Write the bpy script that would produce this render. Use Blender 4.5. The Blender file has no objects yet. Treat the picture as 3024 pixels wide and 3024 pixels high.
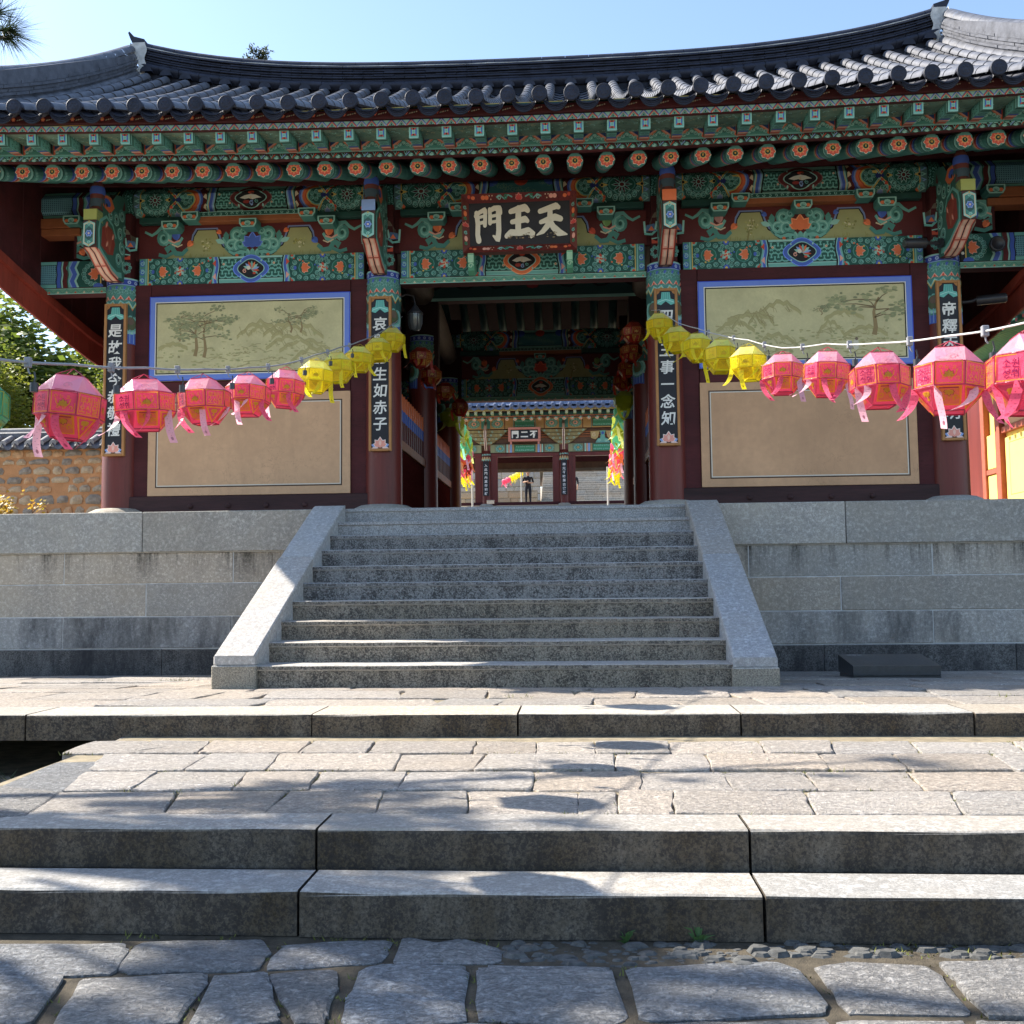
import bpy, math, random
from mathutils import Vector, Matrix, Euler
random.seed(7)
PI = math.pi
sin, cos, R = math.sin, math.cos, math.radians
SC = bpy.context.scene
COL = SC.collection

# ------------------------------------------------------------------ camera
cam = bpy.data.cameras.new('camera')
cam.lens = 36.05; cam.sensor_width = 36.0; cam.clip_end = 2000; cam.clip_start = .05
co = bpy.data.objects.new('camera', cam); COL.objects.link(co)
co.matrix_world = (Matrix.Translation((0.6487, 0, 0.7973)) @ Matrix.Rotation(.0623, 4, 'Z')
                   @ Matrix.Rotation(PI/2 + .0744, 4, 'X') @ Matrix.Rotation(-.0103, 4, 'Z'))
SC.camera = co
# ------------------------------------------------------------------ sky, sun, exposure
SUN = Vector((1.13, -.43, -1)).normalized()          # the way the light travels: from behind the gate on the left
W = bpy.data.worlds.new('World'); SC.world = W; W.use_nodes = True
wn = W.node_tree; wn.nodes.clear()
sky = wn.nodes.new('ShaderNodeTexSky'); sky.sky_type = 'NISHITA'; sky.sun_disc = False
sky.sun_elevation = math.asin(-SUN.z); sky.sun_rotation = math.atan2(-SUN.x, -SUN.y)
sky.altitude = 100; sky.air_density = 1.0; sky.dust_density = .6; sky.ozone_density = 1.2
bg = wn.nodes.new('ShaderNodeBackground'); bg.inputs['Strength'].default_value = .12
wo = wn.nodes.new('ShaderNodeOutputWorld')
wn.links.new(sky.outputs[0], bg.inputs['Color']); wn.links.new(bg.outputs[0], wo.inputs[0])
sl = bpy.data.lights.new('sun', 'SUN'); sl.energy = 5.0; sl.angle = R(.55); sl.color = (1, .93, .82)
so = bpy.data.objects.new('sun', sl); COL.objects.link(so); so.rotation_euler = SUN.to_track_quat('-Z', 'Y').to_euler()
SC.view_settings.view_transform = 'Standard'; SC.view_settings.look = 'None'
SC.view_settings.exposure = 1.42; SC.view_settings.gamma = 1
SC.view_settings.use_curve_mapping = False
SC.render.engine = 'CYCLES'
SC.cycles.max_bounces = 8; SC.cycles.diffuse_bounces = 4; SC.cycles.transparent_max_bounces = 8

# ------------------------------------------------------------------ materials
MATS = {}
class NT:
    def __init__(s, name):
        s.m = bpy.data.materials.new(name); s.m.use_nodes = True
        s.t = s.m.node_tree; s.b = s.t.nodes['Principled BSDF']; s.o = s.t.nodes['Material Output']
        MATS[name] = s.m
    def n(s, typ, **k):
        x = s.t.nodes.new('ShaderNode' + typ)
        for a, v in k.items():
            if a.startswith('i_'):
                q = a[2:]; x.inputs[int(q) if q.isdigit() else q].default_value = v
            else: setattr(x, a, v)
        return x
    def l(s, a, b): s.t.links.new(a, b)
    def noise(s, vec, scale, detail=3, rough=.55, dist=0):
        x = s.n('TexNoise', i_Scale=scale, i_Detail=detail, i_Roughness=rough, i_Distortion=dist)
        s.l(vec, x.inputs['Vector']); return x.outputs['Fac']
    def ramp(s, f, a, b, c0=0., c1=1.):
        x = s.n('MapRange', i_1=a, i_2=b, i_3=c0, i_4=c1); s.l(f, x.inputs[0]); return x.outputs[0]
    def math(s, op, a, b=None):
        x = s.n('Math', operation=op)
        for i, v in enumerate((a, b)):
            if v is None: continue
            if isinstance(v, (int, float)): x.inputs[i].default_value = v
            else: s.l(v, x.inputs[i])
        return x.outputs[0]
    def mix(s, f, a, b, mode='MIX'):
        x = s.n('Mix', data_type='RGBA', blend_type=mode)
        for i, v in ((0, f), (6, a), (7, b)):
            if isinstance(v, (int, float)): x.inputs[i].default_value = v
            elif isinstance(v, tuple): x.inputs[i].default_value = v + (1,)
            else: s.l(v, x.inputs[i])
        return x.outputs[2]
    def pos(s, scale=(1, 1, 1), obj=False):
        g = s.n('TexCoord').outputs['Object'] if obj else s.n('NewGeometry').outputs['Position']
        m = s.n('Mapping'); m.inputs['Scale'].default_value = scale; s.l(g, m.inputs[0]); return m.outputs[0]
    def bump(s, h, strength=.3, dist=.01):
        x = s.n('Bump', i_Strength=strength, i_Distance=dist); s.l(h, x.inputs['Height'])
        s.l(x.outputs[0], s.b.inputs['Normal'])
    def fin(s, col, rough=.6, spec=.4):
        if isinstance(col, tuple): s.b.inputs['Base Color'].default_value = col + (1,)
        else: s.l(col, s.b.inputs['Base Color'])
        if isinstance(rough, (int, float)): s.b.inputs['Roughness'].default_value = rough
        else: s.l(rough, s.b.inputs['Roughness'])
        s.b.inputs['Specular IOR Level'].default_value = spec
        return s.m

def mul(c, k): return tuple(min(1, x*k) for x in c)

def granite(name, base, speck=.35, stain=0., chisel=0., face=None, streak=None, grime=0.):
    """speckled granite: grains, blotches, a shade of its own for each stone; weathered upright faces
    (face = their brownish crust), black lichen specks, run-off streaks below a ledge (streak = z of ledge, length)"""
    t = NT(name); p = t.pos()
    oi = t.n('ObjectInfo').outputs['Random']
    fine = t.noise(p, 85, 2, .75)
    mid = t.noise(p, 24, 4, .7)
    big = t.noise(p, 1.7, 4, .6)
    c = t.mix(t.ramp(fine, .36, .62), mul(base, 1 - speck), mul(base, 1 + speck*.55))
    c = t.mix(t.ramp(mid, .34, .64, 0, .8), c, mul(base, .58), 'MIX')
    c = t.mix(t.ramp(t.noise(p, 31, 2), .54, .68, 0, .6), c, mul(base, 1.45))
    c = t.mix(t.ramp(big, .35, .7, 0, .5), c, (base[0]*.86, base[1]*.8, base[2]*.7))
    tint = t.mix(oi, (1.0, .92, .83), (.84, .88, .93))
    c = t.mix(.8, c, tint, 'MULTIPLY')
    wn_ = t.n('TexWhiteNoise', noise_dimensions='1D'); t.l(oi, wn_.inputs['W']); vv = t.n('HueSaturation'); t.l(t.ramp(wn_.outputs[0], 0, 1, .84, 1.12), vv.inputs['Value']); t.l(c, vv.inputs['Color']); c = vv.outputs[0]
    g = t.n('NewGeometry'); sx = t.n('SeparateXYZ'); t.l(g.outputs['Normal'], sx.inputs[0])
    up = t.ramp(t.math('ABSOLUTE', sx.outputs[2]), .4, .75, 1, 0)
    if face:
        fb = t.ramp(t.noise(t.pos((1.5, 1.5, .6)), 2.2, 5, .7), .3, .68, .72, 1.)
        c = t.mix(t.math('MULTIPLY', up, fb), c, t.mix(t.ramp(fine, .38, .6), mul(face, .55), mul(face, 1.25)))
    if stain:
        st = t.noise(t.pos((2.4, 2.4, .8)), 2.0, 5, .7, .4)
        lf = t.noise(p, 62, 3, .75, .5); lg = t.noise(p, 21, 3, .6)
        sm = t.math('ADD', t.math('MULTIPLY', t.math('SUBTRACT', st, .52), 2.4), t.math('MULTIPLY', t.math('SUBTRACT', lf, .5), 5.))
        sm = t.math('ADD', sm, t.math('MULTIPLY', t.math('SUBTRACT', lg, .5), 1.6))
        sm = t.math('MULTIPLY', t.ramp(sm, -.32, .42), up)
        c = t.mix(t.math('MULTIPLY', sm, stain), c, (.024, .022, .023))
    if streak:
        px = t.n('SeparateXYZ'); t.l(g.outputs['Position'], px.inputs[0])
        run = t.ramp(t.noise(t.pos((1, 1, .08)), 4.5, 6, .82), .47, .60)
        fall = t.ramp(px.outputs[2], streak[0]-streak[1], streak[0], 0, 1); fall = t.math('MULTIPLY', fall, t.ramp(px.outputs[2], streak[0], streak[0]+.01, 1, 0))
        rr = t.math('MULTIPLY', t.math('MULTIPLY', run, fall), t.ramp(t.noise(p, 30, 3), .3, .6, .5, 1))
        c = t.mix(t.math('MULTIPLY', rr, .95), c, (.030, .026, .020))
    if grime:
        gm = t.ramp(t.noise(t.pos((1.2, 1.2, .35)), 1.6, 6, .75), .42, .66)
        c = t.mix(t.math('MULTIPLY', t.math('MULTIPLY', gm, grime), up), c, (.03, .03, .033))
    h = t.math('ADD', t.math('MULTIPLY', fine, .5), t.math('MULTIPLY', mid, 1.))
    if chisel:
        ch = t.noise(t.pos((1, 1.7, 1)), 25, 5, .74, 1.4)
        h = t.math('ADD', h, t.math('MULTIPLY', ch, 2.6*chisel))
        c = t.mix(t.ramp(ch, .40, .56, .72*chisel, 0), c, mul(base, .30))
    t.bump(h, .8 if chisel else .4, .022 if chisel else .008)
    return t.fin(c, .85, .25)

def plain(name, col, rough=.6, var=.25, scale=6., bump=.12, spec=.35, grain=None, crack=0., drip=0.):
    t = NT(name); p = t.pos(grain or (1, 1, 1))
    f = t.noise(p, scale, 5, .65); g = t.noise(p, scale*14, 3)
    c = t.mix(t.ramp(f, .3, .7), mul(col, 1 - var), mul(col, 1 + var*.8))
    c = t.mix(t.ramp(g, .35, .7, 0, .3), c, mul(col, 1 - var*1.5 if var < .6 else .2))
    if crack:      # drying cracks and scuffs along the grain, or hairlines in plaster
        cn = t.noise(t.pos(grain or (1, 1, 1)), 7., 6, .6, .5); ln = t.ramp(t.math('ABSOLUTE', t.math('SUBTRACT', cn, .52)), .0, .012, 1, 0)
        ln = t.math('MULTIPLY', ln, t.ramp(t.noise(p, 1.1, 3), .45, .6)); c = t.mix(t.math('MULTIPLY', ln, crack), c, mul(col, .25))
        sc = t.ramp(t.noise(t.pos((1.5, 1.5, .5)), 5, 6, .8), .62, .72); c = t.mix(t.math('MULTIPLY', sc, crack*.35), c, tuple(min(1, x*1.5+.05) for x in col))
    if drip:
        dn = t.ramp(t.noise(t.pos((1, 1, .12)), 3.2, 5, .75), .48, .70); c = t.mix(t.math('MULTIPLY', dn, drip), c, mul(col, .62))
    if bump: t.bump(t.math('ADD', f, t.math('MULTIPLY', g, .6)), bump, .01)
    return t.fin(c, rough, spec)

def painted_mat(name, rough=.55, wear=.25, trans=0.):
    """flat paint whose pigment is stored with each painted shape, worn a little"""
    t = NT(name); a = t.n('VertexColor', layer_name='Col'); p = t.pos()
    f = t.noise(p, 9, 5, .7); g = t.noise(p, 90, 3, .7)
    c = t.mix(t.ramp(f, .3, .72, 0, wear), a.outputs[0], (.0, .0, .0), 'MIX')
    c = t.mix(t.ramp(g, .5, .8, 0, wear*.6), c, (.25, .24, .2))
    w2 = t.noise(p, 34, 4, .6, .6); t.bump(w2 if trans else g, .55 if trans else .1, .010 if trans else .004)
    t.fin(c, rough, .35)
    if trans:
        tr = t.n('BsdfTranslucent'); t.l(a.outputs[0], tr.inputs[0])
        mx = t.n('MixShader', i_0=trans); t.l(t.b.outputs[0], mx.inputs[1]); t.l(tr.outputs[0], mx.inputs[2])
        t.l(mx.outputs[0], t.o.inputs[0])
    return t.m

GR_STEP_TOP = granite('upper_step_granite', (.47, .47, .47), .4, stain=.3, face=(.36, .36, .355))
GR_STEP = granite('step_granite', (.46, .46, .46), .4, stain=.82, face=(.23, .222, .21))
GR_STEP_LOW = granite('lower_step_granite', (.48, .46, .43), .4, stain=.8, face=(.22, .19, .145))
GR_RAIL = granite('rail_granite', (.50, .50, .50), .3, stain=.12)
GR_WALL = granite('wall_granite', (.46, .43, .385), .36, streak=(1.262, .36), grime=.15)
GR_CAP = granite('cap_granite', (.49, .46, .41), .34, stain=.08, grime=.1)
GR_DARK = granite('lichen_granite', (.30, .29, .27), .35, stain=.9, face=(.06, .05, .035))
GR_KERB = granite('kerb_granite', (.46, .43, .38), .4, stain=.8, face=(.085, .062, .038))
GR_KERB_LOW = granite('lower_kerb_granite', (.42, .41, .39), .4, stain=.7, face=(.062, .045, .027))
GR_PAVE = granite('paving_granite', (.60, .55, .50), .34, chisel=.75)
GR_PAVE2 = granite('rough_paving_granite', (.41, .41, .41), .38, chisel=1.)
SOIL = plain('soil', (.20, .165, .115), .95, .5, 8, .8)
EARTH = plain('dark_joint_earth', (.085, .07, .048), .95, .5, 14, .8)
MORTAR = plain('joint_earth', (.27, .225, .15), .95, .4, 12, .6)
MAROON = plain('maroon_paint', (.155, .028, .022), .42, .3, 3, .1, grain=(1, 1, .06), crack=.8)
INNERWOOD = plain('shade_toned_inner_boards', (.028, .012, .012), .85, .3, 3, .1)  # near-black tone puts the shade of the interior into the boards' colour
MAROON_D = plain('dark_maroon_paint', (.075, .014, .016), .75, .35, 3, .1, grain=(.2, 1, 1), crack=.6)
REDWOOD = plain('red_board_paint', (.30, .050, .030), .65, .3, 2.5, .12, grain=(1, 1, .1), crack=.6)
OLDWOOD = plain('old_timber', (.050, .020, .020), .7, .55, 4, .4, grain=(.12, 1, 1))
PARTITION = plain('partition_paint', (.075, .014, .012), .9, .3, 3, .1, spec=.0, grain=(1, .1, 1), crack=.4)
GREYWOOD = plain('bare_timber', (.20, .16, .12), .7, .35, 5, .3, grain=(1, .15, 1))
BUFF = plain('buff_plaster', (.62, .385, .225), .8, .16, 1.1, .06, crack=.35, drip=.22)
BUFF2 = plain('tan_plaster', (.60, .36, .205), .8, .18, .9, .06, crack=.35, drip=.3)
OLIVE = plain('olive_silk_paint', (.56, .51, .28), .75, .16, 3, .03)
TILE = plain('roof_tile_clay', (.105, .110, .130), .5, .45, 6, .3, spec=.4)
TILE_DK = plain('dark_roof_tile_clay', (.026, .030, .048), .6, .45, 6, .3, spec=.25)
TILE_L = plain('weathered_roof_tile_clay', (.27, .27, .27), .7, .35, 8, .35, spec=.4)
LIME = plain('lime_mortar', (.50, .50, .49), .9, .3, 9, .6)
ORANGE_BOARD = plain('orange_board_paint', (.34, .115, .045), .6, .2, 4, .1)
DARKTEAL = plain('dark_teal_paint', (.025, .09, .075), .5, .3, 5, .1)
STEEL = plain('dark_metal', (.03, .03, .035), .4, .2, 9, .0, spec=.5)
CABLE = plain('grey_cable', (.30, .30, .31), .5, .15, 9, .0)
CABLE_W = plain('white_cable', (.50, .50, .48), .45, .1, 9, .0)
GLASS = plain('lamp_glass', (.08, .085, .08), .15, .1, 9, .0, spec=.6)
BLACKSTONE = plain('black_stone', (.035, .040, .048), .28, .3, 20, .05, spec=.5)
YELLOWWALL = plain('yellow_plaster', (.80, .62, .16), .8, .06, 2, .02)
PAINT = painted_mat('dancheong_paint', .6, .12)
SOFFIT = plain('worn_teal_boards', (.17, .27, .20), .8, .45, 5, .2)
PAPER = painted_mat('lantern_paper', .28, .05, .55)
# ------------------------------------------------------------------ mesh helpers
class MB:
    """collects boxes, tubes and polygons that become ONE mesh object"""
    def __init__(s): s.v = []; s.f = []; s.m = []; s.c = []; s.mi = 0; s.smooth = []; s.sm = False
    def poly(s, pts, col=None):
        n = len(s.v); s.v += [tuple(p) for p in pts]; s.f.append(tuple(range(n, n + len(pts)))); s.m.append(s.mi); s.c.append(col); s.smooth.append(s.sm)
    def raw(s, vs, fs, col=None):
        n = len(s.v); s.v += [tuple(p) for p in vs]
        for f in fs: s.f.append(tuple(i + n for i in f)); s.m.append(s.mi); s.c.append(col); s.smooth.append(s.sm)
    def box(s, x0, x1, y0, y1, z0, z1, bev=0, M=None, col=None):
        if not bev:
            vs = [(x, y, z) for z in (z0, z1) for y in (y0, y1) for x in (x0, x1)]
            fs = [(0, 2, 3, 1), (4, 5, 7, 6), (0, 1, 5, 4), (2, 6, 7, 3), (0, 4, 6, 2), (1, 3, 7, 5)]
        else:
            b = min(bev, (x1-x0)*.45, (y1-y0)*.45, (z1-z0)*.45); vs = []; idx = {}
            X, Y, Z = (x0, x1), (y0, y1), (z0, z1)
            for i in (0, 1):
                for j in (0, 1):
                    for k in (0, 1):
                        a = (1-2*i)*b; c = (1-2*j)*b; d = (1-2*k)*b
                        idx[i, j, k, 0] = len(vs); vs.append((X[i], Y[j]+c, Z[k]+d))
                        idx[i, j, k, 1] = len(vs); vs.append((X[i]+a, Y[j], Z[k]+d))
                        idx[i, j, k, 2] = len(vs); vs.append((X[i]+a, Y[j]+c, Z[k]))
            q = lambda *t: tuple(idx[k] for k in t); fs = []
            for i in (0, 1):
                o = 1 if i else -1
                def add(f, flip): fs.append(f if not flip else f[::-1])
                add(q((i,0,0,0),(i,1,0,0),(i,1,1,0),(i,0,1,0)), i == 0)
                add(q((0,i,0,1),(1,i,0,1),(1,i,1,1),(0,i,1,1)), i == 1)
                add(q((0,0,i,2),(1,0,i,2),(1,1,i,2),(0,1,i,2)), i == 0)
                for j in (0, 1):
                    e = (i + j) % 2
                    add(q((i,j,0,0),(i,j,0,1),(i,j,1,1),(i,j,1,0)), e == 1)
                    add(q((i,0,j,0),(i,0,j,2),(i,1,j,2),(i,1,j,0)), e == 0)
                    add(q((0,i,j,1),(0,i,j,2),(1,i,j,2),(1,i,j,1)), e == 1)
                    for k in (0, 1):
                        add(q((i,j,k,0),(i,j,k,1),(i,j,k,2)), (i+j+k) % 2 == 0)
        if M: vs = [M @ Vector(v) for v in vs]
        s.raw(vs, fs, col)
    def tube(s, pts, r, n=8, cap=True, col=None, r2=None):
        """round bar along points; r is a number or one radius per point"""
        P = [Vector(p) for p in pts]; k = len(P); rs = r if isinstance(r, (list, tuple)) else [r]*k
        vs = []; up = None
        for i, p in enumerate(P):
            d = (P[min(i+1, k-1)] - P[max(i-1, 0)])
            d = d.normalized() if d.length > 1e-9 else Vector((0, 0, 1))
            if up is None: up = d.orthogonal().normalized()
            up = (up - d*up.dot(d)); up = up.normalized() if up.length > 1e-6 else d.orthogonal().normalized()
            b = d.cross(up)
            for j in range(n):
                a = 2*PI*j/n; vs.append(p + (up*cos(a) + b*sin(a))*rs[i])
        fs = [(i*n+j, i*n+(j+1) % n, (i+1)*n+(j+1) % n, (i+1)*n+j) for i in range(k-1) for j in range(n)]
        o = s.sm; s.sm = n > 5; s.raw(vs, fs, col); s.sm = o
        if cap:
            s.poly([vs[j] for j in range(n)][::-1], col); s.poly([vs[(k-1)*n+j] for j in range(n)], col)
    def lathe(s, prof, n=24, c=(0, 0), a0=0, a1=2*PI, col=None, flat=False):
        """prof = [(r, z)...] turned about the vertical through c"""
        full = abs(a1-a0-2*PI) < 1e-6; m = n if full else n + 1
        vs = [(c[0]+r*cos(a0+(a1-a0)*j/n), c[1]+r*sin(a0+(a1-a0)*j/n), z) for r, z in prof for j in range(m)]
        fs = [(i*m+j, i*m+(j+1) % m, (i+1)*m+(j+1) % m, (i+1)*m+j) for i in range(len(prof)-1) for j in range(n)]
        o = s.sm; s.sm = not flat; s.raw(vs, fs, col); s.sm = o
    def prism(s, prof, h0, h1, axis='x', col=None, caps=True):
        """outline prof extruded along an axis: for x prof=(y,z), for y prof=(x,z), for z prof=(x,y)"""
        f = {'x': lambda p, h: (h, p[0], p[1]), 'y': lambda p, h: (p[0], h, p[1]), 'z': lambda p, h: (p[0], p[1], h)}[axis]
        n = len(prof); vs = [f(p, h0) for p in prof] + [f(p, h1) for p in prof]
        s.raw(vs, [(i, (i+1) % n, n+(i+1) % n, n+i) for i in range(n)] + ([tuple(range(n))[::-1], tuple(range(n, 2*n))] if caps else []), col)
    def grid(s, fn, nu, nv, col=None, smooth=True):
        vs = [fn(i/nu, j/nv) for j in range(nv+1) for i in range(nu+1)]
        o = s.sm; s.sm = smooth
        s.raw(vs, [(j*(nu+1)+i, j*(nu+1)+i+1, (j+1)*(nu+1)+i+1, (j+1)*(nu+1)+i) for j in range(nv) for i in range(nu)], col); s.sm = o
    def mesh(s, name, mats):
        me = bpy.data.meshes.new(name); me.from_pydata(s.v, [], s.f)
        for m in (mats if isinstance(mats, (list, tuple)) else [mats]): me.materials.append(m)
        me.polygons.foreach_set('material_index', s.m); me.polygons.foreach_set('use_smooth', s.smooth)
        if any(c is not None for c in s.c):
            a = me.color_attributes.new('Col', 'FLOAT_COLOR', 'CORNER'); buf = []
            for f, c in zip(s.f, s.c): buf += list((c or (.5, .5, .5)) + (1.,))*len(f)
            a.data.foreach_set('color', buf)
        me.update(); return me

def put(name, me, parent=None, loc=None, rot=None, local=False, kind=None, label=None, cat=None, group=None, scale=None):
    o = bpy.data.objects.new(name, me); COL.objects.link(o)
    if loc is not None: o.location = loc
    if rot is not None: o.rotation_euler = rot
    if scale is not None: o.scale = scale
    if parent is not None:
        o.parent = parent
        if not local and parent.type == 'EMPTY': o.matrix_parent_inverse = Matrix.Translation(-Vector(parent.location))
    for k, v in (('kind', kind), ('label', label), ('category', cat), ('group', group)):
        if v: o[k] = v
    return o
def thing(name, label, cat, loc=(0, 0, 0), rot=None, group=None):
    o = put(name, None, loc=loc, rot=rot, label=label, cat=cat, group=group); o.empty_display_size = .2; return o
def recalc(me):
    import bmesh
    b = bmesh.new(); b.from_mesh(me); bmesh.ops.recalc_face_normals(b, faces=b.faces); b.to_mesh(me); b.free(); return me
def text_polys(body, size=1., bold=0., res=2):
    """outline font text as a list of 2-D polygons, centred on the origin"""
    c = bpy.data.curves.new('t', 'FONT'); c.body = body; c.resolution_u = res; c.offset = bold
    o = bpy.data.objects.new('t', c); COL.objects.link(o)
    me = bpy.data.meshes.new_from_object(o.evaluated_get(bpy.context.evaluated_depsgraph_get()))
    P = [[tuple(me.vertices[i].co[:2]) for i in p.vertices] for p in me.polygons]
    bpy.data.objects.remove(o); bpy.data.curves.remove(c); bpy.data.meshes.remove(me)
    xs = [p[0] for q in P for p in q]; ys = [p[1] for q in P for p in q]
    cx, cy, h = (min(xs)+max(xs))/2, (min(ys)+max(ys))/2, 1.
    return [[((x-cx)*size/h, (y-cy)*size/h) for x, y in q] for q in P]

# ------------------------------------------------------------------ painter: flat painted shapes laid on a surface
def clip(pts, ax, lim, keep_less):
    out = []; n = len(pts)
    for i in range(n):
        a, b = pts[i], pts[(i+1) % n]
        da = (lim - a[ax]) if keep_less else (a[ax] - lim); db = (lim - b[ax]) if keep_less else (b[ax] - lim)
        if da >= 0: out.append(a)
        if (da > 0 > db) or (da < 0 < db):
            t = da/(da-db); out.append((a[0]+(b[0]-a[0])*t, a[1]+(b[1]-a[1])*t))
    return out
class Paint:
    def __init__(s): s.p = []
    def poly(s, pts, c, l=1): s.p.append(([tuple(q) for q in pts], c, l))
    def rect(s, x0, y0, x1, y1, c, l=1): s.poly([(x0, y0), (x1, y0), (x1, y1), (x0, y1)], c, l)
    def ell(s, x, y, rx, ry, c, l=1, n=12, a=0): s.poly([(x+rx*cos(2*PI*i/n)*cos(a)-ry*sin(2*PI*i/n)*sin(a), y+rx*cos(2*PI*i/n)*sin(a)+ry*sin(2*PI*i/n)*cos(a)) for i in range(n)], c, l)
    def stroke(s, pts, w, c, l=1, w2=None):
        n = len(pts); L = []; Rr = []
        for i in range(n):
            a, b = pts[max(i-1, 0)], pts[min(i+1, n-1)]; dx, dy = b[0]-a[0], b[1]-a[1]; d = math.hypot(dx, dy) or 1
            ww = (w + ((w2 if w2 is not None else w)-w)*i/max(1, n-1))/2; nx, ny = -dy/d*ww, dx/d*ww
            L.append((pts[i][0]+nx, pts[i][1]+ny)); Rr.append((pts[i][0]-nx, pts[i][1]-ny))
        for i in range(n-1): s.poly([L[i], Rr[i], Rr[i+1], L[i+1]], c, l)
    def ring(s, x, y, r, w, c, l=1, n=10, a0=0, a1=2*PI, ry=None):
        k = (ry or r)/r
        s.stroke([(x+r*cos(a0+(a1-a0)*i/n), y+r*k*sin(a0+(a1-a0)*i/n)) for i in range(n+1)], w, c, l)
    def curl(s, x, y, r, a, c, l=1, w=None, turn=1.25, flip=1, n=9):
        """a spiral curl that starts at the rim and winds in"""
        s.stroke([(x+r*(1-.72*i/n)*cos(a+flip*turn*2*PI*i/n), y+r*(1-.72*i/n)*sin(a+flip*turn*2*PI*i/n)) for i in range(n+1)], w or r*.42, c, l, (w or r*.42)*.7)
    def petal(s, x, y, ln, wd, a, c, l=1):
        pts = [(0, 0), (.3, .42), (.65, .5), (1, 0), (.65, -.5), (.3, -.42)]
        s.poly([(x+(u*ln)*cos(a)-(v*wd)*sin(a), y+(u*ln)*sin(a)+(v*wd)*cos(a)) for u, v in pts], c, l)
    def add(s, o, dx=0, dy=0, mx=1, k=1., lo=0):
        for pts, c, l in o.p: s.p.append(([(x*mx*k+dx, y*k+dy) for x, y in pts], c, l+lo))
    def cut(s, x0, x1, y0, y1):
        q = []
        for pts, c, l in s.p:
            for ax, lim, less in ((0, x0, 0), (0, x1, 1), (1, y0, 0), (1, y1, 1)):
                if pts and (min(p[ax] for p in pts) < lim if not less else max(p[ax] for p in pts) > lim): pts = clip(pts, ax, lim, less)
            if len(pts) > 2: q.append((pts, c, l))
        s.p = q; return s
    def onto(s, mb, fn, ubr=(), vbr=(), base=.002, step=.0011):
        """lay the shapes on a surface fn(u, v, height); shapes are cut where the surface bends"""
        for idx, (pts, c, l) in enumerate(s.p):
            lift = (idx % 37)*1.1e-5                      # no two brush marks lie in one plane
            parts = [pts]
            for ax, br in ((0, ubr), (1, vbr)):
                for b in br:
                    nx = []
                    for q in parts:
                        lo, hi = min(p[ax] for p in q), max(p[ax] for p in q)
                        if lo < b < hi:
                            for less in (True, False):
                                w = clip(q, ax, b, less)
                                if len(w) > 2: nx.append(w)
                        else: nx.append(q)
                    parts = nx
            for q in parts:
                if len(q) > 2:
                    A = sum(q[i-1][0]*q[i][1]-q[i][0]*q[i-1][1] for i in range(len(q)))
                    if A < 0: q = q[::-1]
                    mb.poly([fn(u, v, base+step*l+lift) for u, v in q], c)
        return mb
def on_front(x0, y, z0, mx=1): return lambda u, v, h: (x0+u*mx, y-h, z0+v)       # a wall that faces the viewer (-y)
def paint_obj(name, p, fn, parent, ubr=(), vbr=(), mat=None, base=.002, **k):
    mb = MB(); p.onto(mb, fn, ubr, vbr, base); return put(name, mb.mesh(name, mat or PAINT), parent, **k)
# pigments
TEAL, TEALD, TEALL = (.175, .46, .40), (.085, .28, .24), (.33, .63, .55)
DKG, BLK, WHT = (.018, .10, .078), (.012, .012, .014), (.76, .73, .62)
BLUE, BLUEL, NAVY = (.07, .14, .52), (.27, .40, .72), (.018, .03, .16)
RED, ORNG, PINK, CREAM = (.62, .085, .045), (.80, .19, .07), (.85, .42, .32), (.76, .62, .42)
YEL, MAR, OLV, LGRN = (.70, .50, .12), (.115, .018, .018), (.38, .38, .17), (.36, .58, .36)
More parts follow.
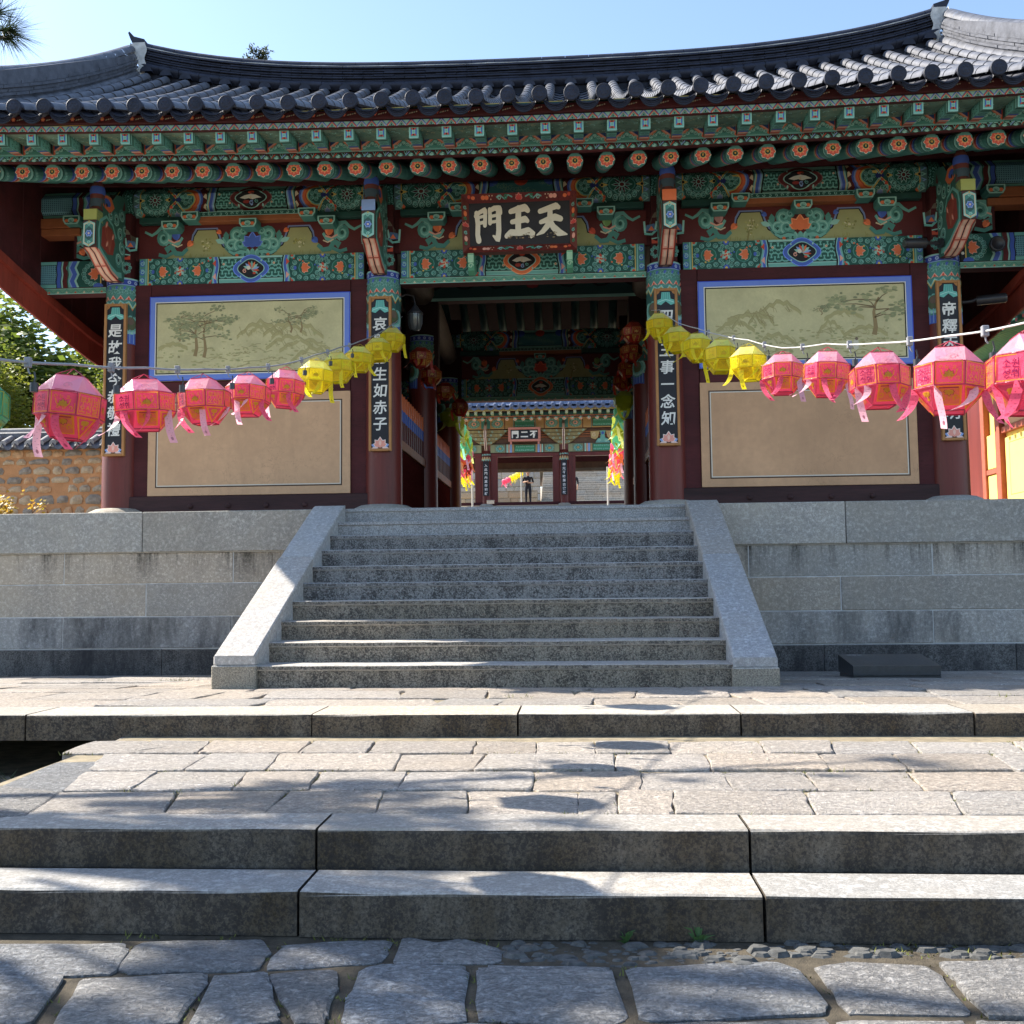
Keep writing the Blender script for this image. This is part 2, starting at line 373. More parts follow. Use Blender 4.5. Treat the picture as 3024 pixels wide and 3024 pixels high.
# outlines of the paving stones seen in the photograph, in metres on their terraces
MIDDLE_STONES = [[(-2.39,6.34),(-2.02,6.33),(-1.94,5.87),(-2.37,5.88)],[(-2.02,6.33),(-1.63,6.33),(-1.55,5.87),(-1.94,5.87)],[(-1.63,6.33),(-0.99,6.33),(-0.96,5.87),(-1.55,5.87)],[(-0.99,6.33),(-0.6,6.33),(-0.56,5.87),(-0.96,5.87)],[(-0.6,6.33),(0.03,6.32),(0.04,5.87),(-0.56,5.87)],[(0.03,6.32),(0.39,6.32),(0.41,5.87),(0.04,5.87)],[(0.39,6.32),(0.74,6.32),(0.74,5.87),(0.41,5.87)],[(0.74,6.32),(1.18,6.31),(1.16,5.87),(0.74,5.87)],[(1.18,6.31),(1.72,6.31),(1.69,5.87),(1.16,5.87)],[(1.72,6.31),(2.14,6.31),(2.06,5.87),(1.69,5.87)],[(2.14,6.31),(2.6,6.3),(2.53,5.87),(2.06,5.87)],[(2.6,6.3),(3.19,6.3),(3.1,5.86),(2.53,5.87)],[(3.19,6.3),(3.78,6.29),(3.67,5.86),(3.1,5.86)],[(-2.08,5.83),(-1.46,5.83),(-1.42,5.33),(-1.94,5.32)],[(-1.46,5.83),(-1.05,5.83),(-0.98,5.33),(-1.42,5.33)],[(-1.05,5.83),(-0.35,5.83),(-0.31,5.33),(-0.98,5.33)],[(-0.35,5.83),(0.13,5.83),(0.1,5.33),(-0.31,5.33)],[(0.13,5.83),(0.85,5.83),(0.83,5.33),(0.1,5.33)],[(0.85,5.83),(1.34,5.83),(1.32,5.34),(0.83,5.33)],[(1.34,5.83),(1.96,5.82),(1.91,5.34),(1.32,5.34)],[(1.96,5.82),(2.36,5.82),(2.3,5.34),(1.91,5.34)],[(2.36,5.82),(2.88,5.82),(2.81,5.34),(2.3,5.34)],[(2.88,5.82),(3.5,5.82),(3.39,5.34),(2.81,5.34)],[(-1.93,5.28),(-1.53,5.28),(-1.47,4.8),(-1.8,4.79)],[(-1.53,5.28),(-1.06,5.29),(-0.98,4.8),(-1.47,4.8)],[(-1.06,5.29),(-0.68,5.29),(-0.62,4.8),(-0.98,4.8)],[(-0.68,5.29),(-0.23,5.29),(-0.2,4.81),(-0.62,4.8)],[(-0.23,5.29),(0.42,5.29),(0.43,4.82),(-0.2,4.81)],[(0.42,5.29),(0.96,5.29),(0.93,4.82),(0.43,4.82)],[(0.96,5.29),(1.36,5.3),(1.35,4.82),(0.93,4.82)],[(1.36,5.3),(1.77,5.3),(1.73,4.83),(1.35,4.82)],[(1.77,5.3),(2.27,5.3),(2.21,4.83),(1.73,4.83)],[(2.27,5.3),(2.94,5.3),(2.85,4.84),(2.21,4.83)],[(-1.8,4.76),(-1.22,4.77),(-1.09,4.27),(-1.68,4.26)],[(-1.22,4.77),(-0.7,4.77),(-0.67,4.28),(-1.09,4.27)],[(-0.7,4.77),(-0.25,4.78),(-0.2,4.29),(-0.67,4.28)],[(-0.25,4.78),(0.14,4.78),(0.18,4.29),(-0.2,4.29)],[(0.14,4.78),(0.64,4.78),(0.64,4.3),(0.18,4.29)],[(0.64,4.78),(0.82,4.79),(0.8,4.3),(0.64,4.3)],[(0.82,4.79),(1.07,4.79),(1.03,4.3),(0.8,4.3)],[(1.07,4.79),(1.66,4.79),(1.6,4.31),(1.03,4.3)],[(1.66,4.79),(2.31,4.8),(2.19,4.32),(1.6,4.31)],[(2.31,4.8),(2.92,4.81),(2.79,4.33),(2.19,4.32)]]
EDGE_STONES = [[(-2.23,5.58),(-1.98,5.61),(-1.85,5.12),(-1.78,4.75),(-2.16,4.89)],[(-2.15,4.88),(-1.78,4.74),(-1.77,4.7),(-1.66,4.23),(-1.75,4.2),(-1.85,4.1),(-2.01,4.23)]]
FRONT_STONES = [[(-1.46,3.54),(-0.94,3.58),(-0.91,3.53),(-0.86,3.31),(-1.3,3.27)],[(-0.9,3.6),(-0.48,3.65),(-0.41,3.51),(-0.41,3.37),(-0.81,3.32),(-0.87,3.37)],[(-0.39,3.6),(-0.19,3.65),(-0.02,3.66),(-0.01,3.55),(-0.02,3.44),(-0.38,3.37)],[(0.01,3.69),(0.14,3.64),(0.23,3.69),(0.37,3.59),(0.38,3.46),(0.03,3.44)],[(-1.3,3.25),(-1.0,3.28),(-0.92,2.94),(-1.07,2.87)],[(-0.94,3.27),(-0.56,3.33),(-0.53,3.26),(-0.5,2.95),(-0.85,2.9)],[(-0.52,3.29),(-0.37,3.34),(-0.32,3.23),(-0.23,3.02),(-0.22,2.96),(-0.46,2.93)],[(-0.35,3.33),(-0.15,3.38),(-0.1,3.21),(-0.09,3.02),(-0.08,2.96),(-0.16,2.96),(-0.24,3.09)],[(-0.07,3.38),(0.01,3.43),(0.26,3.41),(0.28,3.37),(0.31,2.99),(-0.04,2.97),(-0.06,3.18)],[(0.31,3.39),(0.34,3.42),(0.73,3.43),(0.74,3.4),(0.77,3.04),(0.72,2.99),(0.45,3.0),(0.35,3.0)],[(0.79,3.4),(0.82,3.43),(1.28,3.48),(1.34,3.42),(1.36,3.14),(1.33,3.08),(0.96,3.03),(0.81,3.03)],[(1.39,3.44),(1.51,3.5),(1.74,3.47),(1.77,3.38),(1.75,3.1),(1.4,3.09),(1.4,3.27)],[(1.8,3.5),(2.18,3.53),(1.97,3.08),(1.79,3.08),(1.8,3.35)],[(-1.06,2.83),(-0.86,2.9),(-0.73,2.63),(-0.95,2.62)],[(-0.83,2.87),(-0.51,2.91),(-0.41,2.65),(-0.72,2.63)],[(-0.48,2.91),(-0.18,2.94),(-0.08,2.66),(-0.39,2.65)],[(-0.15,2.93),(0.28,2.96),(0.32,2.67),(-0.06,2.66)],[(0.3,2.97),(0.7,2.96),(0.71,2.69),(0.34,2.67)],[(0.73,2.96),(1.33,3.04),(1.28,2.73),(0.74,2.69)],[(1.37,3.05),(1.72,3.06),(1.65,2.75),(1.31,2.73)],[(1.74,3.04),(2.06,3.05),(1.96,2.76),(1.68,2.75)]]
# ------------------------------------------------------------------ paving, kerbs, platform, stairs
def gz(y): return 0 if y < 8.2 else -(y-8.2)/3.6*.17           # the upper terrace falls a little towards the platform wall
def outline(poly, seg=.13, jit=.010, rnd=.2, rng=random):
    """rounded, slightly wavering outline of a hand-cut stone"""
    A = sum(poly[i-1][0]*poly[i][1]-poly[i][0]*poly[i-1][1] for i in range(len(poly)))
    if A < 0: poly = poly[::-1]
    out = []; n = len(poly)
    for i in range(n):
        a, b, c = Vector(poly[i-1]), Vector(poly[i]), Vector(poly[(i+1) % n])
        r = min((a-b).length, (c-b).length)*rnd; r = min(r, .024)
        p0 = b+(a-b).normalized()*r; p1 = b+(c-b).normalized()*r
        out += [p0, (p0+p1+b*2)/4, p1]
        q1 = c+(b-c).normalized()*min(min((b-c).length, (Vector(poly[(i+2) % n])-c).length)*rnd, .024)
        k = int((q1-p1).length/seg)
        out += [p1+(q1-p1)*j/(k+1) for j in range(1, k+1)]
    return [Vector((p.x+rng.uniform(-jit, jit), p.y+rng.uniform(-jit, jit))) for p in out]
def stone_mesh(poly, zf, thick=.1, inset=.005, jit=.008, name='paving_stone', mat=None, dome=.001):
    """a stone with a worn, slightly uneven top: outline ring, chamfer ring, inner ring and crown"""
    P = outline(poly, jit=jit); c = sum(P, Vector((0, 0)))/len(P); n = len(P); mb = MB(); dz = random.uniform(-.005, .005)
    tx, ty = random.uniform(-.010, .010), random.uniform(-.010, .010)
    z = lambda p: zf(p.y)+dz+(p.x-c.x)*tx+(p.y-c.y)*ty
    size = min((p-c).length for p in P)
    ring = lambda k, h, w=0: [(p.x+(c.x-p.x)*k, p.y+(c.y-p.y)*k, z(p)+h+random.uniform(-w, w)) for p in P]
    k1 = min(.3, inset/size); k2 = min(.6, .05/size)
    vs = ring(0, -thick)+ring(0, -.0055-.5*dome, .0015)+ring(k1, -.001, .0012)+ring(k2, dome, .002)+[(c.x, c.y, z(c)+dome)]
    fs = [(r*n+i, r*n+(i+1) % n, (r+1)*n+(i+1) % n, (r+1)*n+i) for r in range(3) for i in range(n)]
    fs += [(3*n+i, 3*n+(i+1) % n, 4*n) for i in range(n)]
    mb.raw(vs, fs); return mb.mesh(name, mat or GR_PAVE)
def sheet(name, pts, mat, label=None, parent=None):
    mb = MB(); mb.poly(pts); return put(name, mb.mesh(name, mat), parent, kind='structure')

ground = sheet('ground', [(-600, -600, -.46), (600, -600, -.46), (600, 11.9, -.46), (-600, 11.9, -.46)], SOIL)
# front pavement: rough slabs set in earth
pv0 = sheet('pavement', [(-9, -4, -.433), (9, -4, -.433), (9, 3.95, -.433), (-9, 3.95, -.433)], EARTH)
for q in FRONT_STONES:
    c = (sum(p[0] for p in q)/len(q), sum(p[1] for p in q)/len(q)); q = [(p[0]+(p[0]-c[0])*.012, p[1]+(p[1]-c[1])*.018) for p in q]
    put('paving_stone', stone_mesh(q, lambda y: -.418, .06, .012, .008, mat=GR_PAVE2, dome=.002), pv0)
# rubble along the foot of the lowest kerb
rub = MB()
for i in range(420):
    x = random.uniform(.34, 2.25); y = random.uniform(3.45, 3.68) if x < 1.3 else random.uniform(3.56, 3.68); r = random.choice((.006, .009, .012, .02, .03))*random.uniform(.6, 1.3)
    n = 6; a0 = random.uniform(0, 6); h = r*random.uniform(.25, .6)
    b = [(x+r*random.uniform(.7, 1.3)*cos(a0+2*PI*k/n)*1.4, y+r*random.uniform(.6, 1.1)*sin(a0+2*PI*k/n), -.436) for k in range(n)]
    t = [(x+(p[0]-x)*.6, y+(p[1]-y)*.6, -.436+h) for p in b]
    rub.raw(b+t, [(k, (k+1) % n, n+(k+1) % n, n+k) for k in range(n)]+[tuple(range(n, 2*n))])
put('gravel', rub.mesh('gravel', plain('broken_stone', (.105, .105, .10), .9, .5, 30, .3)), pv0, kind='stuff')
# grass and weeds in the joints
GRASS = plain('joint_grass', (.15, .16, .035), .8, .5, 20, 0)
gr = MB()
def tuft(x, y, z, n, h, sp):
    for i in range(n):
        px, py = x+random.gauss(0, sp), y+random.gauss(0, sp*.5); a = random.uniform(0, 6.3); l = h*random.uniform(.5, 1.2); w = .0035
        dx, dy = cos(a), sin(a)
        gr.poly([(px-dy*w, py+dx*w, z), (px+dy*w, py-dx*w, z), (px+dx*l*.8, py+dy*l*.8, z+l*random.uniform(.35, 1))])
for q in MIDDLE_STONES:
    for k in range(4):
        if random.random() < .75:
            t = random.random(); a, b = (q[1], q[2]) if random.random() < .7 else (q[2], q[3])
            tuft(a[0]+(b[0]-a[0])*t, a[1]+(b[1]-a[1])*t, -.142, 9, .026, .022)
for i in range(16): tuft(random.uniform(-1.2, 2.4), 3.67+random.uniform(-.01, .01), -.435, 6, .022, .02)
for i in range(30): tuft(random.uniform(1.6, 2.5), 3.62+random.uniform(-.05, .02), -.435, 7, .02, .03)
for x, y in ((-3.5, 10.2), (-3.3, 10.4), (-4.1, 10.0), (-3.4, 10.25), (3.6, 7.5), (.2, 7.6)): tuft(x, y, gz(y)-.01, 26, .05, .07)
for q in FRONT_STONES[:13]:
    for k in range(5):
        i = random.randrange(len(q)); t = random.random(); a, b = q[i-1], q[i]; tuft(a[0]+(b[0]-a[0])*t, a[1]+(b[1]-a[1])*t, -.435, 6, .020, .014)
put('joint_grass', gr.mesh('joint_grass', GRASS), kind='stuff')

def kerb(name, joints, y0, y1, z0, z1, yj=lambda x: 0, mat=None):
    par = sheet(name, [(joints[0], y0+.03, z0+.002), (joints[-1], y0+.03, z0+.002), (joints[-1], y1, z0+.002), (joints[0], y1, z0+.002)], MORTAR)
    for a, b in zip(joints, joints[1:]):
        mb = MB(); d = random.uniform(-.012, .012); n = max(2, int((b-a)/.25)); g = .006
        prof = lambda w: [(y0+d+w, z0), (y0+d+w, z1-.014), (y0+d+w+.004, z1-.005), (y0+d+.014+w, z1), (y1-.004, z1+.001), (y1-.002, z0)]
        rows = []
        for i in range(n+1):
            x = a+g+(b-a-2*g)*i/n; w = random.uniform(-.004, .004)+yj(x); rows.append([(x, y, z+random.uniform(-.003, .003)*(k in (1, 2, 3))) for k, (y, z) in enumerate(prof(w))])
        m = 6; vs = [p for r in rows for p in r]
        mb.raw(vs, [(i*m+j, (i+1)*m+j, (i+1)*m+j+1, i*m+j+1) for i in range(n) for j in range(m-1)]+[tuple(range(m)), tuple(range(n*m, n*m+m))[::-1]])
        put('kerb_stone', recalc(mb.mesh('kerb_stone', mat or GR_KERB)), par)
    return par
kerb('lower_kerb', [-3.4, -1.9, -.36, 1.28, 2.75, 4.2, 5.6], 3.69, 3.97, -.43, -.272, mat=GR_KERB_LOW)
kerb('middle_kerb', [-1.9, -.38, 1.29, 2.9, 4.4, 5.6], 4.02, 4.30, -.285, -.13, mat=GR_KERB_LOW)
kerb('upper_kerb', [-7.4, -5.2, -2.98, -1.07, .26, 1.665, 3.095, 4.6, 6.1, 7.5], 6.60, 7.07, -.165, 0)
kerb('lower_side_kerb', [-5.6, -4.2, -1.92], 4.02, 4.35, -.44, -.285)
mid = sheet('middle_terrace', [(-2.2, 4.2, -.143), (6, 4.2, -.143), (6, 6.7, -.143), (-2.3, 6.7, -.143)], MORTAR)
sd = MB(); sd.prism([(-1.9, 4.06), (-2.33, 6.62), (-2.29, 6.62), (-1.86, 4.06)], -.46, -.145, 'z'); put('terrace_side', sd.mesh('terrace_side', GR_DARK), mid)
for q in MIDDLE_STONES:
    c = (sum(p[0] for p in q)/4, sum(p[1] for p in q)/4)
    q = [(p[0]+(c[0]-p[0])*.010, p[1]+(c[1]-p[1])*.014) for p in q]
    put('paving_stone', stone_mesh(q, lambda y: -.128, .07, .005, .008), mid)
for q in EDGE_STONES: put('paving_stone', stone_mesh(q, lambda y: -.128, .1, .008, .006, mat=GR_PAVE2), mid)
up = sheet('upper_terrace', [(-9, 7.0, -.016), (9, 7.0, -.016), (9, 8.2, -.016), (9, 11.9, -.19), (-9, 11.9, -.19), (-9, 8.2, -.016)], MORTAR)
ys = [7.08, 7.56, 8.10, 8.62, 9.15, 9.75, 10.35, 11.0, 11.78]; rowsx = {0: [-1.6, -.35, .1, .75, 1.32, 1.9, 2.55, 3.2], 1: [-1.75, -.7, -.04, .62, 1.08, 1.78, 2.5]}
for r in range(len(ys)-1):
    xs = []; x = -7.2+random.uniform(0, .6)
    while x < 7.2: xs.append(x); x += random.uniform(.5, 1.15)
    if r in rowsx: xs = [a for a in xs if a < rowsx[r][0]-.4]+rowsx[r]+[a for a in xs if a > rowsx[r][-1]+.4]
    for a, b in zip(xs, xs[1:]):
        if r >= 3 and b > -2.45 and a < 2.3:
            if a < -2.45: b = -2.43
            elif b > 2.3: a = 2.30
            else: continue
            if b-a < .15: continue
        s = random.uniform(-.05, .05); g = .007
        put('paving_stone', stone_mesh([(a+g+s, ys[r]+g), (b-g+s, ys[r]+g+random.uniform(-.02, .02)), (b-g-s, ys[r+1]-g), (a+g-s, ys[r+1]-g+random.uniform(-.02, .02))], lambda y: gz(y), .09, .005, .009), up)
# soil pocket beside the middle terrace
soil = MB(); soil.grid(lambda u, v: (-7+u*4.9, 4.36+v*2.26, -.40+.03*sin(u*19+v*7)+.02*sin(v*23+u*11)), 24, 12); put('soil_bed', soil.mesh('soil_bed', SOIL), kind='structure')
wl = MB()
for i in range(900):
    x, y = random.uniform(-4.2, -2.25), random.uniform(4.5, 6.58)
    if x > -2.3-(y-6.5)*-.17: continue
    a = random.uniform(0, 6.3); l = random.uniform(.02, .07); w = random.uniform(.004, .012)
    wl.poly([(x-sin(a)*w, y+cos(a)*w, -.39), (x+sin(a)*w, y-cos(a)*w, -.39), (x+cos(a)*l, y+sin(a)*l, -.38+random.uniform(.0, .05))])
put('ground_weeds', wl.mesh('ground_weeds', plain('weed_leaf', (.04, .055, .02), .8, .5, 20, 0)), kind='stuff')
WEED = plain('weed_green', (.05, .11, .03), .6, .3, 20, 0)
for wx, wy, wz, hh, lab in ((1.05, 3.672, -.436, .07, 'small leafy weed at the foot of the lowest kerb, right one of two'), (.80, 3.67, -.436, .05, 'small leafy weed at the foot of the lowest kerb, left one of two')):
    mb = MB()
    for i in range(13):
        a = 2.4*i; l = hh*random.uniform(.5, 1); zz = hh*random.uniform(.25, 1)
        c_, s_ = cos(a), sin(a); mb.poly([(0, 0, .0), (c_*l*.5-s_*l*.22, s_*l*.3, zz*.9), (c_*l, s_*l*.5, zz), (c_*l*.5+s_*l*.22, s_*l*.3, zz*.8)])
    put('weed', mb.mesh('weed', WEED), loc=(wx, wy, wz), label=lab, cat='weed', group='weeds at the kerb')

# ---- stone platform
plat = thing('stone_platform', 'long retaining platform of pale granite blocks under the gate', 'platform', (0, 11.8, -.2))
mb = MB(); mb.box(-13.5, 13.5, 11.9, 21.6, -.5, 1.70); put('core', mb.mesh('core', GR_WALL), plat)
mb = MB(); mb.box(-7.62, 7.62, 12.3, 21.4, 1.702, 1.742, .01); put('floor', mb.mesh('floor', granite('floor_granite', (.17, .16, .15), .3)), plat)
courses = [(1.262, 1.742, 11.765, [-13.4, -11.2, -8.7, -6.6, -4.45, -2.39], [2.26, 3.69, 5.75, 7.9, 10.2, 13.4], GR_CAP),
           (.898, 1.262, 11.80, [-13.4, -11.5, -9.5, -7.45, -5.41, -3.37, -2.39], [2.26, 2.6, 4.64, 6.68, 8.7, 11, 13.4], GR_WALL),
           (.511, .898, 11.80, [-13.4, -10.5, -8.5, -6.45, -4.41, -2.39], [2.26, 3.62, 5.66, 7.7, 9.7, 13.4], GR_WALL),
           (.138, .511, 11.80, [-13.4, -11.5, -9.5, -7.45, -5.41, -3.38, -2.39], [2.26, 2.6, 4.62, 6.68, 8.7, 11, 13.4], None),
           (-.25, .138, 11.785, [-13.4, -10.5, -8.5, -6.3, -4.2, -2.39], [2.26, 3.4, 5.5, 7.6, 9.7, 13.4], None)]
WALL_LOW = granite('wall_granite_damp', (.40, .39, .375), .36, stain=.08, grime=.85)
WALL_FOOT = granite('wall_granite_foot', (.34, .34, .33), .3, stain=.75, grime=1., face=(.13, .125, .12))
for ci, (z0, z1, y, L, Rr, m) in enumerate(courses):
    m = m or (WALL_LOW if ci == 3 else WALL_FOOT)
    for J in (L, Rr):
        for a, b in zip(J, J[1:]):
            mb = MB(); d = random.uniform(-.004, .004)
            mb.box(a+.004, b-.004, y+d, y+.5 if ci else 12.3, z0+(.004 if ci != 1 else .004), z1-(.004 if ci else 0), .008); put('stone_block', mb.mesh('stone_block', m), plat)
jm = MB(); jm.box(-13.4, -2.4, 11.808, 11.9, -.25, 1.27); jm.box(2.27, 13.4, 11.808, 11.9, -.25, 1.27); put('mortar_joints', jm.mesh('mortar_joints', LIME), plat)

# ---- staircase
st = thing('stone_staircase', 'ten step granite staircase with sloping side stones before the gate', 'staircase', (-.07, 8.47, 0))
RI, TR, D0 = .1742, .368, 8.4717
for i in range(10):
    y0 = D0+TR*i; n = 26; mb = MB(); x0, x1 = -2.036, 1.901; tilt = .004*(i % 3-1)
    rows = []
    for k in range(n+1):
        x = x0+(x1-x0)*k/n; w = random.uniform(-.003, .003); z = RI*(i+1)+tilt*(k/n-.5)+random.uniform(-.002, .002)
        rows.append([(x, y0+w+.016, RI*i-.01 if i else -.05), (x, y0+w+.014, z-.045), (x, y0+w, z-.034), (x, y0+w+.005, z-.007), (x, y0+w+.02, z), (x, y0+TR+.05, z+.001)])
    m = 6; vs = [p for r in rows for p in r]; mb.raw(vs, [(a*m+j, (a+1)*m+j, (a+1)*m+j+1, a*m+j+1) for a in range(n) for j in range(m-1)])
    mb.poly(rows[0][::-1]); mb.poly(rows[-1])
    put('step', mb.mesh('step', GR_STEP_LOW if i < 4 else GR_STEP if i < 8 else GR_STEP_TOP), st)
mb = MB(); mb.prism([(8.6, -.1), (11.85, 1.55), (11.85, -.1)], -2.03, 1.89, 'x'); put('core', mb.mesh('core', GR_DARK), st)
for sx0, sx1, zf in ((-2.39, -2.036, .262), (1.901, 2.257, .222)):
    sl_ = (1.765-zf)/(11.69-8.45); yj = 10.35
    zt = lambda y: zf+(y-8.45)*sl_
    for a, b in ((8.45, yj-.007), (yj+.007, 11.69)):
        pr = [(a, zt(a)-.075 if a < 9 else zt(a)-.5), (a, zt(a)), (b, zt(b))]
        if b > 11: pr += [(11.80, zt(b)+.018), (11.80, 1.0)]
        else: pr += [(b, zt(b)-.5)]
        if a < 9: pr += [(8.95, .178)]
        mb = MB(); w = .012
        pin = lambda k, x: [(x, p[0], p[1]) for p in pr]
        mb.prism(pr, sx0+w, sx1-w, 'x', caps=False)
        cyx = sum(p[0] for p in pr)/len(pr); czx = sum(p[1] for p in pr)/len(pr)
        for xs_, xo in ((sx0+w, sx0), (sx1-w, sx1)):
            inn = [(p[0]+(cyx-p[0])*.012, p[1]-w if p[1] > zt(p[0])-.01 else p[1]) for p in pr]; k = len(pr)
            vs = [(xs_, p[0], p[1]) for p in pr]+[(xo, p[0], p[1]) for p in inn]
            mb.raw(vs, [(i, (i+1) % k, k+(i+1) % k, k+i) for i in range(k)]+[tuple(range(k, 2*k))])
        put('rail_stone', recalc(mb.mesh('rail_stone', GR_RAIL)), st)
    mb = MB(); mb.box(sx0-.012, sx1+.012, 8.435, 9.0, -.05, zf-.08, .01); put('base_block', mb.mesh('base_block', granite('base_block_granite', (.46, .44, .40), .38, stain=.3, face=(.30, .265, .205)) if 'base_block_granite' not in MATS else MATS['base_block_granite']), st)
# ---- black stone notice by the wall
nt = thing('information_stone', 'low sloping black stone notice on the paving by the platform wall', 'notice', (3.7, 10.2, -.12))
mb = MB(); mb.prism([(9.98, -.06), (9.98, .03), (10.54, .105), (10.54, -.06)], 3.25, 4.06, 'x'); put('notice_slab', recalc(mb.mesh('notice_slab', BLACKSTONE)), nt)
mb = MB(); mb.box(3.25, 4.07, 10.0, 10.5, -.16, -.063, .004); put('plinth', mb.mesh('plinth', BLACKSTONE), nt)
pt = Paint()
for P in text_polys('천왕문', .055, .01): pt.poly([(x+.12, y+.49) for x, y in P], (.5, .5, .5), 1)
for r in range(7):
    x = .05
    while x < .72:
        w = random.uniform(.015, .05); pt.rect(x, .09+r*.05, min(x+w, .75), .102+r*.05, (.16, .17, .18), 1); x += w+.014
paint_obj('lettering', pt, lambda u, v, h: (3.27+u, 9.985+v, .0315+v*.134+h), nt)
# ------------------------------------------------------------------ dancheong patterns (u along the timber, v up)
def lattice(p, x0, x1, y0, y1, s, l=2, c=TEAL, flower=RED):
    p.rect(x0, y0, x1, y1, DKG, l); q = Paint(); j = 0; y = y0+s*.3
    while y < y1+s:
        x = x0+(s*.5 if j % 2 else 0)
        while x < x1+s:
            for k in range(3):
                a = PI/2+k*2*PI/3+(PI if j % 2 else 0); e = (x+cos(a)*s*.46, y+sin(a)*s*.46)
                q.stroke([(x, y), e], s*.2, c, l+1); q.stroke([(e[0]-sin(a)*s*.17, e[1]+cos(a)*s*.17), (e[0]+sin(a)*s*.17, e[1]-cos(a)*s*.17)], s*.17, c, l+1)
            x += s
        y += s*.84; j += 1
    k = 0; x = x0+s*.7
    while x < x1:
        for yy in (y0+(y1-y0)*(.25 if k % 2 else .75),): q.ell(x, yy, s*.2, s*.2, CREAM, l+2, 6); q.ell(x, yy, s*.09, s*.09, flower, l+3, 5)
        x += s*1.9; k += 1
    p.add(q.cut(x0, x1, y0, y1))
def lobed(p, x, y, rx, ry, c, l, n=32, k=4, amp=.07): p.poly([(x+rx*(1+amp*cos(k*2*PI*i/n))*cos(2*PI*i/n), y+ry*(1+amp*cos(k*2*PI*i/n))*sin(2*PI*i/n)) for i in range(n)], c, l)
def wavy(p, x0, w, y0, y1, c, l, amp, ph=0, per=None, n=9):
    per = per or (y1-y0); f = lambda y: amp*sin(2*PI*(y-y0)/per+ph)
    ys = [y0+(y1-y0)*i/n for i in range(n+1)]
    for a, b in zip(ys, ys[1:]): p.poly([(x0+f(a), a), (x0+w+f(a), a), (x0+w+f(b), b), (x0+f(b), b)], c, l)
def zig(p, x0, w, y0, y1, c, l, amp, n=4):
    ys = [y0+(y1-y0)*i/n for i in range(n+1)]
    for i, (a, b) in enumerate(zip(ys, ys[1:])):
        fa, fb = (0, amp) if i % 2 == 0 else (amp, 0)
        p.poly([(x0+fa, a), (x0+w+fa, a), (x0+w+fb, b), (x0+fb, b)], c, l)
def curlring(p, x, y, rx, ry, n, r, l=3, c=TEAL, a0=0, a1=2*PI):
    for i in range(n):
        a = a0+(a1-a0)*i/n; X, Y = x+rx*cos(a), y+ry*sin(a)
        p.ell(X, Y, r*1.12, r*1.12, TEALL, l, 8); p.ell(X, Y, r*.95, r*.95, DKG, l+1, 8); p.curl(X, Y, r*.8, a+1, c, l+2, r*.42, 1.1, 1, 6)
def lotus(p, x, y, s, c, l=4, c2=WHT, a=PI/2):
    for d, k, w in ((-1.25, .85, .5), (1.25, .85, .5), (-.7, 1, .5), (.7, 1, .5), (0, 1.12, .5)):
        p.petal(x, y, s*k*1.12, s*w*1.2, a+d, c2, l); p.petal(x, y, s*k, s*w, a+d, c, l+1)
    p.ell(x, y, s*.28, s*.22, c, l+2, 8)
def emblem(p, x, y, rx, ry, ring, l=5, bird=False):
    lobed(p, x, y, rx, ry, tuple(min(1, c*1.8+.05) for c in ring), l); lobed(p, x, y, rx*.95, ry*.94, ring, l+1)
    lobed(p, x, y, rx*.76, ry*.72, TEALL, l+2); lobed(p, x, y, rx*.71, ry*.66, BLK, l+3)
    for i in range(4):
        a = PI/4+i*PI/2; p.ell(x+rx*.86*cos(a), y+ry*.84*sin(a), rx*.05, ry*.09, TEALL, l+3, 6)
    r = random.Random(int(abs(x*91+rx*57+ring[0]*300)*10))
    if not bird:      # a pale leaping animal over small clouds
        p.poly([(x-rx*.56, y+ry*.0), (x-rx*.3, y+ry*.2), (x, y+ry*.3), (x+rx*.25, y+ry*.22), (x+rx*.55, y-ry*.02), (x+rx*.3, y-ry*.06), (x+rx*.1, y-ry*.16), (x-rx*.1, y-ry*.05), (x-rx*.3, y-ry*.12)], WHT, l+4)
        p.poly([(x-rx*.05, y+ry*.1), (x+rx*.04, y+ry*.16), (x+rx*.03, y-ry*.12), (x-.03*rx, y-ry*.12)], CREAM, l+5)
        p.ell(x+rx*.02, y+ry*.44, rx*.16, ry*.12, RED, l+4, 8); p.ell(x-rx*.22, y-ry*.34, rx*.18, ry*.14, (.35, .05, .04), l+4, 8)
        p.curl(x+rx*.05, y-ry*.42, rx*.12, 1, BLUEL, l+4); p.curl(x+rx*.3, y-ry*.3, rx*.1, 2, TEAL, l+4)
    else:             # a phoenix: fanned feathers
        for k in range(9):
            a = -.6+k*.42; p.petal(x+rx*.02, y-ry*.05, rx*.5, ry*.2, a, (TEAL, RED, BLUEL, TEALL, ORNG)[k % 5], l+4)
        p.ell(x-rx*.14, y+ry*.06, rx*.12, ry*.16, WHT, l+5, 8); p.curl(x-rx*.36, y-ry*.18, rx*.13, 1, PINK, l+4); p.ell(x+rx*.2, y-ry*.35, rx*.1, ry*.1, RED, l+4, 6)
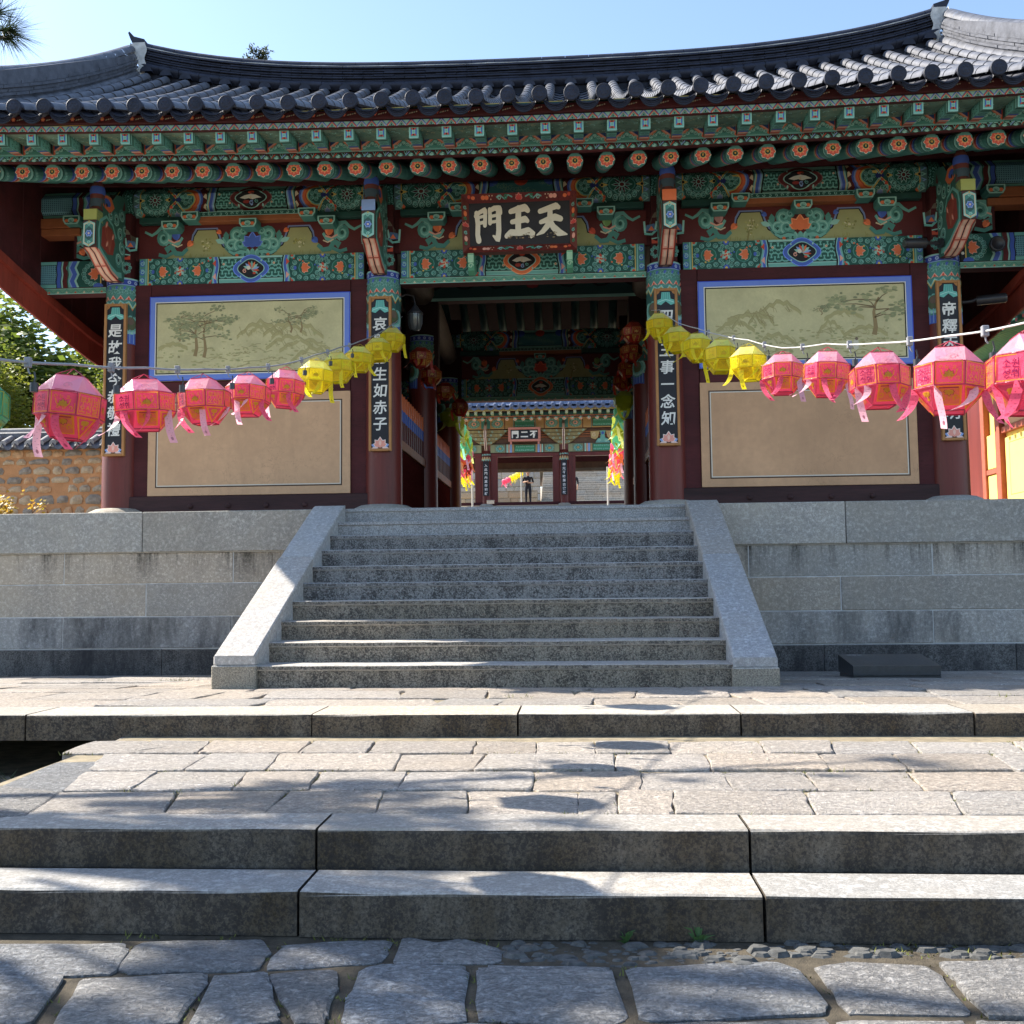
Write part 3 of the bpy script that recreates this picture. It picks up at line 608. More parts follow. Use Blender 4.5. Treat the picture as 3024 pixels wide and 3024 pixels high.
def beam_paint(L, H, ring=BLUE, bird=True, cw=.43):
    p = Paint(); h = L/2; p.rect(-h, 0, h, H, DKG, 0)
    p.rect(-cw, 0, cw, H, TEALL, 1); p.rect(-cw, H*.02, cw, H*.12, TEAL, 2); p.rect(-cw, H*.155, cw, H*.18, BLK, 2); p.rect(-cw, H*.90, cw, H*.925, BLK, 2)
    lattice(p, -cw, cw, H*.18, H*.90, H*.25, 2)
    emblem(p, 0, H*.52, H*.64, H*.5, ring, 6, bird)
    for m in (-1, 1):
        q = Paint(); x = cw
        wavy(q, x-.012, .018, 0, H, BLK, 7, .012, .6)
        for c, w in ((TEALL, .018), (BLUE, .034), (BLUEL, .012), (TEAL, .02), (DKG, .012)): wavy(q, x, w, 0, H, c, 6, .014, .6); x += w
        for k in range(2): q.poly([(x-.055, H*(.12+.5*k)), (x-.01, H*(.25+.5*k)), (x-.055, H*(.38+.5*k))], RED if k else PINK, 8)
        a = x+.005; b = h-.13; q.rect(a, 0, b, H, DKG, 1); w = b-a
        for cx, s in ((a+w*.24, 1), (b-w*.24, -1)):
            curlring(q, cx, H*.5, w*.205, H*.40, 12, H*.082, 3)
            q.ell(cx, H*.5, w*.12, H*.28, TEALD, 3); q.ell(cx, H*.5, w*.105, H*.25, (.02, .14, .09), 4)
            lotus(q, cx-s*w*.05, H*.5, w*.1, ORNG, 5, PINK, 0 if s > 0 else PI)
            q.ell(cx-s*w*.17, H*.5, w*.025, H*.08, BLUE, 7, 8)
        cx = (a+b)/2
        for k in range(8):
            an = k*PI/4; q.petal(cx, H*.5, H*.2, H*.12, an, TEALL if k % 2 else RED, 5)
        q.ell(cx, H*.5, H*.07, H*.07, CREAM, 7, 8); q.ell(cx, H*.5, H*.035, H*.035, RED, 8, 6)
        for yy in (.02, .98):
            curlring(q, cx, H*yy, H*.2, H*.2, 7, H*.07, 3); q.ell(cx, H*yy, H*.11, H*.13, BLUE, 6, 8); q.ell(cx, H*yy, H*.05, H*.06, YEL, 7, 6)
            for dx in (-.48, .48):
                q.ell(cx+w*dx, H*yy, H*.12, H*.12, TEAL, 3, 8); q.ell(cx+w*dx, H*yy, H*.06, H*.06, RED, 4, 6)
        for k in range(14):
            q.ell(a+w*((k*.381) % 1), H*(.1+.8*((k*.618) % 1)), H*.035, H*.035, (RED, BLUE, YEL, ORNG)[k % 4], 9, 6)
        q.rect(b, 0, b+.012, H, YEL, 8); q.rect(b+.012, 0, h, H, TEALD, 7); q.rect(b+.03, 0, b+.04, H, TEALL, 8)
        for k in range(3): q.ell(h-.045, H*(.17+.33*k), .036, H*.13, BLUE, 8, 8); q.curl(h-.045, H*(.17+.33*k), .032, k, TEALL, 9)
        q.rect(h-.008, 0, h, H, BLK, 9)
        p.add(q.cut(cw-.03, h, 0, H), 0, 0, m)
    return p
def purlin_paint(L, H, plain_mid=False, cw=.475, ring=MAR):
    p = Paint(); h = L/2; p.rect(-h, 0, h, H, DKG, 0)
    p.rect(-cw, 0, cw, H, TEAL, 1); p.rect(-cw, H*.03, cw, H*.13, TEALL, 2); p.rect(-cw, H*.14, cw, H*.165, BLK, 2); p.rect(-cw, H*.82, cw, H*.845, BLK, 2); p.rect(-cw, H*.845, cw, H, TEALL, 2)
    if plain_mid:
        p.rect(-cw, H*.165, cw, H*.82, (.05, .20, .22), 2)
        for k in range(26): p.curl(-cw*.9+cw*1.8*((k*.618) % 1), H*(.25+.5*((k*.37) % 1)), .035, k, (.16, .33, .25), 3, .008)
        for dx in (-.9, 0, .9): p.ell(dx*cw, H*.8, .09, H*.2, BLUE if dx else RED, 3)
    else:
        lattice(p, -cw, cw, H*.165, H*.82, H*.2, 2); emblem(p, 0, H*.5, H*.72, H*.44, ring, 6)
    for m in (-1, 1):
        q = Paint(); x = cw; wavy(q, x-.012, .02, 0, H, BLK, 7, .012, .3)
        for c, w in ((TEALL, .02), (BLUEL, .02), (BLUE, .04), (YEL, .01), (TEALL, .018), (DKG, .01)): wavy(q, x, w, 0, H, c, 6, .014, .3); x += w
        q.rect(x, 0, x+.14, H, MAR, 4)
        for k in range(3):
            q.poly([(x, H*(.12+.36*k)), (x+.05, H*(.22+.36*k)), (x+.02, H*(.34+.36*k)), (x, H*(.3+.36*k))], CREAM, 6)
        cx = x+.30
        for yc in (.5, -.16, 1.16):      # nested arcs
            for k, (r, c) in enumerate(((.25, BLUE), (.225, BLUEL), (.205, ORNG), (.165, RED), (.15, YEL), (.135, TEAL), (.12, DKG))): q.ell(cx, H*yc, r, r*.78*H/.36, c, 5+k if yc == .5 else 4+k*.5, 20)
            curlring(q, cx-.03, H*yc, .05, .05, 5, .026, 12)
        q.poly([(cx-.02, 0), (cx+.12, H*.5), (cx-.02, H), (cx+.6, H), (cx+.6, 0)], DKG, 13)
        q.poly([(cx+.04, H*.5), (cx+.11, H*.72), (cx+.16, H*.5), (cx+.11, H*.28)], NAVY, 14)
        for s in (-1, 1):
            q.stroke([(cx+.0, H*(.5+s*.46)), (cx+.12, H*.5+s*.02), (cx+.24, H*(.5+s*.4))], .016, YEL, 14); q.stroke([(cx-.03, H*(.5+s*.5)), (cx+.09, H*.5+s*.03), (cx+.26, H*(.5+s*.5))], .014, TEALL, 14)
            for k in range(3): q.ell(cx+.13+.05*k, H*(.5+s*(.14+.1*k)), .021, .021, RED, 15, 4)
            curlring(q, cx+.12, H*(.5+s*.55), .09, .075, 9, .026, 14); lotus(q, cx+.12, H*(.5+s*.5), .05, BLUEL if s < 0 else PINK, 17)
        a = cx+.20; b = h-.26; fx = (a+b)/2; w = b-a
        curlring(q, fx, H*.5, w*.44, H*.40, 16, .031, 15); q.ell(fx, H*.5, w*.34, H*.30, TEALD, 15, 16); q.ell(fx, H*.5, w*.315, H*.27, (.015, .10, .07), 16, 16)
        for k in range(10): q.petal(fx, H*.5, w*.27, .035, k*PI/5, TEALL, 17); q.petal(fx, H*.5, w*.24, .024, k*PI/5, (.07, .015, .03), 18)
        q.ell(fx, H*.5, w*.09, H*.1, TEALL, 19, 8); q.ell(fx, H*.5, w*.06, H*.07, MAR, 20, 8)
        for s in (-1, 1):
            for t in (-1, 1):
                q.ell(fx+s*w*.47, H*(.5+t*.42), .026, .024, ORNG, 18, 4); q.curl(fx+s*w*.56, H*(.5+t*.36), .045, s+t, TEAL, 18)
            q.poly([(fx+s*w*.34, H*.5), (fx+s*w*.5, H*.58), (fx+s*w*.56, H*.5), (fx+s*w*.5, H*.42)], YEL, 19); q.ell(fx+s*w*.5, H*.5, .02, .02, BLK, 20, 6)
        q.rect(b, 0, b+.012, H, YEL, 18); q.rect(b+.012, 0, b+.1, H, (.09, .20, .19), 17)
        for k in range(5):
            q.poly([(b+.02, H*(.2*k+.01)), (b+.09, H*(.2*k+.1)), (b+.02, H*(.2*k+.19))], BLUEL if k % 2 else TEALL, 18); q.poly([(b+.025, H*(.2*k+.05)), (b+.06, H*(.2*k+.1)), (b+.025, H*(.2*k+.15))], TEALD, 19)
        q.rect(b+.1, 0, h, H, (.015, .09, .07), 17); q.rect(b+.1, 0, b+.112, H, BLK, 18)
        for i in range(4):
            for j in range(9): q.curl(b+.13+.042*i, H*(.06+.11*j+.05*(i % 2)), .02, i+j, TEAL, 18, .010, .7, 1, 4)
        p.add(q.cut(cw-.03, h, 0, H), 0, 0, m)
    return p
def tip_paint(L, H, m=1):
    """the end of a timber past the corner post: net, wavy bands, a half lotus (u from the post outward)"""
    p = Paint(); p.rect(0, 0, L, H, DKG, 0); p.rect(0, 0, .06, H, BLK, 1)
    for k in range(2): p.ell(.03, H*(.3+.4*k), .022, .022, WHT, 2, 6)
    p.rect(.06, 0, .075, H, YEL, 2); curlring(p, .14, H*.5, .16, H*.40, 9, H*.085, 3, a0=-PI/2, a1=PI/2+.4); lotus(p, .12, H*.5, .1, ORNG, 6, PINK, 0)
    p.ell(.1, H*.03, .07, H*.12, BLUE, 5, 8)
    x = .36
    for c, w in ((TEALL, .03), (BLUE, .06), (BLUEL, .015), (TEAL, .04), (DKG, .015), (MAR, .06), (TEALL, .02), (DKG, .01), (BLUE, .05), (BLK, .014)):
        zig(p, x, w, 0, H, c, 3, .04 if x < .5 else .012, 4); x += w
    p.rect(x, 0, L, H, (.17, .38, .43), 2)
    y = .01
    while y < H-.02:
        k = 0; u = x+.01
        while u < L-.01: p.rect(u, y, u+.016, y+.014, (.035, .12, .17), 3); u += .028
        y += .026
    p.rect(x, H*.13, L, H*.15, BLK, 4); p.rect(x, 0, L, H*.13, TEAL, 4); p.rect(x, H*.86, L, H*.88, BLK, 4); p.rect(x, H*.88, L, H, TEAL, 4); p.rect(L-.01, 0, L, H, TEALL, 5)
    return p.cut(0, L, 0, H)
def strip_paint(x0, x1, H, c=TEALL, c2=TEALD, per=.11, kind=0):
    p = Paint(); p.rect(x0, 0, x1, H, c2 if kind == 0 else (.16, .38, .26), 0); p.rect(x0, 0, x1, H*.12, c, 1); p.rect(x0, H*.88, x1, H, c, 1); x = x0; k = 0
    while x < x1-.01:
        w = min(per, x1-x)
        if kind == 0: p.curl(x+w/2, H*.5, H*.36, k, c, 2, H*.16, .9, 1, 5)
        elif kind == 1:
            p.stroke([(x, H*.14), (x+w*.5, H*.86), (x+w, H*.14)], H*.12, TEALD, 2); p.poly([(x+w*.35, H*.15), (x+w*.5, H*.5), (x+w*.65, H*.15)], RED if k % 3 == 0 else CREAM, 3)
        x += per; k += 1
    return p
def scroll_arm(p, m=1):
    """green scroll with a lotus bud on a red arm board; u from the post outward, v up"""
    q = Paint()
    q.stroke([(.10, .37), (.22, .32), (.30, .36), (.37, .42), (.47, .41), (.53, .34), (.51, .25)], .030, TEAL, 3, .075)
    q.ell(.42, .28, .115, .115, TEALD, 2, 12); q.curl(.42, .28, .105, 1.6, TEAL, 3, .055, 1.1, -1); q.curl(.42, .28, .11, 1.6, TEALL, 4, .014, 1.1, -1); q.ell(.42, .28, .03, .03, DKG, 5, 8)
    q.stroke([(.44, .2), (.52, .24), (.6, .17), (.68, .2), (.74, .28)], .085, TEAL, 3, .04); q.stroke([(.46, .1), (.55, .16), (.63, .06), (.74, .05), (.83, .12)], .10, TEALD, 3, .05)
    q.stroke([(.34, .05), (.46, .02), (.58, .07)], .05, TEALD, 2); q.stroke([(.5, .25), (.6, .21), (.7, .24)], .022, PINK, 5)
    q.stroke([(.56, .19), (.66, .15), (.74, .18)], .018, CREAM, 5)
    p.add(q, 0, 0, m)
def bud(p, x, y, s, c, l=5, a=1.2): 
    p.petal(x, y, s*1.3, s*.9, a, tuple(v*.6 for v in c), l); p.petal(x, y, s*1.15, s*.55, a+.35, c, l+1); p.petal(x, y, s*1.15, s*.5, a-.35, tuple(min(1, v*1.25+.02) for v in c), l+1); p.petal(x, y, s, s*.35, a, c, l+2)
def frieze_paint(L, H, mid, arms=(ORNG, BLUE), seeds=1):
    """the board between the two lintels: olive picture panels, a lotus scroll in the middle, red arm boards at the posts"""
    p = Paint(); h = L/2; p.rect(-h, 0, h, H, MAR, 0); k_ = h/1.54
    r = random.Random(seeds)
    pts = [(.18, 0), (.28, .035), (.34, .11), (.41, .15), (.46, .25), (.505, .385), (.74, .385), (.79, .30), (.81, .19), (.90, .165), (.98, .10), (1.10, .085), (1.30, .06), (1.34, 0)]
    for m in (-1, 1):
        cxp, n = .66, len(pts)
        off = lambda d, e: [(m*k_*(x+(d if x > cxp else -d)), min(H, v+(e if v > .01 else 0))) for x, v in pts]
        p.poly(off(.03, .032), (.20, .27, .50), 1); p.poly(off(.012, .013), BLK, 2); p.poly(off(0, 0), OLV, 3)
        c0 = m*.62*k_; kind = r.choice((0, 1))
        for k in range(34):
            a = r.uniform(0, 6.3); d = r.uniform(0, .09); col = r.choice(((.36, .34, .10), (.44, .44, .16), (.24, .24, .08), (.68, .64, .40)))
            p.ell(c0+d*cos(a), .19+d*sin(a)*1.1, r.uniform(.006, .022), r.uniform(.006, .018), col, 4+k % 3, 6)
        if kind: p.stroke([(c0-.05, .02), (c0-.03, .14), (c0+.02, .2), (c0+.01, .31)], .022, (.26, .22, .08), 4, .008)
        for k in range(12): x = c0+r.uniform(-.25, .3)*m; p.stroke([(x, .02), (x+r.uniform(-.03, .03), .03+r.uniform(.01, .06))], .007, (.32, .31, .1), 4)
    for m in (-1, 1):
        s = Paint()
        for pts_, w in (([(.02, .0), (.07, .055), (.16, .075), (.25, .05), (.32, .09)], .075), ([(.30, .11), (.36, .19), (.40, .28)], .055)): s.stroke(pts_, w+.018, BLK, 8, w*.6); s.stroke(pts_, w, TEAL, 9, w*.45)
        for x, y, rr, a, f in ((.10, .045, .066, 2, 1), (.165, .18, .088, -1, 1), (.285, .165, .080, 2, -1), (.205, .315, .088, 4, 1), (.12, .35, .045, 1, -1)):
            s.ell(x, y, rr*1.22, rr*1.22, TEALD, 8, 12); s.curl(x, y, rr, a, TEAL, 9, rr*.52, 1.1, f); s.curl(x, y, rr*1.05, a, TEALL, 10, rr*.16, .7, f); s.ell(x, y, rr*.2, rr*.2, DKG, 11, 6)
        s.petal(.35, .22, .14, .075, 1.5, TEALD, 10); s.petal(.37, .20, .14, .07, .35, TEALL, 11); bud(s, .42, .33, .065, mid[1], 12, .6)
        s.ell(.095, .2, .026, .026, PINK, 10, 6); s.ell(.21, .03, .024, .024, ORNG, 10, 6)
        p.add(s, 0, 0, m)
    lotus(p, 0, .16, .155, mid[0], 13, tuple(min(1, c*1.6+.05) for c in mid[0])); p.ell(0, .05, .035, .07, TEAL, 12, 8)
    for i, m in ((0, -1), (1, 1)):
        s = Paint(); s.rect(0, .07, .60, H, MAR, 8); s.poly([(.60, .12), (.70, .20), (.72, H), (.60, H)], MAR, 8); s.poly([(0, .07), (0, 0), (.30, 0), (.36, .07)], MAR, 8)
        t = Paint(); scroll_arm(t)
        for pp, c, l in t.p: s.p.append(([(x*.80, y*.98+.02) for x, y in pp], c, l+9))
        bud(s, .52, .25, .115, arms[i], 18, 1.7); bud(s, .66, .17, .085, mid[0] if i else ORNG, 16, .7)
        p.add(s, m*h, 0, -m)
    return p.cut(-h, h, 0, H)
# ------------------------------------------------------------------ the gate
YC, ZP, CX = 13.084, 1.742, (-5.322, -1.826, 1.826, 5.322)
YB, YM = 19.92, 16.5
gate = thing('temple_gate', 'large painted wooden temple gate with grey tiled gable roof at the top of the stairs', 'temple gate', (0, YM, ZP))
def column_paint():
    """painted head of a post: u = angle*radius, v up from the lower end of the cloth"""
    p = Paint(); w = .70; r = .215
    p.rect(-w, .36, w, .87, TEALD, 0); p.rect(-w, .78, w, .87, BLUEL, 1); p.rect(-w, .79, w, .855, (.03, .06, .36), 2); p.rect(-w, .865, w, .88, TEALL, 3)
    for k in range(16): p.ell(-w+.045+.09*k, .823, .024, .024, (.42, .52, .75), 3, 8); p.ell(-w+.045+.09*k, .823, .011, .011, BLUE, 4, 6)
    for k in range(14):
        x = -w+.05+.1*k
        curlring(p, x, .70, .035, .035, 5, .019, 3); p.ell(x+.05, .735, .022, .03, BLUE, 3, 6); p.poly([(x-.05, .57), (x, .64), (x+.05, .57), (x, .60)], PINK, 4); p.ell(x, .60, .014, .02, RED, 5, 6)
    for k in range(7):
        x = -w+.1+.2*k; p.stroke([(x-.1, .52), (x-.05, .56), (x, .48), (x+.05, .56), (x+.1, .52)], .022, TEALL, 6); p.stroke([(x-.1, .50), (x-.05, .54), (x, .46), (x+.05, .54), (x+.1, .50)], .014, YEL, 7)
        p.poly([(x-.1, .46), (x-.05, .52), (x, .44), (x+.05, .52), (x+.1, .46), (x+.1, .36), (x-.1, .36)], (.03, .10, .09), 4)
    for k in range(4):       # hanging tassel ornaments
        x = -w+.175+.35*k; p.ell(x, .25, .15, .15, TEALD, 1, 16); p.ring(x, .27, .13, .03, TEALL, 2, 14); p.ring(x, .27, .10, .02, TEAL, 3, 12); p.ell(x, .27, .075, .10, (.10, .12, .06), 3, 10); p.ell(x, .30, .05, .05, (.16, .11, .08), 4, 8)
        p.rect(x-.14, .40, x+.14, .47, RED, 2); p.rect(x-.12, .0, x+.12, .2, BLUE, 1)
        for j in range(5): p.rect(x-.11+.05*j, .01, x-.10+.05*j, .19, BLUEL, 2)
        p.rect(x-.13, .16, x+.13, .19, TEALL, 3); p.poly([(x-.12, .0), (x-.12, -.02), (x, .02), (x+.12, -.015), (x+.12, .0)], BLUE, 1)
    return p
CP = column_paint()
mb = MB(); mb.lathe([(.238, 1.88), (.238, 2.4), (.232, 3.2), (.222, 4.2), (.215, 4.93), (0, 4.93)], 28, (0, 0)); COLM = mb.mesh('column', MAROON)
mb = MB(); cr = lambda v: .2165+(4.93-(v+4.05))*.012
CP.onto(mb, lambda u, v, h: ((cr(v)+h)*sin(u/.222), -(cr(v)+h)*cos(u/.222), v+4.05), ubr=[.07*k for k in range(-10, 11)]); COLP = mb.mesh('painted_capital', PAINT)
mb = MB(); mb.lathe([(.47, 1.73), (.46, 1.77), (.40, 1.83), (.31, 1.875), (.25, 1.885), (0, 1.885)], 32, (0, 0)); PLIN = mb.mesh('plinth_stone', GR_CAP)
mb = MB(); mb.box(-.42, .42, -.42, .42, 1.735, 1.765, .01); PBASE = mb.mesh('plinth_slab', GR_CAP)
for y in (YC, YM, YB):
    for x in CX:
        c = put('column', COLM, gate, (x, y, 0)); put('painted_capital', COLP, c, local=True); put('plinth_stone', PLIN, gate, (x, y, 0))
# ---- lintels, friezes, purlins, front and back
LB, HB = 3.02, .355
bays = [(-3.574, LB, BLUE, True), (0, 3.17, ORNG, False), (3.574, LB, BLUE, True)]
def boxpart(name, a, mat, par=gate, bev=.006, **k):
    mb = MB(); mb.box(*a, bev); return put(name, mb.mesh(name, mat), par, **k)
meshes = {}
def painted(key, p, fn, **k):
    if key not in meshes:
        mb = MB(); p().onto(mb, fn, **k); meshes[key] = mb.mesh('painted_pattern', PAINT)
    return meshes[key]
for back in (0, 1):
    Y0 = 13.0 if not back else YB-.085
    dz = 0 if not back else -.30
    for i, (cx, L, ring, bird) in enumerate(bays):
        H = HB
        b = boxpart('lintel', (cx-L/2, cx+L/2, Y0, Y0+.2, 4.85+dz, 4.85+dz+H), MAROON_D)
        key = ('beam', L)
        o = put('painted_pattern', painted(key, lambda: beam_paint(L, H, ring, bird, .43 if i != 1 else .47), on_front(0, 0, 0)), b, (cx, Y0, 4.85+dz))
        if i == 1:
            b2 = boxpart('lintel_trim', (cx-L/2-.02, cx+L/2+.02, Y0+.02, Y0+.22, 4.775+dz, 4.848+dz), MAROON_D)
            put('painted_pattern', painted('ctrim', lambda: strip_paint(-1.6, 1.6, .073, TEALL, TEALD, .13, 1), on_front(0, 0, 0)), b2, (0, Y0+.02, 4.775+dz))
        # frieze board
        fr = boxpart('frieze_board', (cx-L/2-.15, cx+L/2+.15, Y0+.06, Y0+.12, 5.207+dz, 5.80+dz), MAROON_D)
        mid = (BLUE, ORNG) if i == 0 else (RED, ORNG) if i == 1 else (ORNG, BLUE)
        arms = (BLUE, ORNG) if i == 0 else (ORNG, (.2, .35, .12)) if i == 1 else ((.5, .24, .22), BLUE)
        put('painted_pattern', painted(('frieze', i), lambda: frieze_paint(L+.06, .455, mid, arms, 3+i), on_front(0, 0, 0), base=.004), fr, (cx, Y0+.06, 5.207+dz))
        # under-purlin with patterned lip and bare orange edge
        up_ = boxpart('under_purlin', (cx-L/2+.78, cx+L/2-.78, Y0-.07, Y0+.2, 5.665+dz, 5.795+dz), ORANGE_BOARD)
        put('painted_pattern', painted(('lip', L), lambda: strip_paint(-L/2+.78, L/2-.78, .062, TEALL, DKG, .075, 0), on_front(0, 0, 0)), up_, (cx, Y0-.07, 5.733+dz))
        for s in (-1, 1): boxpart('dark_rail', (cx+s*(L/2-.4)-.4, cx+s*(L/2-.4)+.4, Y0-.03, Y0+.1, 5.68+dz, 5.76+dz), DARKTEAL)
        # bearing blocks
        for dx, z in ((0, 5.545), (-1.13*L/3.28, 5.545), (1.13*L/3.28, 5.545), (-.80*L/3.1, 5.66), (.80*L/3.1, 5.66)):
            if back and dx: continue
            if 'block' not in meshes:
                mb = MB(); mb.prism([(-.085, 0), (.085, 0), (.115, .05), (.115, .115), (-.115, .115), (-.115, .05)], -.16, .04, 'y', col=TEALD)
                p = Paint(); p.poly([(-.085, 0), (.085, 0), (.115, .05), (.115, .115), (-.115, .115), (-.115, .05)], TEALL, 0); p.poly([(-.07, .015), (.07, .015), (.095, .055), (.095, .1), (-.095, .1), (-.095, .055)], DKG, 1)
                p.ell(-.06, .045, .03, .025, ORNG, 2, 6); p.ell(.06, .045, .03, .025, ORNG, 2, 6); p.ell(0, .05, .045, .035, TEALL, 3, 8); p.ell(0, .045, .03, .022, TEALD, 4, 8); p.curl(-.02, .06, .02, 0, TEALL, 4); p.curl(.02, .06, .02, 3, TEALL, 4)
                p.onto(mb, on_front(0, -.16, 0)); meshes['block'] = recalc(mb.mesh('bearing_block', PAINT))
            put('bearing_block', meshes['block'], gate, (cx+dx, Y0, z+dz))
    # purlin: an eight-sided timber, one length per bay
    ZU, HP = 5.797+dz, .37
    prof = [(Y0+.06, ZU), (Y0-.03, ZU+.10), (Y0-.03, ZU+.26), (Y0+.07, ZU+HP), (Y0+.23, ZU+HP), (Y0+.33, ZU+.26), (Y0+.33, ZU+.1), (Y0+.24, ZU)]
    def pf(u, v, h, Y=0): 
        if v < .10: return (u, .06-.09*v/.10-h*.74, v-h*.66)
        if v < .26: return (u, -.03-h, v)
        return (u, -.03+.10*(v-.26)/.11-h*.74, v+h*.6)
    for i, (cx, L) in enumerate(((-3.574, 3.49), (0, 3.645), (3.574, 3.49))):
        mb = MB(); mb.prism(prof, cx-L/2, cx+L/2, 'x'); b = put('purlin', recalc(mb.mesh('purlin', MAROON_D)), gate)
        put('painted_pattern', painted(('purlin', i % 2), lambda: purlin_paint(L, HP, i == 1, .475 if i != 1 else .43), pf, vbr=(.10, .26), base=.004), b, (cx, Y0, ZU))
    for s in (-1, 1):
        a0, a1 = sorted((s*5.54, s*6.44)); e0, e1 = sorted((s*5.325, s*6.75))
        b = boxpart('lintel_end', (a0, a1, Y0, Y0+.2, 4.85+dz, 5.205+dz), MAROON_D); put('painted_pattern', painted(('tip', s), lambda: tip_paint(.90, HB), on_front(0, 0, 0, s)), b, (s*5.54, Y0, 4.85+dz))
        b = boxpart('lintel_trim', (a0, a1, Y0+.02, Y0+.22, 4.77+dz, 4.847+dz), MAROON_D); put('painted_pattern', painted(('tiptrim', s), lambda: strip_paint(0, .90, .077, TEALL, TEALD, .12, 1), on_front(0, 0, 0, s)), b, (s*5.54, Y0+.02, 4.77+dz))
        mb = MB(); mb.prism(prof, e0, e1, 'x'); b = put('purlin_end', recalc(mb.mesh('purlin_end', MAROON_D)), gate)
        put('painted_pattern', painted(('ptip', s), lambda: tip_paint(1.42, HP), lambda u, v, h: (lambda t: (t[0]*s, t[1], t[2]))(pf(u, v, h)), vbr=(.10, .26), base=.004), b, (s*5.33, Y0, ZU))
        f0, f1 = sorted((s*5.9, s*6.6)); boxpart('under_purlin_end', (f0, f1, Y0-.04, Y0+.2, 5.66+dz, 5.79+dz), ORANGE_BOARD); f0, f1 = sorted((s*5.9, s*6.5)); boxpart('under_purlin_end', (f0, f1, Y0-.02, Y0+.2, 5.56+dz, 5.655+dz), ORANGE_BOARD)
        g0, g1 = sorted((s*5.45, s*6.0)); b = boxpart('arm_board', (g0, g1, Y0+.03, Y0+.14, 5.25+dz, 5.67+dz), MAROON_D)
        def arm():
            p = Paint(); scroll_arm(p); bud(p, .36, .17, .1, BLUE, 9, 1.8); bud(p, .45, .06, .09, ORNG, 8, 1.); return p.cut(-.1, .56, -.1, .42)
        put('painted_pattern', painted(('arm', s), arm, on_front(0, 0, 0, s)), b, (s*5.40, Y0+.03, 5.23+dz))
        put('bearing_block', meshes['block'], gate, (s*5.95, Y0, 5.66+dz))
# ---- column-head brackets: carved arms that reach towards the viewer
BR = [(12.87, 4.86), (12.70, 4.845), (12.52, 4.88), (12.36, 4.96), (12.22, 5.05), (12.10, 5.08), (12.075, 5.395), (12.10, 5.41), (12.10, 5.565), (12.26, 5.58), (12.22, 5.66), (12.26, 5.80), (12.40, 5.86), (12.52, 5.83), (12.62, 5.94), (12.80, 5.99), (13.0, 5.99), (13.0, 4.86)]
def bracket_side():
    p = Paint(); p.poly([(y-YC, z) for y, z in BR], (.05, .16, .125), 0)
    p.poly([(y-YC, z) for y, z in ((12.22, 5.14), (12.40, 5.08), (12.55, 5.12), (12.60, 5.28), (12.52, 5.44), (12.36, 5.46), (12.24, 5.38))], (.30, .05, .035), 1)
    for k in range(5): p.stroke([(12.45-YC, 5.12), (12.30-YC+.06*k, 5.42)], .012, (.42, .12, .07), 2)
    p.stroke([(y-YC, z) for y, z in ((12.16, 5.10), (12.14, 5.3), (12.18, 5.44), (12.34, 5.55), (12.52, 5.50), (12.62, 5.36))], .05, TEAL, 4, .03)
    for y, z in ((12.34, 5.16), (12.50, 5.30), (12.32, 5.40)): p.petal(y-YC, z, .12, .06, 1.0, (.62, .16, .10), 4); p.petal(y-YC, z, .10, .03, 1.0, PINK, 5)
    p.stroke([(y-YC, z) for y, z in ((12.14, 5.10), (12.30, 5.02), (12.48, 4.94), (12.66, 4.90), (12.80, 4.93))], .07, TEAL, 3); p.stroke([(y-YC, z) for y, z in ((12.14, 5.065), (12.36, 4.975), (12.52, 4.895), (12.70, 4.86))], .03, PINK, 4)
    for y, z, r, a in ((12.70, 5.10, .085, 0), (12.80, 5.28, .08, 2), (12.74, 5.45, .08, 1), (12.62, 5.62, .08, 4), (12.78, 5.72, .075, 3), (12.46, 5.60, .06, 1), (12.88, 5.55, .07, 5), (12.88, 5.06, .07, 2)):
        p.ell(y-YC, z, r*1.18, r*1.18, TEALD, 3, 10); p.curl(y-YC, z, r, a, TEALL, 4, .044, 1.1, 1); p.curl(y-YC, z, r*.92, a, DKG, 5, .010, 1.1, 1); p.ell(y-YC, z, r*.24, r*.24, BLK, 6, 6)
    for y, z in ((12.86, 5.4), (12.84, 5.85), (12.92, 5.7)): p.poly([(y-YC-.05, z-.07), (y-YC+.04, z-.02), (y-YC+.01, z+.09)], MAR, 3)
    p.poly([(12.24-YC, 5.66), (12.30-YC, 5.82), (12.46-YC, 5.84), (12.56-YC, 5.74), (12.44-YC, 5.62)], ORNG, 5); p.ell(12.36-YC, 5.74, .09, .05, BLUE, 6, 10); p.ell(12.34-YC, 5.70, .025, .025, BLK, 7, 8)
    return p
BSM, hw_ = {}, .082
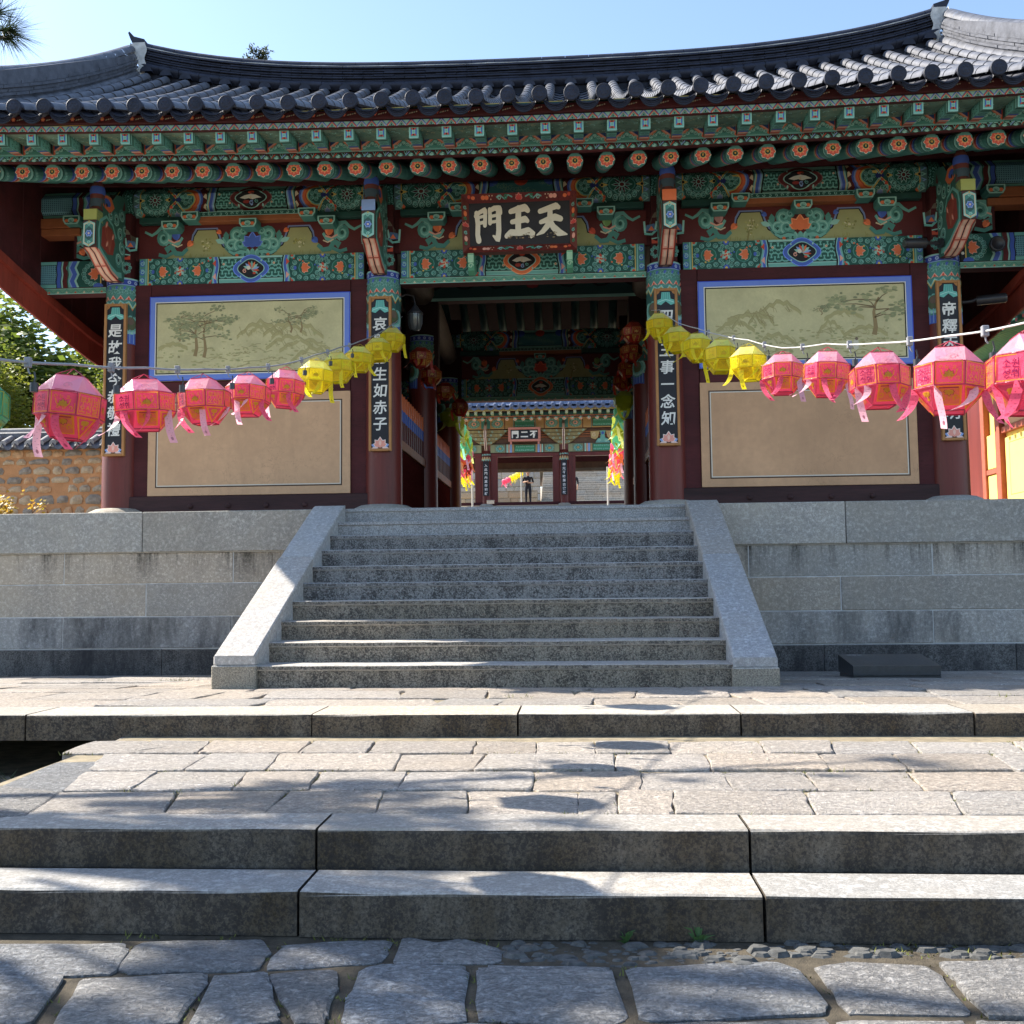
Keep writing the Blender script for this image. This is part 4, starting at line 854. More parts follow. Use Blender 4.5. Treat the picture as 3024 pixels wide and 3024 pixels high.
for c in ('block_blue', 'block_orange', 'block_yellow'):
    mb = MB(); mb.prism([(y-YC, z) for y, z in BR], -hw_, hw_, 'x', col=(.10, .045, .04)); s_ = bracket_side()
    s_.onto(mb, lambda u, v, h: (hw_+h, u, v)); s_.onto(mb, lambda u, v, h: (-hw_-h, u, v))
    f = MB(); p = Paint(); w = .075
    p.poly([(-w, 5.11), (0, 5.07), (w, 5.11), (w, 5.37), (0, 5.405), (-w, 5.37)], TEALL, 0); p.poly([(-w*.85, 5.12), (0, 5.085), (w*.85, 5.12), (w*.85, 5.36), (0, 5.39), (-w*.85, 5.36)], CREAM if c != 'block_blue' else TEALL, 1)
    p.poly([(-w*.72, 5.13), (0, 5.10), (w*.72, 5.13), (w*.72, 5.35), (0, 5.375), (-w*.72, 5.35)], TEALD, 2)
    p.poly([(-.05, 5.19), (0, 5.15), (.05, 5.19), (.05, 5.29), (0, 5.33), (-.05, 5.29)], (.05, .12, .12), 3)
    for k in range(6): p.petal(0, 5.24, .05, .036, k*PI/3, BLUEL, 4); p.petal(0, 5.24, .036, .02, k*PI/3, BLUE, 5)
    p.ell(0, 5.24, .014, .014, CREAM, 6, 8)
    for s in (-1, 1): p.curl(0, 5.24+s*.115, .022, 0, TEALL, 4, .012); p.petal(0, 5.24+s*.135, .03, .02, s*PI/2, YEL, 5)
    p.onto(mb, lambda u, v, h: (u, 12.072-YC-h-(v-5.4)*-.02, v), base=.004)
    bc = {'block_blue': BLUEL, 'block_orange': ORNG, 'block_yellow': (.42, .44, .12)}[c]
    mb.box(-.084, .084, 12.085-YC, 12.25-YC, 5.425, 5.56, 0, None, bc)
    q = Paint()      # striped underside of the tongue, running from the plaque back to the post
    path = [(12.10, 5.078), (12.22, 5.046), (12.36, 4.956), (12.52, 4.876), (12.70, 4.841), (12.86, 4.856)]
    def under(u, v, h):
        t = min(max(v, 0), 4.999); i = int(t); a, b = path[i], path[i+1]; f_ = t-i
        return (u, a[0]+(b[0]-a[0])*f_-YC-h*.5, a[1]+(b[1]-a[1])*f_-h)
    q.rect(-hw_, 0, hw_, 5, (.45, .07, .045), 0)
    for a, b in ((0, 2.2), (2.3, 4.3)):
        q.rect(-.066, a, -.008, b, PINK, 1); q.rect(.008, a, .066, b, PINK, 1); q.rect(-.006, a, .006, b, BLK, 2); q.rect(-.05, a+.1, -.02, b-.2, (.85, .62, .48), 2); q.rect(.02, a+.1, .05, b-.2, (.85, .62, .48), 2)
    q.rect(-hw_, 4.35, hw_, 5, MAR, 1); q.ell(0, 4.7, .04, .12, CREAM, 2, 8)
    q.onto(mb, under, vbr=(1, 2, 3, 4), base=.003)
    # carved head above the block
    mb.lathe([(.0, 5.60), (.06, 5.62), (.088, 5.70), (.092, 5.80), (.075, 5.92), (.04, 6.00), (0, 6.02)], 10, (0, 12.28-YC), col=(.20, .06, .05)); mb.lathe([(.093, 5.80), (.098, 5.85), (.086, 5.90)], 10, (0, 12.28-YC), col=BLUE); mb.lathe([(.088, 5.64), (.098, 5.70), (.095, 5.74)], 10, (0, 12.28-YC), col=(.07, .12, .16))
    BSM[c] = recalc(mb.mesh('carved_bracket', PAINT))
for x, c in zip(CX, ('block_yellow', 'block_blue', 'block_orange', 'block_yellow')): put('carved_bracket', BSM[c], gate, (x, YC, 0))
for y in (YM, YB):
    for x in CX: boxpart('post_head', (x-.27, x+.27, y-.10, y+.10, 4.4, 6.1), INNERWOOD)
# soft collar behind each bracket on the post: upper post with patterned cheeks and side tongue
for x in CX:
    b = boxpart('post_head', (x-.16, x+.16, YC-.19, YC+.15, 4.93, 5.80), MAROON_D)
    p = Paint()
    for s in (-1, 1):
        curlring(p, s*.115, .13, .045, .06, 7, .022, 2); p.poly([(s*.05, .24), (s*.16, .24), (s*.16, .30), (s*.1, .27), (s*.05, .31)], RED, 3); p.stroke([(s*.05, .32), (s*.16, .30)], .014, TEALL, 4)
        p.stroke([(s*.09, .42), (s*.155, .36), (s*.25, .37)], .03, TEAL, 3); p.poly([(s*.10, .40), (s*.24, .40), (s*.22, .48), (s*.12, .5)], (.08, .16, .30), 4); p.stroke([(s*.09, .53), (s*.11, .42)], .025, TEALL, 5); p.stroke([(s*.25, .53), (s*.24, .38)], .025, TEALL, 5); p.poly([(s*.12, .41), (s*.2, .41), (s*.16, .47)], ORNG, 6)
    paint_obj('painted_pattern', p, on_front(x, YC-.19, 4.93), b)
# ---- side bays: boarded wall, picture panel, plain plaster panel
def picture(kind):
    """landscape painted on an olive ground: hills, rocks, pines"""
    p = Paint(); W_, H_ = 2.50, .93; r = random.Random(5+kind)
    def tint(c, k): return tuple(a+(b-a)*k for a, b in zip((.47, .45, .215), c))
    for i in range(9):
        x0 = r.uniform(-1.1, .9); y0 = r.uniform(.12, .6); w = r.uniform(.3, .7); h = r.uniform(.06, .2); n = 12; c = tint((.22, .15, .06), r.uniform(.3, .6))
        pts = [(x0+w*(k/n-.5), y0+h*sin(PI*k/n)*(1+.18*sin(k*2.3+i))) for k in range(n+1)]
        p.poly([(x, max(.02, y-.05)) for x, y in pts[::-1]]+pts, tint((.34, .25, .11), .35), 1); p.stroke(pts, .008, c, 2)
        for k in range(8): x = x0+r.uniform(-.45, .45)*w; p.stroke([(x, y0+h*r.uniform(.2, .7)), (x+.04, y0+h*r.uniform(0, .4)), (x+.05, y0)], .006, c, 2)
    for i in range(240):
        x = r.uniform(-1.22, 1.22); y = max(.02, min(.75, r.gauss(.2, .13))); c = tint(r.choice(((.24, .22, .09), (.30, .22, .10), (.20, .22, .10), (.62, .55, .32))), r.uniform(.25, .6))
        p.ell(x, y, r.uniform(.008, .035), r.uniform(.004, .014), c, 3, 6)
    for i in range(22):
        x0 = r.uniform(-1.1, 1.0); y0 = r.uniform(.05, .35); pts = [(x0, y0)]
        for k in range(5): pts.append((pts[-1][0]+r.uniform(.02, .07), pts[-1][1]+r.uniform(-.025, .03)))
        p.stroke(pts, .008, tint((.20, .14, .07), .45), 3)
    def pine(x, y, h, s, lean):
        tr = [(x+lean*t*t*h+.02*sin(t*7), y+h*t) for t in (0, .2, .4, .6, .8, 1)]; p.stroke(tr, .05*s, (.29, .21, .10), 4, .016*s)
        for k in range(8):
            t = r.uniform(.45, 1); bx, by = x+lean*t*t*h, y+h*t; ex, ey = bx+r.uniform(-.42, .42)*s, by+r.uniform(-.06, .14)*s
            p.stroke([(bx, by), ((bx+ex)/2, (by+ey)/2+.02), (ex, ey)], .013*s, (.18, .13, .07), 4, .006)
            for j in range(16): p.ell(ex+r.gauss(0, .07)*s, ey+r.gauss(.02, .03)*s, r.uniform(.012, .034)*s, r.uniform(.008, .018)*s, r.choice(((.27, .29, .15), (.31, .32, .165), (.37, .37, .19), (.24, .25, .135))), 5+j % 3, 7)
    if kind == 0: pine(-.72, .22, .52, 1., .1); pine(-.60, .2, .5, .9, .05); pine(-.93, .42, .34, .5, .05); pine(.55, .5, .26, .55, -.1); pine(.68, .5, .3, .5, .15)
    else:
        pine(.85, .28, .48, 1.25, .12); pine(.2, .55, .1, .3, 0)
        p.ell(.62, .16, .04, .07, (.62, .58, .45), 6, 8); p.ell(.63, .235, .02, .022, (.2, .15, .1), 7, 8); p.ell(.56, .13, .02, .04, (.4, .36, .25), 6, 8)
    return p.cut(-W_/2, W_/2, 0, H_)
for k, s in enumerate((-1, 1)):
    cx = s*3.574
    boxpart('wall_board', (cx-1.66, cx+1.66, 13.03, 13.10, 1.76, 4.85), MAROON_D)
    for e in (-1, 1): boxpart('wall_stile', (cx+e*1.49-.155, cx+e*1.49+.155, 12.985, 13.03, 2.02, 4.85), MAROON_D)
    boxpart('wall_rail', (cx-1.33, cx+1.33, 12.98, 13.03, 4.69, 4.848), MAROON_D); boxpart('wall_rail', (cx-1.33, cx+1.33, 12.98, 13.03, 3.375, 3.545), MAROON_D)
    sill = boxpart('sill_beam', (cx-1.62, cx+1.62, 12.93, 13.06, 1.755, 2.035), OLDWOOD, bev=.012)
    mb = MB()
    for t in range(3): mb.lathe([(0, 0), (.028, .004), (.036, .0), (.036, -.02)], 10, (0, 0))
    for t in range(4):
        mb = MB(); mb.lathe([(.036, 0), (.034, .014), (.02, .022), (0, .024)], 12); put('nail_boss', mb.mesh('nail_boss', OLDWOOD), sill, (cx-.75+.5*t, 12.93, 1.90), (PI/2, 0, 0))
    # picture panel: blue frame, white and black lines, olive picture
    x0, x1, z0, z1 = cx-1.335, cx+1.335, 3.55, 4.675
    fr = boxpart('picture_panel', (x0, x1, 12.945, 12.98, z0, z1), OLIVE, bev=.003)
    p = Paint(); b = .076
    for a, c, l in ((0, (.05, .09, .55), 0), (.012, (.16, .25, .66), 1)):
        for q in ((x0+a, z0+a, x1-a, z0+b), (x0+a, z1-b, x1-a, z1-a), (x0+a, z0+b, x0+b, z1-b), (x1-b, z0+b, x1-a, z1-b)): p.rect(*q, c, l)
    for o, w, c in ((b, .012, WHT), (b+.012, .014, BLK)):
        for q in ((x0+o, z0+o, x1-o, z0+o+w), (x0+o, z1-o-w, x1-o, z1-o), (x0+o, z0+o, x0+o+w, z1-o), (x1-o-w, z0+o, x1-o, z1-o)): p.rect(*q, c, 2)
    mb = MB(); p.onto(mb, on_front(0, 12.945, 0)); picture(k).onto(mb, on_front(cx, 12.945, z0+.1), base=.0015, step=.0004)
    put('landscape_painting', mb.mesh('landscape_painting', painted_mat('flat_paint', .75, .08) if 'flat_paint' not in MATS else MATS['flat_paint']), fr)
    z0, z1 = 2.04, 3.37; fr = boxpart('plaster_panel', (x0, x1, 12.95, 12.98, z0, z1), BUFF if k == 0 else BUFF2, bev=.003)
    p = Paint(); o = .105
    for a, w, c in ((o, .010, BLK), (o+.018, .010, WHT), (o+.010, .008, (.3, .2, .14))):
        for q in ((x0+a, z0+a, x1-a, z0+a+w), (x0+a, z1-a-w, x1-a, z1-a), (x0+a, z0+a, x0+a+w, z1-a), (x1-a-w, z0+a, x1-a, z1-a)): p.rect(*q, c, 1)
    paint_obj('border_lines', p, on_front(0, 12.95, 0), fr, mat=MATS['flat_paint'])
    # walls at the sides and back of the bay
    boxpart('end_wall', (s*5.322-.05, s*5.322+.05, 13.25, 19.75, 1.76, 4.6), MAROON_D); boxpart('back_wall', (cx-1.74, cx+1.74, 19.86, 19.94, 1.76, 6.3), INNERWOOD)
    # slatted partitions along the passage: low boards, rail, upright bars with painted tips
    for y0, y1 in ((13.32, 16.28), (16.72, 19.68)):
        xw = s*1.80
        boxpart('partition_board', (xw-.025, xw+.025, y0, y1, 1.76, 2.74), PARTITION); boxpart('partition_rail', (xw-.05, xw+.05, y0, y1, 2.75, 2.88), ORANGE_BOARD)
        for j in range(15):
            y = y0+.12+(y1-y0-.24)*j/14
            if ('bar', s) not in meshes:
                mb = MB(); mb.box(-.03, .03, -.05, .05, 2.885, 3.16, 0, None, MAR); mb.box(-.031, .031, -.051, .051, 3.16, 3.32, 0, None, BLUE)
                mb.raw([(-.031, -.051, 3.322), (.031, -.051, 3.322), (.031, .051, 3.322), (-.031, .051, 3.322), (-.031, 0, 3.55), (.031, 0, 3.55)], [(0, 1, 5, 4), (2, 3, 4, 5), (1, 2, 5), (3, 0, 4)], ORNG); meshes['bar', s] = mb.mesh('partition_bar', PAINT)
            put('partition_bar', meshes['bar', s], gate, (xw, y, 0))
# ---- roof timbers inside
for s in (-1, 1):
    for xx in (1.826, 5.322):
        x = s*xx; mb = MB(); n = 14
        pts = [(x, 12.9+7.2*i/n, 5.45+.26*sin(PI*i/n)-.10*i/n) for i in range(n+1)]; mb.tube(pts, [.17+.05*sin(PI*i/n) for i in range(n+1)], 12); put('cross_beam', mb.mesh('cross_beam', GREYWOOD), gate)
    mb = MB(); mb.box(s*1.826-.12, s*1.826+.12, 16.35, 16.65, 5.85, 8.3); put('king_post', mb.mesh('king_post', MAROON_D), gate)
ip = Paint(); ip.rect(-1.7, 0, 1.7, .55, (.02, .07, .07), 0)
for m in (-1, 1):
    ip.stroke([(m*(.18+.11*k), .24+.05*sin(k*1.3)) for k in range(14)], .035, (.008, .012, .016), 2); ip.curl(m*.25, .28, .08, 1, (.02, .09, .08), 2); ip.rect(m*.9-.22, .40, m*.9+.22, .415, TEALL, 3); ip.rect(m*.25-.22, .40, m*.25+.2, .415, TEALL, 3)
ip.rect(-1.7, .0, 1.7, .05, TEALL, 1); lotus(ip, 0, .2, .12, (.3, .04, .05), 3, MAR)
for yy, zz in ((16.40, 5.50),):
    b = boxpart('inner_lintel', (-1.66, 1.66, yy, yy+.2, zz, zz+.55), MAROON_D); paint_obj('painted_pattern', ip, on_front(0, yy, zz), b)
    b = boxpart('inner_board', (-5.3, 5.3, yy+.06, yy+.12, zz+.56, 8.3), MAROON_D)
# ---- rafters
def ez(x): return .09*(x/5.3)**2                       # the eaves rise gently towards both ends
def rz(x): q = min(1, abs(x)/6.85); return .63*(.25*q*q+.75*q**4)
fl = Paint(); fl.ell(0, 0, .090, .090, (.05, .13, .10), 0, 16)
for k in range(8):
    a = k*PI/4; fl.petal(0, 0, .090, .060, a+PI/8, (.80, .74, .52), 1); fl.ell(.078*cos(a+PI/8), .078*sin(a+PI/8), .011, .011, TEALD, 3, 6)
for k in range(8):
    a = k*PI/4; fl.petal(0, 0, .093, .086, a, (.86, .74, .52), 2); fl.petal(0, 0, .087, .074, a, (.66, .10, .055), 4); fl.petal(.02*cos(a), .02*sin(a), .045, .02, a, (.80, .22, .12), 5)
fl.ell(0, 0, .036, .036, YEL, 6, 12); fl.ell(0, 0, .030, .030, DKG, 7, 12); fl.ell(0, 0, .024, .024, BLK, 8, 10)
fm = MB(); fm.lathe([(.088, 0), (.088, .012), (0, .012)], 16); fm.c = [(.05, .13, .10)]*len(fm.c)
fm.v = [(x, -z, y) for x, y, z in fm.v]
fl.onto(fm, lambda u, v, h: (u, -.012-h, v))
FLOWER = fm
sigils = []
for ch in ('अ', 'व', 'र', 'ह', 'क'):
    m_ = MB(); m_.v = list(fm.v); m_.f = list(fm.f); m_.m = list(fm.m); m_.c = list(fm.c); m_.smooth = [False]*len(fm.f); p = Paint()
    for P in text_polys(ch, .036, .02): p.poly(P, (.75, .46, .08), 9)
    p.onto(m_, lambda u, v, h: (u, -.012-h, v)); sigils.append(m_.mesh('rafter_end_flower', PAINT))
RS = .378; ang = math.atan(RS)
rl = 2.7/cos(ang)
def rafter_paint():
    p = Paint(); C = 2*PI*.094; p.rect(-C/2, 0, C/2, rl, TEALD, 0)
    for a, w, c in ((.0, .05, TEALL), (.05, .03, DKG), (.30, .05, BLUE), (.35, .03, BLUEL), (.38, .05, RED), (.43, .03, PINK), (.46, .025, YEL), (.50, .03, TEAL)): p.rect(-C/2, a, C/2, a+w, c, 1)
    for k in range(44): p.curl(-C/2+C*((k*.381) % 1), .09+.20*((k*.618) % 1), .034, k, TEAL if k % 3 else TEALL, 1, .014, .8, 1, 4)
    for k in range(50): p.curl(-C/2+C*((k*.381) % 1), .56+1.4*((k*.618) % 1), .035, k, TEAL, 1, .013, .8, 1, 4)
    return p
mb = MB(); mb.tube([(0, 0, 0), (0, rl, 0)], .094, 14, True, TEALD)
rafter_paint().onto(mb, lambda u, v, h: ((.094+h)*sin(u/.094), v, -(.094+h)*cos(u/.094)), ubr=[.0377*k for k in range(-7, 8)]); RAFT = mb.mesh('rafter', PAINT)
k = 0
for i in range(-18, 19):
    x = -.025+.362*i; z = 5.658+ez(x)
    o = put('rafter', RAFT, gate, (x, 11.42, z), (ang, 0, 0)); put('rafter_end_flower', sigils[(i*3+40) % 5], o, (0, 0, 0), (-ang, 0, 0), local=True)
mb = MB(); mb.tube([(0, 0, 0), (0, 6.2, 0)], .08, 10, True); RAFB = mb.mesh('rafter', DARKTEAL); a2 = math.atan(.44)  # rear rafters: dark teal stands in for the dim roof space
for i in range(-18, 19): put('rafter', RAFB, gate, (-.025+.362*i, 21.5, 5.36+ez(.362*i)), (a2, 0, PI))
# ---- boards at the eaves, flying rafters
def eave_strip(name, y, z0, z1, mat, p=None, dy=.05, n=24, X=6.78):
    mb = MB()
    for i in range(n):
        xa, xb = -X+2*X*i/n, -X+2*X*(i+1)/n; ea, eb = ez(xa), ez(xb)
        mb.raw([(xa, y, z0+ea), (xb, y, z0+eb), (xb, y, z1+eb), (xa, y, z1+ea), (xa, y+dy, z0+ea), (xb, y+dy, z0+eb), (xb, y+dy, z1+eb), (xa, y+dy, z1+ea)], [(0, 1, 2, 3), (1, 0, 4, 5), (3, 2, 6, 7), (5, 4, 7, 6)])
    o = put(name, mb.mesh(name, mat), gate)
    if p: paint_obj('painted_pattern', p, lambda u, v, h: (u, y-h, z0+v+ez(u)), o)
    return o
p = Paint(); X = 6.75; H = .080; p.rect(-X, 0, X, H, TEALD, 0); p.rect(-X, 0, X, .012, TEALL, 1); p.rect(-X, H-.012, X, H, TEALL, 1); k = 0; x = -X
while x < X:
    c = x+.06
    p.poly([(x, .012), (c, H-.014), (x+.12, .012)], DKG, 1); p.ell(c, .028, .03, .02, TEALL, 2, 8); p.curl(c-.018, .032, .015, 0, DKG, 3, .008, .8, 1, 4); p.curl(c+.018, .032, .015, 2, DKG, 3, .008, .8, -1, 4)
    p.stroke([(x, .018), (x+.02, .04), (x+.045, H-.016)], .010, RED if k % 2 else BLUEL, 2); p.poly([(x-.02, H-.014), (x, .02), (x+.02, H-.014)], TEAL, 3); p.ell(x, H-.022, .012, .012, BLK, 4, 6); x += .12; k += 1
eave_strip('lower_eave_board', 11.28, 5.716, 5.796, MAROON_D, p)
p = Paint(); H = .07; p.rect(-X, 0, X, H, DKG, 0); p.rect(-X, 0, X, .008, YEL, 1); p.rect(-X, H-.008, X, H, YEL, 1); k = 0; x = -X
while x < X:
    p.stroke([(x, .004), (x+.055, H-.008), (x+.11, .004)], .013, RED if k % 2 else BLUEL, 2); p.stroke([(x+.014, .004), (x+.055, H*.78), (x+.096, .004)], .007, CREAM, 3); p.poly([(x+.022, .006), (x+.055, H*.66), (x+.088, .006)], TEAL, 3); p.ell(x+.055, .018, .008, .010, BLK, 4, 6)
    p.poly([(x-.055, H-.006), (x, .004), (x+.055, H-.006)], BLUE, 1); p.poly([(x-.036, H-.006), (x, .018), (x+.036, H-.006)], TEALL, 4); p.ell(x, H-.018, .008, .010, BLK, 3, 6); x += .11; k += 1
eave_strip('upper_eave_board', 10.80, 5.862, 5.932, MAROON_D, p)
p = Paint(); H = .085; x = -X
while x < X:
    for k in range(6): p.petal(x+.17, .045, .026, .02, k*PI/3, (.72, .16, .10), 2)
    p.ell(x+.17, .045, .010, .010, YEL, 3, 6)
    for s in (-1, 1):
        for k in range(4): p.petal(x+.17+s*(.035+.026*k), .03+.006*k, .03-.003*k, .014, (.5 if s > 0 else PI-.5), (.58, .42, .30) if k % 2 else (.30, .33, .25), 2)
    x += .34
eave_strip('tile_bed_board', 10.74, 5.935, 6.02, MAROON_D, p)
def flying():
    w, h = .052, .066; mb = MB(); mb.box(-w, w, 0, .62, -h, h, 0, None, (.08, .22, .17)); p = Paint(); k = 1.15
    p.rect(-w, -h, w, h, TEALL, 0); p.rect(-w*.86, -h*.88, w*.86, h*.88, TEAL, 1); p.rect(-w*.62, -h*.66, w*.62, h*.66, DKG, 2)
    for s in (-1, 1):
        p.poly([(-w*.6, s*h*.62), (w*.6, s*h*.62), (w*.28, s*h*.3), (-w*.28, s*h*.3)], RED, 3); p.rect(-w*.12, min(s*h*.62, s*h*.3), w*.12, max(s*h*.62, s*h*.3), BLK, 4); p.poly([(s*w*.6, -h*.55), (s*w*.6, h*.55), (s*w*.32, h*.28), (s*w*.32, -h*.28)], BLUE, 3)
    p.rect(-w*.36, -h*.3, w*.36, h*.3, TEALL, 5); p.rect(-w*.24, -h*.2, w*.24, h*.2, TEAL, 6)
    p.onto(mb, lambda u, v, h_: (u, -h_, v))
    for s in (-1, 1):
        q = Paint()
        for a, b, c in ((.03, .05, TEALL), (.10, .30, TEAL), (.33, .36, BLK), (.38, .44, RED), (.45, .47, CREAM), (.50, .56, BLUE)): q.rect(a, -h, b, h, c, 1)
        for j in range(7): q.curl(.13+.028*j, (-1)**j*.03, .024, j, DKG, 2, .009, .8, 1, 4)
        q.onto(mb, lambda u, v, h_: (s*(w+h_), u, v))
    q = Paint()
    for a, b, c in ((.0, .02, TEALL), (.03, .06, DKG), (.08, .20, TEAL), (.22, .25, BLUE), (.27, .31, PINK), (.33, .36, RED), (.38, .40, PINK), (.44, .5, TEAL)): q.rect(-w, a, w, b, c, 1)
    for j in range(3): q.ring(0, .14, .016+.014*j, .006, DKG, 2, 8)
    q.onto(mb, lambda u, v, h_: (u, v, -h-h_)); return recalc(mb.mesh('flying_rafter', PAINT))
FLY = flying()
gb = MB(); p = Paint(); p.poly([(-.15, -.06), (.15, -.06), (.15, .03), (.05, .09), (-.15, .06)], (.03, .09, .25), 0)
p.poly([(-.15, -.06), (.15, -.06), (.0, .085)], ORNG, 1); p.poly([(-.12, -.06), (.12, -.06), (.0, .06)], TEALD, 2); p.stroke([(-.15, -.04), (0, .075), (.15, -.04)], .02, PINK, 3)
for j in range(5): p.ell(-.09+.045*j, -.03+(.02 if j in (1, 2, 3) else 0)+(.02 if j == 2 else 0), .024, .022, TEALL, 4, 8); p.curl(-.09+.045*j, -.03+(.02 if j in (1, 2, 3) else 0), .016, j, DKG, 5, .008, .8, 1, 4)
p.onto(gb, lambda u, v, h: (u, -h, v)); gb.box(-.155, .155, .001, .02, -.07, .075, 0, None, TEAL); GAP = gb.mesh('gap_board', PAINT)
a3 = math.atan(.12)
for i in range(-18, 19):
    x = .018+.362*i; put('flying_rafter', FLY, gate, (x, 10.85, 5.812+ez(x)), (a3, 0, 0))
    if i < 18: put('gap_board', GAP, gate, (x+.181, 11.26, 5.864+ez(x+.181)))
dk = MB(); n = 40
for i in range(n):
    xa, xb = -6.8+13.6*i/n, -6.8+13.6*(i+1)/n
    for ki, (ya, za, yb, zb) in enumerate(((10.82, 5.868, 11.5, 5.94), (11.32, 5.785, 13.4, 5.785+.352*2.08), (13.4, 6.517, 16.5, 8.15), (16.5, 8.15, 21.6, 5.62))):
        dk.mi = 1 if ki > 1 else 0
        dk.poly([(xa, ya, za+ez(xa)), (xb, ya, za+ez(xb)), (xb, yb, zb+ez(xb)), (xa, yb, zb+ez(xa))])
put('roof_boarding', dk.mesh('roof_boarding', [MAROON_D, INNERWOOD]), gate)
sf = MB()
for i in range(n):
    xa, xb = -6.78+13.56*i/n, -6.78+13.56*(i+1)/n; sf.poly([(xa, 10.84, 5.862+ez(xa)), (xb, 10.84, 5.862+ez(xb)), (xb, 11.28, 5.908+ez(xb)), (xa, 11.28, 5.908+ez(xa))])
sfo = put('flying_soffit', sf.mesh('flying_soffit', SOFFIT), gate)
p = Paint()
for k in range(700): p.curl(-6.7+13.4*((k*.6180339) % 1), .03+.38*((k*.381) % 1), random.uniform(.02, .045), k, random.choice((TEALD, DKG, TEALL, (.40, .36, .20))), 1, .011, random.uniform(.5, .9), 1, 4)
paint_obj('painted_pattern', p, lambda u, v, h: (u, 10.84+v, 5.862+ez(u)+v*.1045-h), sfo)
eave_strip('rafter_infill_board', 12.90, 6.085, 6.48, MAROON_D, None)
# ---- tiled roof
YE, YR = 10.60, 16.32
def roofz(x, y):
    t = (y-YE)/(YR-YE); e = 5.955+ez(x); r = 8.93+.9*rz(x); t2 = min(t, 1.1)
    return e+(r-e)*(.80*t2+.20*t2*t2)
SP, TL, NT_ = .34, .335, 17
cols = [-.01+SP*i for i in range(-20, 21)]
def tile_mesh(name, r0, r1, ln, mat, a0=0., a1=PI, n=10, th=.014):
    mb = MB(); mb.sm = True
    f = lambda u, v: ((r0+(r1-r0)*v)*cos(a0+(a1-a0)*u), ln*v, (r0+(r1-r0)*v)*sin(a0+(a1-a0)*u))
    g = lambda u, v: ((r0-th+(r1-r0)*v)*cos(a0+(a1-a0)*u), ln*v, (r0-th+(r1-r0)*v)*sin(a0+(a1-a0)*u))
    mb.grid(f, n, 1); mb.grid(lambda u, v: g(1-u, v), n, 1); mb.sm = False
    for i in range(n): mb.poly([f(i/n, 0), g(i/n, 0), g((i+1)/n, 0), f((i+1)/n, 0)][::-1])
    return recalc(mb.mesh(name, mat))
COVER = tile_mesh('cover_tile', .086, .079, TL+.03, TILE)
mb = MB(); mb.sm = True; mb.lathe([(.084, 0), (.084, .03), (.077, .034), (.070, .029), (.055, .030), (.05, .034), (.02, .032), (0, .036)], 20)
mb.v = [(x, -z, y) for x, y, z in mb.v]
mb.grid(lambda u, v: (.084*cos(PI*u), .12*v, .084*sin(PI*u)), 10, 1)
for k in range(6): a = k*PI/3; mb.lathe([(.016, .028), (.012, .034), (0, .036)], 6, (.038*cos(a), .038*sin(a)))
nv = len(mb.v); mb.v = mb.v[:nv-6*18]+[(x, -z, y) for x, y, z in mb.v[nv-6*18:]]
DISC = recalc(mb.mesh('eave_end_tile', TILE_DK))
mb = MB()                                                # drip tile: a hanging crescent plate under each trough
n = 14; up_ = [(-.150+.30*i/n, .045-.062*(1-(2*i/n-1)**2)) for i in range(n+1)]; lo = [(-.132+.264*i/n, .0-.105*(1-(2*i/n-1)**2)**.75) for i in range(n+1)]
for yy in (0, .022):
    mb.raw([(x, yy+.25*(.055-z), z) for x, z in up_]+[(x, yy+.25*(.055-z)-.03, z) for x, z in lo], [(i, i+1, n+2+i, n+1+i) for i in range(n)])
k = 2*(n+1); mb.raw([mb.v[i] for i in range(2*k)], [(i, i+1, k+i+1, k+i) for i in range(n)]+[(n+1+i, n+2+i, k+n+2+i, k+n+1+i) for i in range(n)])
for j in (.25, .5, .75):
    q = [((1-j)*a[0]+j*b[0], -.006+.25*(.055-((1-j)*a[1]+j*b[1]))-.03*j, (1-j)*a[1]+j*b[1]) for a, b in zip(up_, lo)]; mb.tube(q[2:-2], .005, 5)
mb.grid(lambda u, v: (-.165+.33*u, .014+.30*v, .055-.085*(1-(2*u-1)**2)+.12*v), 10, 1)
DRIP = recalc(mb.mesh('eave_drip_tile', TILE_DK))
rest = MB(); rest.sm = True; cm = [tuple(v.co) for v in COVER.vertices]; cf = [tuple(p.vertices) for p in COVER.polygons]
NP = 7
for ci, x in enumerate(cols):
    put('eave_end_tile', DISC, gate, (x, YE-.035, 6.045+ez(x)+random.uniform(-.006, .006)), (.05, 0, random.uniform(-.03, .03)))
    for j in range(NT_):
        y = YE+.02+TL*j; z = roofz(x, y)+.075; z2 = roofz(x, y+TL)+.075; a = math.atan2(z2-z, TL)
        if j >= NT_-NP: put('cover_tile', COVER, gate, (x, y, z+random.uniform(0, .006)), (a, random.uniform(-.01, .01), random.uniform(-.008, .008)))
        else:
            M = Matrix.Translation((x, y, z)) @ Matrix.Rotation(a, 4, 'X'); rest.raw([M @ Vector(v) for v in cm], cf)
    if ci < len(cols)-1: put('eave_drip_tile', DRIP, gate, (x+SP/2, YE+.0, 5.985+ez(x+SP/2)), (random.uniform(-.03, .03), 0, 0))
put('cover_tile_rows', rest.mesh('cover_tile_rows', TILE), gate, kind='stuff')
pan = MB(); pan.sm = True
for x in cols[:-1]:
    for j in range(NT_+1):
        y = YE+.0+TL*j
        pan.raw([(x+SP*u, y+TL*1.05*v, roofz(x+SP*u, y+TL*1.05*v)+.06-.10*(1-(2*u-1)**2)+(.016 if v == 0 else 0)) for v in (0, 1) for u in (0, .25, .5, .75, 1)], [(i, i+1, 6+i, 5+i) for i in range(4)])
put('pan_tile_rows', pan.mesh('pan_tile_rows', TILE), gate, kind='stuff')
